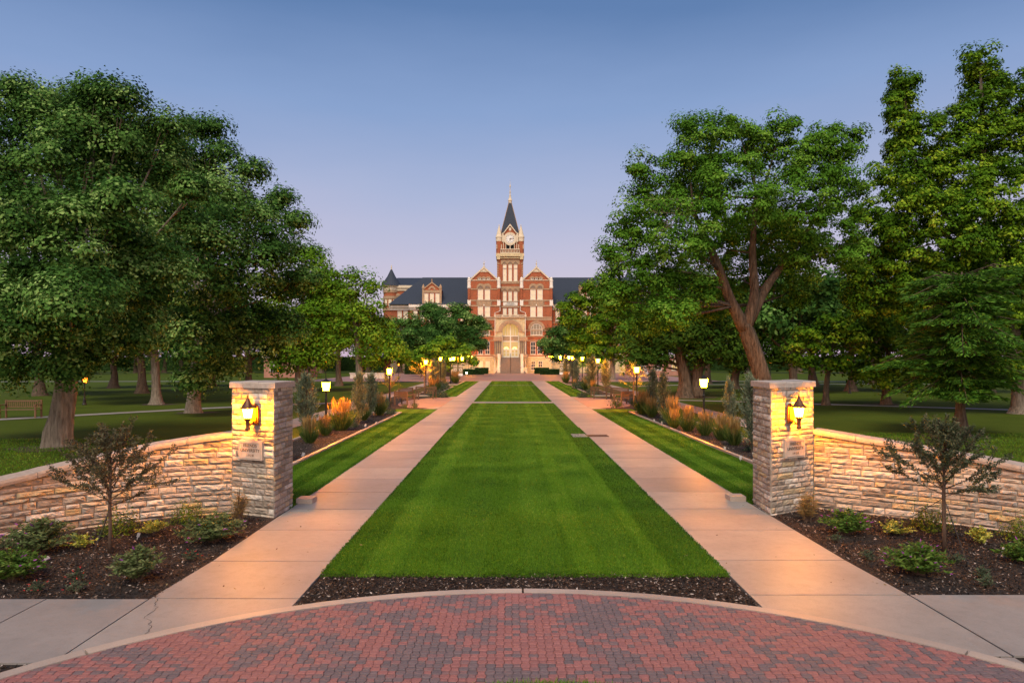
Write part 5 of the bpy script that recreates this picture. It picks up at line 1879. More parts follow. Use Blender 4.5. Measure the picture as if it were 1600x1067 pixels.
d = 55.0
lb = [lob(1060, 515, 46, d), lob(1002, 530, 40, d, 3), lob(1112, 520, 44, d), lob(1040, 470, 44, d, 2), lob(1085, 555, 32, d), lob(1125, 470, 42, d, 3), lob(1030, 560, 26, d), lob(1145, 555, 26, d), lob(990, 560, 24, d), lob(1080, 440, 40, d, 3)]
big_tree('elm_tree', 'dark elm with a wide orange-lit double trunk beyond the lamp on the cottonwood side', gp(1078, 621), [tp(1072, 621, d), tp(1072, 600, d), tp(1068, 575, d), tp(1058, 540, d)],
         [0.62, 0.52, 0.46, 0.34], lb, [([(wx(1090, d), d, 0.0), tp(1089, 600, d), tp(1092, 575, d), tp(1112, 535, d)], [0.62, 0.48, 0.42, 0.25])], (M['bark_cotton'], M['dark_leaf']), 112, 0.5, 130, 1.0, 0.25, flute=0.18, flare=1.3)
d = 72.0
lb = [lob(1150, 520, 42, d), lob(1185, 545, 34, d), lob(1120, 540, 34, d), lob(1200, 500, 40, d), lob(1160, 480, 40, d), lob(1150, 560, 26, d), lob(1225, 550, 30, d), lob(1235, 500, 36, d)]
big_tree('elm_tree', 'dark elm with a single leaning trunk just beside the forked cottonwood trunk', gp(1146, 608), [tp(1146, 607, d), tp(1148, 590, d), tp(1152, 570, d), tp(1156, 530, d)],
         [0.5, 0.42, 0.38, 0.3], lb, [], (M['bark_dark'], M['dark_leaf']), 113, 0.5, 85, 1.0, 0.32)
d = 45.7
lb = [lob(1285, 548, 36, d), lob(1250, 552, 28, d), lob(1330, 535, 34, d), lob(1300, 512, 30, d), lob(1345, 500, 32, d), lob(1262, 525, 22, d), lob(1320, 570, 22, d), lob(1335, 465, 30, d)]
big_tree('young_sycamore_tree', 'slender young sycamore with light leaves beside the lit gate pillar', gp(1290, 633), [tp(1290, 633, d), tp(1291, 605, d), tp(1294, 580, d), tp(1299, 545, d)],
         [0.2, 0.17, 0.15, 0.1], lb, [], (M['bark_dark'], M['syc']), 114, 0.75, 75, 0.62, 0.24, limb_r=0.07)
d = 46.4
lb = [lob(1388, 540, 42, d), lob(1362, 575, 28, d), lob(1412, 572, 32, d), lob(1388, 598, 22, d), lob(1432, 535, 40, d), lob(1370, 520, 30, d), lob(1345, 590, 16, d), lob(1420, 600, 18, d)]
big_tree('young_sycamore_tree', 'low-branched sycamore with a short stout trunk on the far side of the thin path', gp(1384, 632), [tp(1384, 632, d), tp(1384, 612, d), tp(1385, 590, d), tp(1388, 550, d)],
         [0.27, 0.23, 0.21, 0.15], lb, [], (M['bark_dark'], M['syc']), 115, 0.75, 80, 0.7, 0.25, limb_r=0.09)
d = 38.5
lb = [lob(1412, 128, 24, d), lob(1402, 172, 30, d), lob(1440, 215, 42, d), lob(1530, 98, 30, d), lob(1545, 160, 42, d), lob(1592, 150, 38, d), lob(1500, 270, 60, d), lob(1402, 270, 46, d), lob(1368, 360, 50, d, -1),
      lob(1455, 370, 70, d, -3), lob(1560, 320, 72, d, -2), lob(1610, 240, 56, d), lob(1372, 450, 54, d, -1), lob(1450, 465, 60, d, -3), lob(1550, 440, 72, d, -2), lob(1640, 400, 80, d), lob(1345, 400, 34, d), lob(1570, 540, 60, d),
      lob(1480, 540, 50, d), lob(1640, 520, 60, d), lob(1415, 320, 44, d, -3), lob(1500, 190, 30, d), lob(1660, 200, 60, d), lob(1345, 330, 22, d), lob(1414, 205, 34, d), lob(1425, 255, 42, d), lob(1535, 215, 44, d), lob(1500, 235, 40, d), lob(1575, 225, 48, d), lob(1462, 285, 50, d), lob(1540, 130, 30, d, 1), lob(1408, 155, 26, d, 1), lob(1520, 360, 60, d, -3), lob(1410, 410, 50, d, -2)]
big_tree('sycamore_tree', 'towering sycamore with several separate tops, tallest tree of the park', gp(1595, 646), [tp(1594, 646, d), tp(1592, 600, d), tp(1586, 540, d), tp(1570, 440, d)],
         [0.42, 0.36, 0.34, 0.28], lb, [([tp(1570, 440, d), tp(1540, 330, d), tp(1535, 200, d), tp(1532, 110, d)], [0.28, 0.22, 0.14, 0.05]), ([tp(1572, 450, d), tp(1480, 340, d), tp(1425, 240, d), tp(1412, 130, d)], [0.24, 0.18, 0.12, 0.05])],
         (M['bark_pale'], M['syc']), 116, 1.35, 120, 0.52, 0.17, limb_r=0.06, fill=0.12)
# feathery cypress in front of it
d = 27.0
root = thing('cypress_tree', 'feathery bald cypress with drooping branches behind the sapling on the cottonwood side', 'tree', (wx(1500, d), d, 0))
o = root.location
mb = MB()
trunk_tube(mb, [(wx(1500, d), d, 0), tp(1500, 640, d), tp(1501, 560, d), tp(1502, 470, d), tp(1503, 425, d)], [0.24, 0.17, 0.14, 0.08, 0.03], 3, flute=0.12, flare=1.7)
rg = random.Random(9)
rgn = np.random.default_rng(9)
Pp, Dd, Ll = [], [], []
for k in range(330):
    t_ = rg.random()
    z = 1.45 + t_ * 4.9
    a = rg.uniform(0, 2 * math.pi)
    rad = 2.9 * math.sin(math.pi * (0.28 + 0.60 * t_)) ** 0.6 * rg.uniform(0.4, 1.1) * (0.85 + 0.3 * math.sin(2 * a + 3.1 * t_ * 3))
    b0 = Vector((wx(1501, d), d, z))
    e = b0 + Vector((math.cos(a) * rad, math.sin(a) * rad, rg.uniform(0.1, 0.55) * rad - 0.15 * rad * rad))
    m1 = b0.lerp(e, 0.5) + Vector((0, 0, 0.18 * rad))
    mb.tube([b0, m1, e], [0.03, 0.018, 0.005], 4)
    n = int(230 * rad / 2)
    for j in range(n):
        s = rg.random() ** 0.7
        p = b0 * (1 - s) ** 2 + m1 * 2 * s * (1 - s) + e * s * s
        out_ = (e - b0).normalized()
        sd_ = Vector((-out_.y, out_.x, 0)) * rg.choice((-1, 1))
        wdt = 0.5 * math.sin(math.pi * min(1, 0.15 + s * 0.85)) + 0.08
        u_ = rg.random()
        p = p + sd_ * wdt * u_ + Vector((0, 0, -0.22 * u_ * wdt + rg.uniform(-.05, .05)))
        dv = (sd_ * 0.6 + out_ * 0.9 + Vector((rg.gauss(0, .25), rg.gauss(0, .25), rg.gauss(-0.25, .25)))).normalized()
        Pp.append(p); Dd.append(dv)
mb.build('trunk', M['bark_cotton'], root, True, loc=o)
Pp, Dd = np.array(Pp), np.array(Dd)
v, q = blade_quads(Pp, Dd, rgn.uniform(0.12, 0.28, len(Pp)), rgn.uniform(0.03, 0.065, len(Pp)), rgn)
np_mesh('crown', v, q, rgn.random(len(Pp)), M['cypress'], root, o)

# trees in front of the far side of the hall
d = 128.0
lb = [lob(885, 522, 26, d), lob(868, 535, 22, d), lob(905, 540, 27, d), lob(872, 552, 18, d), lob(922, 522, 25, d), lob(860, 548, 12, d), lob(890, 500, 16, d), lob(905, 510, 20, d), lob(850, 541, 8, d)]
big_tree('oak_tree', 'dense dark round oak standing against the brick gable on the cottonwood side', (wx(890, d), d), [tp(890, 588, d), tp(890, 575, d), tp(889, 562, d), tp(888, 540, d)],
         [0.6, 0.5, 0.45, 0.35], lb, [], (M['bark_dark'], M['oak']), 121, 0.34, 160, 1.25, 0.36)
d = 104.0
lb = [lob(902, 478, 22, d), lob(932, 470, 26, d), lob(890, 498, 18, d), lob(960, 498, 34, d), lob(930, 518, 28, d), lob(992, 515, 30, d), lob(960, 542, 26, d), lob(905, 535, 22, d), lob(985, 470, 30, d), lob(1000, 548, 22, d), lob(918, 455, 14, d), lob(960, 460, 24, d), lob(930, 550, 20, d), lob(880, 482, 10, d)]
big_tree('sycamore_tree', 'bright yellow-green sycamore hiding the wing of the hall on the cottonwood side', gp(957, 594), [tp(956, 594, d), tp(957, 580, d), tp(957, 565, d), tp(954, 530, d)],
         [0.5, 0.42, 0.38, 0.28], lb, [], (M['bark_pale'], M['syc']), 122, 0.42, 140, 1.05, 0.32)
d = 96.0
lb = [lob(925, 560, 16, d), lob(912, 566, 12, d), lob(938, 568, 13, d), lob(925, 548, 10, d)]
big_tree('small_tree', 'small rounded tree glowing yellow above the row of path lamps', (wx(925, d), d), [tp(925, 596, d), tp(925, 588, d), tp(925, 580, d), tp(925, 570, d)],
         [0.15, 0.12, 0.1, 0.07], lb, [], (M['bark_dark'], M['bright_leaf']), 123, 0.6, 60, 0.7, 0.3, limb_r=0.05)

# --- far trees: a few built once, then copied
def far_proto(label, mat, bark, lobes, th, tr, seed, group):
    rg = random.Random(seed)
    root = thing('park_tree', label, 'tree', (0, 0, 0), group=group)
    mb = MB()
    trunk_tube(mb, [(0, 0, 0), (0.1, 0, th * 0.4), (0.05, 0.1, th * 0.8), (0.1, 0, th * 1.3)], [tr, tr * 0.8, tr * 0.7, tr * 0.5], seed, n=10)
    limbs(mb, lobes, (0.1, 0, th), tr * 0.4, rg, sub=1)
    mb.build('trunk', bark, root, True)
    crown('crown', lobes, 0.42, 60, 0.95, 0.36, mat, root, None, seed)
    return root


G1 = 'far trees behind the park lawns'
FL = 'dark leafy tree in the far row that closes off the park lawns'
protos = [far_proto(FL, M['dark_leaf'], M['bark_dark'], [(0, 0, 6.5, 3, 3, 2.6), (2.4, 0.4, 5.6, 2.2, 2.2, 1.9), (-2.4, -0.3, 5.4, 2.3, 2.3, 2.0), (0.4, 1.5, 8.6, 2.2, 2.2, 1.8), (-0.5, -1.8, 5.0, 2, 2, 1.6), (1.2, -1.4, 7.2, 1.8, 1.8, 1.6)], 3.2, 0.32, 201, G1),
          far_proto(FL, M['oak'], M['bark_dark'], [(0, 0, 5.8, 3.4, 3.0, 2.2), (2.8, 0.4, 4.9, 2.2, 2.2, 1.6), (-3.0, -0.3, 4.9, 2.3, 2.3, 1.7), (0.2, -1.5, 7.4, 2.4, 2.2, 1.6), (-1.0, 1.8, 7.0, 2.2, 2, 1.6), (1.6, -1.6, 4.4, 1.8, 1.8, 1.3)], 2.6, 0.36, 202, G1),
          far_proto(FL, M['bright_leaf'], M['bark_dark'], [(0, 0, 5.0, 2.0, 2.0, 2.4), (1.0, 0.4, 4.0, 1.6, 1.6, 1.6), (-1.1, -0.3, 3.8, 1.6, 1.6, 1.6), (0.1, 0.2, 7.0, 1.3, 1.3, 1.7)], 2.2, 0.22, 203, G1)]
used = [False] * 3
rg = random.Random(31)
spots = []
# (pixel of the trunk, distance, kind, scale)
for px, dd, kd, sc in ((178, 74, 1, 1.2), (222, 62, 0, 1.3), (62, 58, 1, 1.2), (330, 78, 0, 1.3), (390, 72, 1, 1.1), (530, 80, 0, 1.15), (484, 98, 2, 1.2),
                       (1238, 62, 1, 1.25), (1270, 78, 1, 1.4), (1330, 66, 0, 1.35), (1470, 60, 0, 1.3), (1540, 64, 1, 1.4), (1365, 88, 0, 1.5), (1105, 88, 0, 1.4)):
    spots.append((wx(px, dd), dd, kd, sc))
for k in range(26):
    x = -150 + k * 5.0 + rg.uniform(-1.5, 1.5)
    spots.append((x, 168 + rg.uniform(-9, 22) - max(0, -x - 40) * 0.35, k % 2, rg.uniform(1.25, 1.7)))
for k in range(26):
    x = 36 + k * 5.0 + rg.uniform(-1.5, 1.5)
    spots.append((x, 168 + rg.uniform(-9, 22) - max(0, x - 40) * 0.35, (k + 1) % 2, rg.uniform(1.25, 1.7)))
for x, y, kd, sc in spots:
    place(protos[kd], used[kd], FL, (x, y, 0), rg.uniform(0, 6.28), (sc, sc, sc * rg.uniform(0.9, 1.12)), G1)
    used[kd] = True
for kd in range(3):
    pass

# ------------------------------------------------------------------ hedges, junipers, grasses
def hedge(label, x0, x1, y0, y1, h, seed, n, ls=1.0):
    rg = np.random.default_rng(seed)
    root = thing('clipped_hedge', label, 'hedge', ((x0 + x1) / 2, (y0 + y1) / 2, 0))
    f = rg.random(n)
    p = np.stack([rg.uniform(x0, x1, n), rg.uniform(y0, y1, n), rg.uniform(0.02, h, n)], 1)
    s = rg.integers(0, 3, n)
    p[s == 0, 1] = y0 + rg.normal(size=(s == 0).sum()) * 0.05
    p[s == 1, 2] = h + rg.normal(size=(s == 1).sum()) * 0.05
    nr = rg.normal(size=(n, 3)) * 0.7 + np.array([0, -0.6, 0.6])
    v, q = leaf_quads(p, unit(nr), rg.uniform(0.14, 0.26, n) * ls, 0.7, rg)
    np_mesh('foliage', v, q, rg.random(n), M['hedge'], root, root.location)
    mb = MB()
    mb.box(x0 + 0.1, x1 - 0.1, y0 + 0.1, y1 - 0.1, 0, h - 0.12)
    mb.build('branches', M['hedge'] if ls > 1 else M['bark_dark'], root, loc=root.location)


hedge('long dark hedge along the far park edge beyond the oaks', -190, -34, 196, 199, 3.9, 306, 14000, 2.2)
hedge('long dark hedge along the far park edge beyond the cottonwood', 36, 190, 196, 199, 3.9, 307, 14000, 2.2)
hedge('long clipped hedge at the steps on the oak side', wx(716, 142), wx(756, 142), 142, 144.5, 1.05, 301, 5000)
hedge('short clipped hedge tucked behind the longer one on the oak side', wx(742, 149), wx(763, 149), 149, 151, 1.3, 302, 3000)
hedge('long clipped hedge at the steps on the cottonwood side', wx(844, 142), wx(878, 142), 142, 144.5, 1.05, 303, 5000)
hedge('short clipped hedge tucked behind the longer one on the cottonwood side', wx(835, 149), wx(858, 149), 149, 151, 1.3, 304, 3000)
hedge('dark hedge at the foot of the wing beyond the lawn', wx(632, 146), wx(664, 146), 146, 149, 2.0, 305, 5000)


def juniper_proto(name, h, r, seed, n, open_=0.0, mat='juniper'):
    rg = np.random.default_rng(seed)
    rp = random.Random(seed)
    root = thing(name, 'x', 'shrub', (0, 0, 0))
    mb = MB()
    mb.tube([(0, 0, 0), (0.01, 0, h * 0.4), (0, 0.01, h * 0.85)], [0.05, 0.035, 0.01], 6)
    Pp, Dd, T = [], [], []
    nb = 120
    for k in range(nb):
        t_ = rp.random()
        z = h * (0.08 + 0.84 * t_)
        prof = (math.sin(math.pi * min(1, 0.22 + 0.78 * t_)) ** 0.8 * 0.9 + 0.12) * r
        a = rp.uniform(0, 6.28)
        L = prof * rp.uniform(0.75, 1.2)
        b0 = Vector((0, 0, z - 0.25 * L))
        e = Vector((math.cos(a) * L, math.sin(a) * L, z + 0.55 * L + 0.1 * h * rp.random()))
        mb.tube([b0, e], [0.012, 0.003], 3)
        tone = rp.random()
        for j in range(n // nb):
            s = rp.random() ** 0.75
            p = b0.lerp(e, s) + Vector((rp.gauss(0, .035), rp.gauss(0, .035), rp.gauss(0, .05)))
            dv = (Vector((math.cos(a), math.sin(a), 0)) * 0.7 + Vector((rp.gauss(0, .45), rp.gauss(0, .45), 0.9 + rp.gauss(0, .3)))).normalized()
            Pp.append(p); Dd.append(dv); T.append(0.5 * tone + 0.5 * rp.random())
    mb.build('stem', M['bark_dark'], root)
    Pp, Dd = np.array(Pp), np.array(Dd)
    v, q = blade_quads(Pp, Dd, rg.uniform(0.07, 0.15, len(Pp)), rg.uniform(0.02, 0.042, len(Pp)), rg)
    np_mesh('foliage', v, q, np.array(T), M[mat], root)
    return root


jp = juniper_proto('columnar_juniper', 2.3, 0.46, 7, 4200)
jl = [('grey columnar juniper close behind the gate pillar on the oak side', -6.75, 19.6, 1.0), ('wide juniper lit orange by the first lamp of the oak-side bed', -7.75, 26.0, 1.08),
      ('front one of the two grey junipers beyond the tall reed grass on the oak side', -7.0, 31.6, 1.05), ('rear one of the two grey junipers beyond the tall reed grass on the oak side', -7.2, 35.2, 1.0),
      ('open juniper with a bare stem close behind the gate pillar on the cottonwood side', 7.65, 21.6, 1.08), ('narrow juniper lit orange between the lamp and the gate pillar on the cottonwood side', 8.55, 26.6, 0.98),
      ('front one of the two grey junipers before the seating bay on the cottonwood side', 7.55, 33.6, 1.02), ('rear one of the two grey junipers before the seating bay on the cottonwood side', 7.75, 37.2, 1.08),
      ('grey juniper beside the lamp beyond the benches on the oak side', -7.2, 63.5, 1.3), ('slim juniper standing behind the second far lamp on the oak side', -8.0, 76, 1.3), ('juniper nearest the plaza in the last oak-side bed', -8.6, 88, 1.3),
      ('bulky grey juniper behind the benches on the cottonwood side', 7.5, 62.5, 1.45), ('orange-tinged juniper before the plaza on the cottonwood side', 8.0, 82.5, 1.35), ('dark juniper beside the first lamp beyond the benches on the cottonwood side', 8.5, 60.5, 1.3), ('juniper nearest the plaza in the last cottonwood-side bed', 7.4, 90, 1.4), ('juniper flanking the last single lamp on the cottonwood side', 8.6, 92.5, 1.4)]
rg = random.Random(8)
for i, (lab, x, y, sc) in enumerate(jl):
    sxy = sc * rg.uniform(0.66, 0.86)
    if 'wide' in lab or 'bulky' in lab:
        sxy *= 1.25
    if 'narrow' in lab or 'slim' in lab:
        sxy *= 0.72
    place(jp, i > 0, lab, (x, y, 0.05), rg.uniform(0, 6), (sxy, sxy, sc), 'columnar junipers in the path beds')

M['reed'] = leafy('reed_blade', [(0, (0.035, 0.070, 0.014)), (0.6, (0.075, 0.125, 0.024)), (1, (0.16, 0.17, 0.05))], 0.3)
M['plume'] = leafy('reed_plume', [(0, (0.202, 0.119, 0.037)), (0.6, (0.302, 0.189, 0.062)), (1, (0.396, 0.280, 0.118))], 0.35, 0.8, 0.1)


def reed_proto(seed, n=560, plumes=85, h=1.15):
    rg = np.random.default_rng(seed)
    root = thing('reed_grass', 'x', 'ornamental grass', (0, 0, 0))
    a = rg.uniform(0, 6.283, n)
    r0 = rg.uniform(0, 0.14, n)
    p = np.stack([np.cos(a) * r0, np.sin(a) * r0, np.zeros(n)], 1)
    lean = rg.uniform(0.1, 0.75, n)
    dv = np.stack([np.cos(a) * lean, np.sin(a) * lean, np.ones(n)], 1)
    v, q = blade_quads(p, unit(dv), rg.uniform(0.35, 0.8, n), rg.uniform(0.010, 0.02, n), rg)
    np_mesh('foliage', v, q, rg.random(n), M['reed'], root)
    a = rg.uniform(0, 6.283, plumes)
    lean = np.abs(rg.normal(size=plumes)) * 0.13
    r0 = rg.uniform(0, 0.13, plumes)
    p = np.stack([np.cos(a) * r0, np.sin(a) * r0, np.zeros(plumes)], 1)
    dv = unit(np.stack([np.cos(a) * lean, np.sin(a) * lean, np.ones(plumes)], 1))
    L = rg.uniform(0.72, 1.0, plumes) * h
    v1, q1 = blade_quads(p, dv, L, np.full(plumes, 0.008), rg)
    tp_ = p + dv * (L * 0.62)[:, None]
    v2, q2 = blade_quads(tp_, unit(dv + rg.normal(size=dv.shape) * 0.06), L * 0.36, rg.uniform(0.016, 0.032, plumes), rg)
    v3, q3 = blade_quads(tp_, unit(dv + rg.normal(size=dv.shape) * 0.06), L * 0.34, rg.uniform(0.016, 0.032, plumes), rg)
    V = np.concatenate([v1, v2, v3])
    Q = np.concatenate([q1, q2 + len(v1), q3 + len(v1) + len(v2)])
    np_mesh('plume', V, Q, np.concatenate([rg.random(plumes) * 0.4, rg.random(plumes), rg.random(plumes)]), M['plume'], root)
    return root


rp_ = reed_proto(51)
GR = 'feather reed grass clumps in the path beds'
rl = [(-7.35, 21.6, 0.85, 'reed grass clump closest behind the gate pillar on the oak side'), (-7.1, 24.2, 0.95, 'reed grass clump between gate pillar and first lamp on the oak side'), (-7.2, 26.6, 0.8, 'thin tawny reed grass clump at the foot of the first oak-side lamp'),
      (-7.1, 28.6, 1.3, 'tallest golden reed grass clump, standing before the paired junipers on the oak side'), (-7.15, 33.4, 0.85, 'thin reed grass clump beside the paired junipers on the oak side'), (-6.95, 36.4, 1.2, 'full golden reed grass clump at the far corner of the oak-side bed'),
      (7.75, 23.6, 1.0, 'reed grass clump closest behind the gate pillar on the cottonwood side'), (7.75, 25.0, 1.0, 'second reed grass clump behind the gate pillar on the cottonwood side'), (7.6, 26.6, 0.98, 'slim reed grass clump just before the lamp on the cottonwood side'), (7.35, 28.2, 1.05, 'reed grass clump at the foot of the lamp on the cottonwood side'),
      (7.05, 29.4, 0.85, 'thin tawny reed grass clump before the widest clump on the cottonwood side'), (7.35, 30.8, 1.3, 'widest bright golden reed grass clump on the cottonwood side'), (7.3, 35.2, 1.05, 'reed grass clump beside the paired junipers on the cottonwood side'), (7.2, 37.0, 1.3, 'reed grass clump at the far corner of the cottonwood-side bed'),
      (-6.9, 60.5, 1.35, 'golden reed grass at the near end of the bed beyond the oak-side benches'), (-7.0, 64.5, 1.4, 'reed grass in the middle of the bed beyond the oak-side benches'), (-7.0, 72, 1.1, 'small reed grass at the end of the bed beyond the oak-side benches'), (-7.0, 88, 1.5, 'reed grass beside the banner lamp on the oak side'), (-7.6, 92, 1.5, 'reed grass nearest the plaza on the oak side'),
      (7.4, 66.5, 1.4, 'golden reed grass beyond the benches on the cottonwood side'), (7.5, 62, 1.2, 'tawny reed grass behind the benches on the cottonwood side'), (7.2, 88, 1.5, 'reed grass before the plaza on the cottonwood side'), (7.0, 74, 0.9, 'small reed grass at the end of the bed on the cottonwood side')]
for i, (x, y, sc, lab) in enumerate(rl):
    place(rp_, i > 0, lab, (x, y, 0.06), rg.uniform(0, 6), (sc * (1.35 if sc > 1.25 and y < 40 else 1.05), sc * 1.05, sc), GR)

M['sage'] = leafy('sage_leaf', [(0, (0.03, 0.05, 0.028)), (0.6, (0.07, 0.10, 0.055)), (1, (0.13, 0.15, 0.09))], 0.15)
M['box'] = leafy('boxwood_leaf', [(0, (0.038, 0.071, 0.009)), (0.6, (0.095, 0.145, 0.015)), (1, (0.209, 0.221, 0.031))], 0.2)


def mound_proto(name, cat, mat, seed, n, ls, rz_=0.7):
    rg = np.random.default_rng(seed)
    root = thing(name, 'x', cat, (0, 0, 0))
    d = unit(rg.normal(size=(n, 3)))
    d[:, 2] = np.abs(d[:, 2])
    k = rg.uniform(0.55, 1.0, n) * (0.85 + 0.25 * np.sin(5 * np.arctan2(d[:, 1], d[:, 0]) + 3 * d[:, 2]))
    p = d * k[:, None] * np.array([0.5, 0.5, rz_])
    p[:, 2] += 0.02
    v, q = leaf_quads(p, unit(d + rg.normal(size=d.shape) * 0.5 + np.array([0, 0, .3])), ls * rg.uniform(0.6, 1.4, n), 0.5, rg)
    np_mesh('foliage', v, q, rg.random(n), mat, root)
    mb = MB()
    for k in range(10):
        a = k * 0.63
        mb.tube([(0, 0, 0), (0.25 * math.cos(a), 0.25 * math.sin(a), rz_ * 0.6)], [0.012, 0.005], 4)
    mb.build('stems', M['bark_thin'], root)
    return root


bx = mound_proto('boxwood_shrub', 'shrub', M['box'], 61, 1500, 0.042)
for i, (px, py, sc, lab) in enumerate(((293, 818, 0.80, 'small round boxwood against the wall nearest the gate pillar on the oak side'), (186, 836, 0.85, 'round boxwood behind the sapling trunk against the oak-side wall'),
                                       (1452, 830, 0.85, 'round boxwood beside the sapling trunk against the cottonwood-side wall'), (1600, 848, 0.85, 'round boxwood at the far end of the cottonwood-side wall'))):
    x, y = gp(px, py)
    place(bx, i > 0, lab, (x, y, 0.03), i * 1.3, (sc, sc, sc * 0.85), 'boxwoods along the garden walls')
ms = mound_proto('low_shrub', 'shrub', M['sage'], 62, 900, 0.09, 0.6)
msl = [(-7.5, 18.2, 1.0, 'grey mounded shrub low behind the gate pillar on the oak side'), (-7.3, 20.0, 0.8, 'smaller grey shrub after the first one behind the oak-side pillar'), (-7.0, 30.2, 0.7, 'low shrub between tall reed grass and the junipers on the oak side'), (-6.6, 37.7, 0.7, 'low shrub in the far corner of the oak-side bed'),
       (8.0, 22.2, 0.9, 'low shrub behind the gate pillar on the cottonwood side'), (7.5, 32.6, 0.8, 'low shrub at the foot of the junipers on the cottonwood side'), (7.6, 38.0, 0.9, 'dark low shrub at the far corner of the cottonwood-side bed'), (-6.9, 67, 1.6, 'dark mounded shrub in the bed beyond the oak-side benches'), (-6.7, 70.5, 1.3, 'smaller shrub in the bed beyond the oak-side benches'),
       (7.2, 70, 1.8, 'dark mounded shrub in the bed beyond the cottonwood-side benches'), (7.1, 58.5, 1.4, 'pale shrub next to the benches on the cottonwood side'), (-5.4, 54.6, 1.1, 'low shrub beside the far bench on the oak side'), (-6.2, 56.3, 1.4, 'grey rounded shrub behind the far bench on the oak side'), (-8.7, 44.5, 1.3, 'dark shrub behind the near bench on the oak side'), (-7.9, 42.3, 0.9, 'bushy shrub at the corner of the seating bay on the oak side'), (-8.4, 46.5, 1.0, 'shrub between the benches on the oak side'),
       (8.9, 44.0, 1.3, 'dark shrub behind the near bench on the cottonwood side'), (8.6, 46.5, 1.1, 'shrub between the benches on the cottonwood side'), (9.6, 42.6, 1.1, 'shrub at the corner of the seating bay on the cottonwood side'), (5.8, 54.5, 1.0, 'low shrub beside the far bench on the cottonwood side'), (8.4, 41.9, 0.8, 'light shrub beside the lamp on the cottonwood side')]
for i, (x, y, sc, lab) in enumerate(msl):
    place(ms, i > 0, lab, (x, y, 0.05), rg.uniform(0, 6), (sc, sc, sc * rg.uniform(0.8, 1.1)), 'low shrubs in the path beds')
tg = mound_proto('green_tuft', 'plant', M['reed'], 63, 260, 0.1, 0.7)
for i, (x, y, sc, lab) in enumerate(((-5.9, 42.2, 0.7, 'bright green tuft in front of the seating bay on the oak side'), (-6.5, 42.0, 0.6, 'small dark tuft beside the bright one on the oak side'), (6.6, 42.4, 1.1, 'bright green tuft in front of the seating bay on the cottonwood side'))):
    place(tg, i > 0, lab, (x, y, 0.05), 0, sc, 'green tufts at the seating bays')

# ------------------------------------------------------------------ plants of the gate beds
M['bush'] = leafy('butterfly_bush_leaf', [(0, (0.048, 0.078, 0.029)), (0.5, (0.104, 0.143, 0.049)), (1, (0.208, 0.217, 0.098))], 0.2)
M['bushg'] = leafy('green_bush_leaf', [(0, (0.034, 0.077, 0.013)), (0.5, (0.077, 0.147, 0.022)), (1, (0.154, 0.210, 0.044))], 0.2)
M['purple'] = by_face('purple_flower', [(0, (0.20, 0.03, 0.22)), (1, (0.42, 0.10, 0.42))], 0.8)
M['red'] = by_face('red_flower', [(0, (0.45, 0.02, 0.02)), (1, (0.62, 0.06, 0.05))], 0.8)
M['gold'] = leafy('variegated_leaf', [(0, (0.195, 0.255, 0.036)), (0.5, (0.510, 0.510, 0.084)), (1, (0.780, 0.705, 0.192))], 0.25)


def arching(name, label, cat, loc, stems, hgt, spread, leaf, mat, seed, per=26, ll=0.075, lw=0.022, flowers=None, fl_share=0.5, fl_size=0.055, up=1.0):
    """stems arching out of one crown, leaves along them, flower spikes at some tips"""
    rp = random.Random(seed)
    rg = np.random.default_rng(seed)
    root = thing(name, label, cat, loc)
    mb = MB()
    Pp, Dd, T = [], [], []
    fb = MB()
    nfl = 0
    for k in range(stems):
        a = rp.uniform(0, 6.283)
        out_ = rp.uniform(0.15, 1.0) * spread
        hh = hgt * rp.uniform(0.55, 1.05) * (1.15 - 0.55 * out_ / spread) * up
        b0 = Vector((rp.uniform(-.06, .06), rp.uniform(-.06, .06), 0))
        m1 = Vector((math.cos(a) * out_ * 0.4, math.sin(a) * out_ * 0.4, hh * 0.85))
        e = Vector((math.cos(a) * out_, math.sin(a) * out_, hh))
        pts = [b0 * (1 - t_) ** 2 + m1 * 2 * t_ * (1 - t_) + e * t_ * t_ for t_ in (0, .25, .5, .75, 1)]
        mb.tube(pts, [0.006, 0.005, 0.004, 0.003, 0.002], 4)
        tone = rp.random()
        for j in range(per):
            s = 0.2 + 0.8 * rp.random()
            i_ = min(3, int(s * 4))
            p = pts[i_].lerp(pts[i_ + 1], s * 4 - i_)
            aa = rp.uniform(0, 6.283)
            dv = Vector((math.cos(aa), math.sin(aa), rp.uniform(-0.2, 0.8))).normalized()
            Pp.append(p); Dd.append(dv); T.append(0.5 * tone + 0.5 * rp.random())
        if flowers and rp.random() < fl_share:
            dr = (pts[4] - pts[3]).normalized()
            for j in range(3):
                w_ = fl_size * 0.16
                fb.tube([e + Vector((rp.gauss(0, .006), rp.gauss(0, .006), 0)), e + dr * fl_size * 0.5, e + dr * fl_size], [w_, w_ * 0.9, w_ * 0.2], 5, rp.random())
                break
            nfl += 1
    mb.build('stems', M['bark_thin'], root)
    Pp, Dd = np.array(Pp), np.array(Dd)
    v, q = blade_quads(Pp, Dd, ll * rg.uniform(0.6, 1.3, len(Pp)), lw * rg.uniform(0.7, 1.3, len(Pp)), rg)
    np_mesh('foliage', v, q, np.array(T), mat, root)
    if nfl:
        fb.build('flower_leaves', flowers, root)
    return root


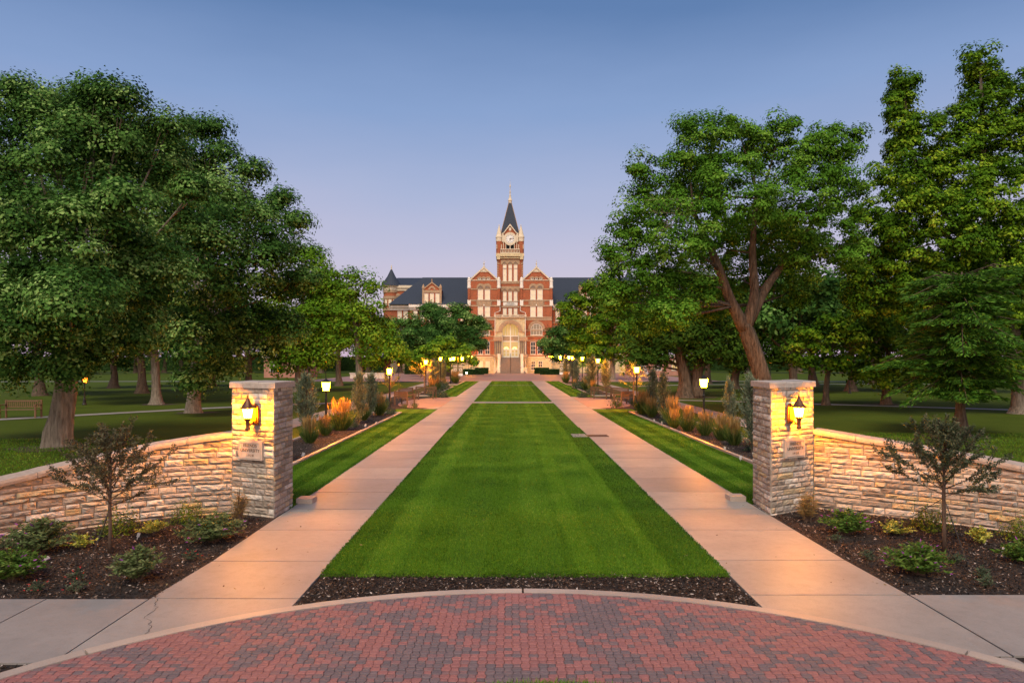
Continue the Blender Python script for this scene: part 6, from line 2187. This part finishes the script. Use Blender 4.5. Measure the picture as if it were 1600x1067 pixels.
g = lambda px, py, z=0.03: (*gp(px, py), z)
arching('butterfly_bush', 'wide sprawling bush with purple flower spikes next to the oak-side gate pillar', 'shrub', g(334, 850), 120, 0.46, 0.60, 0, M['bush'], 401, 40, 0.08, 0.022, M['purple'], 0.16)
arching('butterfly_bush', 'bushy green plant at the path edge below the oak-side sapling', 'shrub', g(216, 912), 80, 0.46, 0.40, 0, M['bush'], 402, 36, 0.075, 0.02, M['purple'], 0.06)
arching('butterfly_bush', 'large purple-flowered bush at the edge of the oak-side bed furthest from the pillar', 'shrub', g(62, 868), 95, 0.55, 0.58, 0, M['bush'], 403, 36, 0.08, 0.024, M['purple'], 0.16)
arching('butterfly_bush', 'dark green flowering bush in the corner of the oak-side bed by the sidewalk', 'shrub', g(18, 912), 85, 0.42, 0.48, 0, M['bushg'], 404, 40, 0.07, 0.024, M['purple'], 0.25)
arching('butterfly_bush', 'purple-flowered bush close to the gate pillar on the cottonwood side', 'shrub', g(1322, 838), 80, 0.44, 0.44, 0, M['bushg'], 405, 36, 0.075, 0.02, M['purple'], 0.25)
arching('butterfly_bush', 'broad green bush with purple flowers in the middle of the cottonwood-side bed', 'shrub', g(1436, 902), 100, 0.42, 0.50, 0, M['bushg'], 406, 40, 0.075, 0.02, M['purple'], 0.22)
arching('butterfly_bush', 'low leafy bush at the outer end of the cottonwood-side bed', 'shrub', g(1598, 884), 50, 0.32, 0.34, 0, M['bushg'], 407, 34, 0.07, 0.022, M['purple'], 0.05)
arching('golden_shrub', 'yellow-leaved spreading shrub beside the sapling trunk on the oak side', 'shrub', g(238, 838), 30, 0.24, 0.30, 0, M['gold'], 411, 34, 0.042, 0.026)
arching('golden_shrub', 'yellow-leaved spreading shrub at the outer end of the oak-side bed', 'shrub', g(126, 860), 22, 0.24, 0.30, 0, M['gold'], 412, 30, 0.042, 0.026)
arching('golden_shrub', 'yellow-leaved spreading shrub between two purple bushes on the cottonwood side', 'shrub', g(1400, 838), 30, 0.24, 0.32, 0, M['gold'], 413, 34, 0.042, 0.026)
arching('golden_shrub', 'yellow-leaved shrub with one tall shoot beyond the cottonwood-side sapling', 'shrub', g(1532, 854), 26, 0.28, 0.26, 0, M['gold'], 414, 34, 0.042, 0.026)
for px, py, lab, fl in ((60, 930, 'small grey plant with red flowers next to the sidewalk corner of the oak-side bed', 'red'), (122, 912, 'tiny red-flowered plant between two bushes on the oak side', 'red'), (118, 930, 'tiny grey plant with red blooms close to the oak-side sidewalk', 'red'),
                        (298, 880, 'small red-flowered plant near the path edge on the oak side', 'red'), (8, 862, 'red-flowered plant under the outer end of the oak-side wall', 'red'), (1306, 850, 'tiny grey plant in front of the purple bush by the cottonwood-side pillar', None),
                        (1358, 880, 'small sparse plant at the path edge on the cottonwood side', None), (1536, 908, 'small grey plant near the sidewalk on the cottonwood side', None), (1494, 884, 'small pale plant between sapling and sidewalk on the cottonwood side', None), (1540, 922, 'tiny low plant closest to the sidewalk on the cottonwood side', None)):
    arching('small_flower', lab, 'flower', g(px, py), 22, 0.17, 0.15, 0, M['sage'], 420 + px, 16, 0.04, 0.012, M['red'] if fl else None, 0.35, 0.03)
arching('ornamental_grass', 'pale upright grass tuft against the foot of the oak-side gate pillar', 'grass clump', g(374, 822), 50, 0.62, 0.16, 0, M['plume'], 431, 16, 0.14, 0.006, None, up=1.1)
arching('ornamental_grass', 'pale upright grass tuft against the foot of the cottonwood-side gate pillar', 'grass clump', g(1262, 818), 60, 0.48, 0.22, 0, M['plume'], 432, 18, 0.14, 0.007, None, up=1.1)
arching('small_flower', 'sparse weedy plant growing at the corner under the oak-side sidewalk', 'plant', (-4.9, 6.35, 0.03), 20, 0.12, 0.16, 0, M['sage'], 433, 14, 0.035, 0.012)
arching('small_flower', 'sparse weedy plant growing at the corner under the cottonwood-side sidewalk', 'plant', (5.05, 6.5, 0.03), 20, 0.12, 0.16, 0, M['sage'], 434, 14, 0.035, 0.012)

M['smoke'] = leafy('purplish_leaf', [(0, (0.034, 0.033, 0.017)), (0.5, (0.071, 0.070, 0.032)), (0.85, (0.119, 0.102, 0.047)), (1, (0.190, 0.158, 0.075))], 0.2, 0.6, 0.25)
M['smoke2'] = leafy('dull_green_leaf', [(0, (0.024, 0.035, 0.016)), (0.5, (0.050, 0.069, 0.029)), (0.85, (0.090, 0.100, 0.045)), (1, (0.156, 0.138, 0.072))], 0.2, 0.6, 0.25)
M['wire'] = plain('guy_wire', (0.03, 0.028, 0.026), 0.6)


def sapling(label, loc, fork, top, reach, mat, seed, nb, per, guys):
    rp = random.Random(seed)
    rg = np.random.default_rng(seed)
    root = thing('sapling_tree', label, 'sapling', loc)
    mb = MB()
    mb.tube([(0, 0, -0.03), (0.004, 0, fork * 0.5), (-0.004, 0, fork), (0.01, 0.01, fork + (top - fork) * 0.45), (0.0, 0, fork + (top - fork) * 0.8)], [0.036, 0.028, 0.026, 0.015, 0.005], 8)
    Pp, Dd, T = [], [], []

    def shoot(b0, dv, L, r_, depth):
        bend = Vector((0, 0, 0.25 * L)) if depth == 0 else Vector((rp.gauss(0, .1), rp.gauss(0, .1), rp.gauss(.05, .1))) * L
        m1 = b0 + dv * L * 0.55
        e = b0 + dv * L + bend * 0.6
        pts = [b0 * (1 - t_) ** 2 + m1 * 2 * t_ * (1 - t_) + e * t_ * t_ for t_ in (0, .33, .66, 1)]
        mb.tube(pts, [r_, r_ * 0.75, r_ * 0.5, r_ * 0.2], 4)
        n = int(per * L / 0.6 * (1 if depth else 0.75))
        for j in range(n):
            s = (0.18 if depth == 0 else 0.05) + 0.85 * rp.random() ** 0.85
            s = min(s, 0.999)
            i_ = min(2, int(s * 3))
            p = pts[i_].lerp(pts[i_ + 1], s * 3 - i_)
            a = Vector((rp.gauss(0, 1), rp.gauss(0, 1), rp.gauss(0.15, 0.8))).normalized()
            Pp.append(p + a * 0.01); Dd.append(a); T.append(rp.random())
        if depth < 2:
            for k in range(3 if depth == 0 else 2):
                s = rp.uniform(0.25, 0.85)
                i_ = min(2, int(s * 3))
                p = pts[i_].lerp(pts[i_ + 1], s * 3 - i_)
                d2 = (dv + Vector((rp.gauss(0, .5), rp.gauss(0, .5), rp.gauss(.2, .4)))).normalized()
                shoot(p, d2, L * rp.uniform(0.32, 0.55), r_ * 0.5, depth + 1)
    for k in range(nb):
        t_ = k / (nb - 1)
        z = fork + (top - fork) * 0.62 * t_
        a = k * 2.4 + rp.uniform(-.4, .4)
        el = 0.30 + 0.95 * t_ + rp.uniform(-.15, .15)
        L = reach * (1.05 - 0.55 * t_) * rp.uniform(0.75, 1.12)
        if t_ > 0.7:
            L *= 0.85
        shoot(Vector((0, 0, z)), Vector((math.cos(a) * math.cos(el), math.sin(a) * math.cos(el), math.sin(el))), L, 0.009, 0)
    mb.build('trunk', M['bark_thin'], root, True)
    Pp, Dd = np.array(Pp), np.array(Dd)
    v, q = blade_quads(Pp, Dd, rg.uniform(0.024, 0.048, len(Pp)), rg.uniform(0.013, 0.025, len(Pp)), rg)
    np_mesh('crown', v, q, np.array(T), mat, root)
    for gx_, gy_ in guys:
        mb = MB()
        mb.tube([(0, 0, fork - 0.02), (gx_, gy_, 0.02)], 0.005, 5)
        mb.box(gx_ - 0.012, gx_ + 0.012, gy_ - 0.012, gy_ + 0.012, 0.0, 0.06)
        mb.build('guy_wire', M['wire'], root)
    return root


sx_, sy_ = gp(172, 867)
sapling('spindly purplish sapling tied by guy wires in the oak-side gate bed', (sx_, sy_, 0.03), 0.72, 2.0, 0.98, M['smoke'], 501, 34, 85, ((-0.55, 0.65), (0.45, 0.8), (0.1, -0.7)))
sx_, sy_ = gp(1475, 865)
sapling('bushy dull green sapling tied by guy wires in the cottonwood-side gate bed', (sx_, sy_, 0.03), 0.86, 2.2, 0.92, M['smoke2'], 502, 38, 115, ((-0.6, 0.8), (0.7, 0.75), (-0.1, -0.7)))
# young trees at the seating bays
for lab, x, y, sc, mat, sd in (('thin young tree behind the benches of the oak-side seating bay', -7.55, 43.0, 1.35, M['bushg'], 503), ('young yellow-leaved tree behind the benches of the cottonwood-side seating bay', 8.0, 44.2, 1.55, M['gold'], 504), ('young yellowish tree beside the first lamp beyond the oak-side benches', -7.6, 60.5, 1.7, M['gold'], 505)):
    r_ = sapling(lab, (x, y, 0.04), 0.72, 1.98, 0.8, mat, sd, 18, 34 if sd > 503 else 22, ())
    r_.scale = (sc,) * 3

M['label_white'] = plain('white_marker', (0.40, 0.36, 0.32), 0.6)
for px, py, lab, a in ((214, 846, 'small white plant marker in front of the yellow shrub on the oak side', 0.3), (66, 882, 'tilted pale plant marker in the oak-side bed', 0.9), (231, 876, 'pale stub light poking out of the bush below the oak-side sapling', 0.1), (1386, 836, 'small white plant marker in front of the yellow shrub on the cottonwood side', 0.4), (1566, 866, 'pale tilted plant marker beyond the cottonwood-side sapling', 0.9),
                       (1178.5, 718, 'tall white marker in the curbed bed beside the cottonwood-side pillar', 0.0), (1157, 723, 'short white marker in the curbed bed beside the cottonwood-side pillar', 0.2), (1132, 708, 'white marker alone at the kerb of the cottonwood-side bed', 0.3), (1034, 666, 'white marker between the junipers and the kerb on the cottonwood side', 0.2), (1022, 662, 'white marker at the foot of the junipers on the cottonwood side', 0.2), (472, 718, 'white marker in the curbed bed behind the oak-side pillar', 0.3), (570, 670, 'white marker at the kerb near the paired junipers on the oak side', 0.3), (585, 665, 'pale marker further along the kerb near the paired junipers on the oak side', 0.8)):
    x, y = gp(px, py)
    big = 0.75 if y < 16 else 1.3
    root = MB()
    root.box(-0.03 * big, 0.03 * big, -0.006, 0.006, 0.05 * big, 0.14 * big)
    root.box(-0.008, 0.008, -0.004, 0.004, -0.03, 0.05 * big)
    ob = tag(root.build('plant_marker', M['label_white']), lab, 'plant marker', 'plant markers in the beds')
    ob.location = (x, y, 0.04)
    ob.rotation_euler = (-0.25, a, 0.4)

# ------------------------------------------------------------------ lamps
def lamp_head(mb_iron, glass, c, s=1.0):
    """lantern narrowing downwards with a small roof; c is the centre of the glass"""
    x, y, z = c
    glass.frustum(c, 0.092 * s, -0.16 * s, 0.135 * s, 0.16 * s)
    for a, b_ in ((1, 1), (1, -1), (-1, 1), (-1, -1)):
        mb_iron.tube([(x + a * 0.096 * s, y + b_ * 0.096 * s, z - 0.165 * s), (x + a * 0.139 * s, y + b_ * 0.139 * s, z + 0.165 * s)], 0.008 * s, 5)
    mb_iron.lathe([(0.03 * s, -0.26 * s), (0.055 * s, -0.22 * s), (0.10 * s, -0.18 * s), (0.125 * s, -0.163 * s)], c, 10)
    mb_iron.lathe([(0.20 * s, 0.163 * s), (0.19 * s, 0.185 * s), (0.11 * s, 0.25 * s), (0.05 * s, 0.30 * s), (0.02 * s, 0.32 * s), (0.015 * s, 0.38 * s)], c, 10)


def post_lamp(label, x, y, h, pane, group, base=0.05):
    root = thing('lamp_post', label, 'lamp post', (x, y, base), group=group)
    mb = MB()
    mb.lathe([(0.15, 0), (0.15, 0.06), (0.10, 0.12), (0.085, 0.35), (0.07, 0.42), (0.05, 0.5), (0.042, h - 0.55), (0.055, h - 0.5), (0.04, h - 0.46), (0.04, h - 0.24)], (0, 0, 0), 12)
    mb.build('post', M['iron'], root)
    mi, gl = MB(), MB()
    lamp_head(mi, gl, (0, 0, h))
    hd = mi.build('lantern', M['iron'], root)
    gl.build('lamp_glass', pane, hd)
    return root


GL = 'single lamp posts along the two paths'
for px, py, d_, lab in ((509.5, 604, 27.6, 'lamp post nearest the oak-side gate pillar, beside the orange-lit juniper'), (608.6, 580.5, 41.5, 'lamp post at the corner of the seating bay on the oak side'), (665.4, 566, 59, 'lamp post just beyond the benches on the oak side'),
                        (688.2, 561, 72, 'lamp post beyond the seating bay, second from the benches on the oak side'), (704, 561.6, 84, 'last single lamp post before the banner lamp on the oak side'),
                        (1099.6, 598.5, 27.8, 'lamp post nearest the cottonwood-side gate pillar, among the golden reed grass'), (994.8, 578, 41.8, 'lamp post with clear base at the corner of the seating bay on the cottonwood side'), (934.2, 563.8, 59, 'lamp post just beyond the benches on the cottonwood side'),
                        (909.8, 560.4, 73, 'lamp post beyond the seating bay, second from the benches on the cottonwood side'), (894, 559.6, 86, 'last single lamp post before the banner lamp on the cottonwood side')):
    post_lamp(lab, wx(px, d_), d_, wz(py, d_) - 0.05, M['pane_post'], GL)
GF = 'small far lamp posts on the park lawns'
for px, py, d_, lab in ((435, 577.5, 70, 'far lamp post above the cap of the oak-side gate pillar'), (132, 594, 46, 'far lamp post by the thin path behind the pale-trunked oak'), (509, 566.8, 88, 'far lamp post between two tree trunks on the oak-side lawn'), (623, 569.5, 105, 'tiny far lamp before the turret end of the hall'), (658, 567.5, 120, 'tiny far lamp before the hedge of the wing'),
                        (1236.5, 564.5, 72, 'far lamp post in line with the cottonwood-side pillar top'), (1327.5, 565, 62, 'far lamp post beside the young sycamore trunk'), (1038, 561.5, 95, 'far reddish lamp between the junipers and the elm'), (1204, 567, 110, 'tiny far lamp beside the cottonwood trunk')):
    post_lamp(lab, wx(px, d_), d_, wz(py, d_), M['pane_far'], GF, 0.0)

M['banner'] = plain('banner_cloth', (0.30, 0.24, 0.14), 0.8, vary=0.6, scale=2.6)
M['banner_white'] = plain('banner_band', (0.75, 0.74, 0.72), 0.8, vary=0.04)


def banner_lamp(label, x, y, h, lit, banners=True, arms=2):
    root = thing('banner_lamp_post', label, 'lamp post', (x, y, 0.03), group='twin lamp posts by the plaza')
    mb = MB()
    mb.lathe([(0.2, 0), (0.2, 0.1), (0.12, 0.25), (0.10, 0.7), (0.065, 0.8), (0.055, h + 0.1), (0.09, h + 0.2), (0.05, h + 0.35), (0.02, h + 0.55)], (0, 0, 0), 12)
    mb.build('post', M['iron'], root)
    mb = MB()
    w_ = 0.62
    mb.tube([(-w_, 0, h - 0.45), (-w_ * 0.5, 0, h - 0.62), (0, 0, h - 0.3), (w_ * 0.5, 0, h - 0.62), (w_, 0, h - 0.45)], 0.035, 8)
    if arms == 4:
        mb.tube([(0, -w_, h - 0.45), (0, -w_ * 0.5, h - 0.62), (0, 0, h - 0.3), (0, w_ * 0.5, h - 0.62), (0, w_, h - 0.45)], 0.035, 8)
    mb.build('crossarm', M['iron'], root)
    if banners:
        for zz in (h - 0.85, h - 2.45):
            mb = MB()
            mb.tube([(-0.75, 0, zz), (0.75, 0, zz)], 0.022, 6)
            mb.build('banner_rod', M['iron'], root)
    heads = [(-w_, 0), (w_, 0)] + ([(0, -w_), (0, w_)] if arms == 4 else [])
    for hx, hy in heads:
        mi, gl = MB(), MB()
        lamp_head(mi, gl, (hx, hy, h), 1.35)
        hd = mi.build('lantern', M['iron'], root)
        gl.build('lamp_glass', M['pane_plaza'], hd)
    if banners:
        for s in (-1, 1):
            mb = MB()
            mb.box(s * 0.08, s * 0.70, -0.012, 0.012, h - 2.10, h - 0.87)
            bn = mb.build('banner', M['banner'], root)
            mb = MB()
            mb.box(s * 0.08, s * 0.70, -0.014, 0.014, h - 2.43, h - 2.103)
            mb.box(s * 0.12, s * 0.66, -0.016, 0.016, h - 1.08, h - 1.03)
            mb.arch(s * 0.39, h - 1.55, 0.14, 0.19, -0.016, 0.016, 0, 360, 18)
            mb.build('banner_print', M['banner_white'], bn)
    return root


banner_lamp('twin-headed banner lamp at the plaza edge on the oak side', wx(715.5, 97.5), 97.5, wz(561, 97.5), True)
banner_lamp('twin-headed banner lamp at the plaza edge on the cottonwood side', wx(882, 97.5), 97.5, wz(559, 97.5), True)
banner_lamp('four-armed lamp before the basement of the hall on the oak side', wx(732.5, 151), 151, wz(557.5, 151), True, False, 4)
banner_lamp('four-armed lamp before the basement of the hall on the cottonwood side', wx(862.5, 151), 151, wz(557, 151), True, False, 4)
mb = MB()
mb.frustum((0, 0, 0), 0.22, 0.0, 0.16, 0.25)
ul = tag(mb.build('ground_floodlight', M['iron']), 'small white floodlight on the ground before the oak-side basement wall', 'floodlight')
ul.location = (wx(729, 141.4), 141.4, 0.03)
mb = MB()
mb.lathe([(0.16, 0.25), (0.2, 0.35), (0.12, 0.5)], (0, 0, 0), 12)
mb.build('flood_lens', glowing('flood_white', (1.0, 0.82, 0.55), 14), ul)

# ------------------------------------------------------------------ benches
M['teak'] = plain('weathered_teak', (0.13, 0.075, 0.040), 0.75, vary=0.3, scale=9, stretch=(1, 6, 6))


def make_bench(group):
    root = thing('park_bench', 'x', 'bench', (0, 0, 0), group=group)
    L = 0.85
    mb = MB()
    for k in range(6):
        mb.box(-L, L, -0.26 + k * 0.085, -0.19 + k * 0.085, 0.42, 0.445)
    mb.build('seat', M['teak'], root)
    mb = MB()
    mb.box(-L, L, 0.26, 0.30, 0.82, 0.90)
    mb.box(-L, L, 0.26, 0.29, 0.52, 0.57)
    for k in range(17):
        x = -L + 0.09 + k * (2 * L - 0.18) / 16
        mb.box(x - 0.022, x + 0.022, 0.268, 0.288, 0.573, 0.817)
    mb.build('backrest', M['teak'], root)
    for s in (-1, 1):
        mb = MB(); mb.box(s * L - 0.035, s * L + 0.035, -0.29, -0.22, 0, 0.66); mb.build('leg', M['teak'], root)
        mb = MB(); mb.box(s * L - 0.034, s * L + 0.034, 0.245, 0.315, 0, 0.92); mb.build('leg', M['teak'], root)
        mb = MB(); mb.box(s * L - 0.045, s * L + 0.045, -0.32, 0.243, 0.662, 0.70); mb.build('armrest', M['teak'], root)
    return root


GB = 'teak benches of the park'
bp = make_bench(GB)
bl = [(-6.65, 53.0, R(-18), 'teak bench facing the path at the far end of the oak-side seating bay'), (-7.5, 50.6, R(62), 'teak bench turned sideways at the back of the oak-side seating bay'), (-7.0, 45.3, R(128), 'teak bench seen from behind on the near side of the oak-side seating bay'),
      (7.2, 53.2, R(18), 'teak bench facing the path at the far end of the cottonwood-side seating bay'), (8.0, 51.0, R(-52), 'teak bench turned sideways at the back of the cottonwood-side seating bay'), (7.6, 45.6, R(-128), 'teak bench seen from behind on the near side of the cottonwood-side seating bay'),
      (wx(32, 35.6), 35.6, R(6), 'slatted bench by the thin path in the shade behind the pale-trunked oak')]
for i, (x, y, a, lab) in enumerate(bl):
    o_ = place(bp, i > 0, lab, (x, y, 0.05 if i < 6 else 0.0), a, 1.0 if i < 6 else 1.02, GB)

# ------------------------------------------------------------------ far buildings and odds and ends
M['brick_far'] = plain('far_brick', (0.34, 0.17, 0.12), 0.85, vary=0.2, scale=1)
M['band'] = plain('far_band', (0.55, 0.48, 0.40), 0.8)


def campus_block(label, x, y, w, dpt, h, lit, seed):
    root = thing('campus_building', label, 'building', (x, y, 0))
    mb = MB()
    mb.box(-w / 2, w / 2, 0, dpt, 0, h)
    mb.build('wall', M['brick_far'], root)
    mb = MB()
    mb.box(-w / 2 - 0.3, w / 2 + 0.3, -0.3, dpt + 0.3, h + 0.003, h + 0.45)
    mb.build('roof', M['band'], root)
    n = int(w / 3)
    for k in range(n):
        xx = -w / 2 + w * (k + 0.5) / n
        mb = MB()
        for (a, b_, c_, e_) in ((xx - .7, xx + .7, 1.0, 1.1), (xx - .7, xx + .7, h - 0.7, h - 0.6), (xx - .7, xx - .6, 1.1, h - .7), (xx + .6, xx + .7, 1.1, h - .7), (xx - .04, xx + .04, 1.1, h - .7)):
            mb.box(a, b_, -0.08, 0.03, c_, e_)
        fr = mb.build('window', M['white'], root)
        mb = MB()
        mb.box(xx - .6, xx + .6, -0.03, 0.02, 1.1, h - .7)
        mb.build('pane', M['lit'] if lit and k % 3 == lit - 1 else M['glass'], fr)
    return root


campus_block('low brick building with a lit entrance beyond the oak-side lamps', wx(444, 118), 118, 7, 8, 3.4, 2, 1)
campus_block('low brick building with a pale band beyond the cottonwood-side lawn', wx(1028, 132), 132, 10, 8, 3.6, 3, 3)
mb = MB()
x, y = wx(1004, 112), 112
mb.tube([(x - 0.5, y, 6.0), (x - 0.2, y, 3.2), (x + 0.5, y, 1.0), (x + 1.0, y, 0.0)], [0.16, 0.22, 0.34, 0.5], 10)
tag(mb.build('sculpture', M['white']), 'tall white curved sculpture leaning on the far lawn by the low building', 'sculpture')
mb = MB()
mb.box(-3.4, 3.4, -0.3, 0.3, 0, 0.8)
mb.box(-3.5, 3.5, -0.36, 0.36, 0.803, 0.95)
w_ = tag(mb.build('low_wall', M['band']), 'low pale masonry wall on the far lawn behind the airy tree', 'wall')
w_.location = (wx(580, 112), 112, 0)
root = thing('litter_bin', 'brown boxy litter bin on the lawn behind the orange-lit juniper', 'bin', (wx(484, 56.5), 56.5, 0))
mb = MB()
mb.box(-0.26, 0.26, -0.26, 0.26, 0.06, 0.85)
mb.build('bin_body', M['teak'], root)
mb = MB()
mb.box(-0.3, 0.3, -0.3, 0.3, 0.853, 0.93)
mb.box(-0.22, 0.22, -0.22, 0.22, 0.0, 0.058)
mb.build('bin_lid', M['iron'], root)
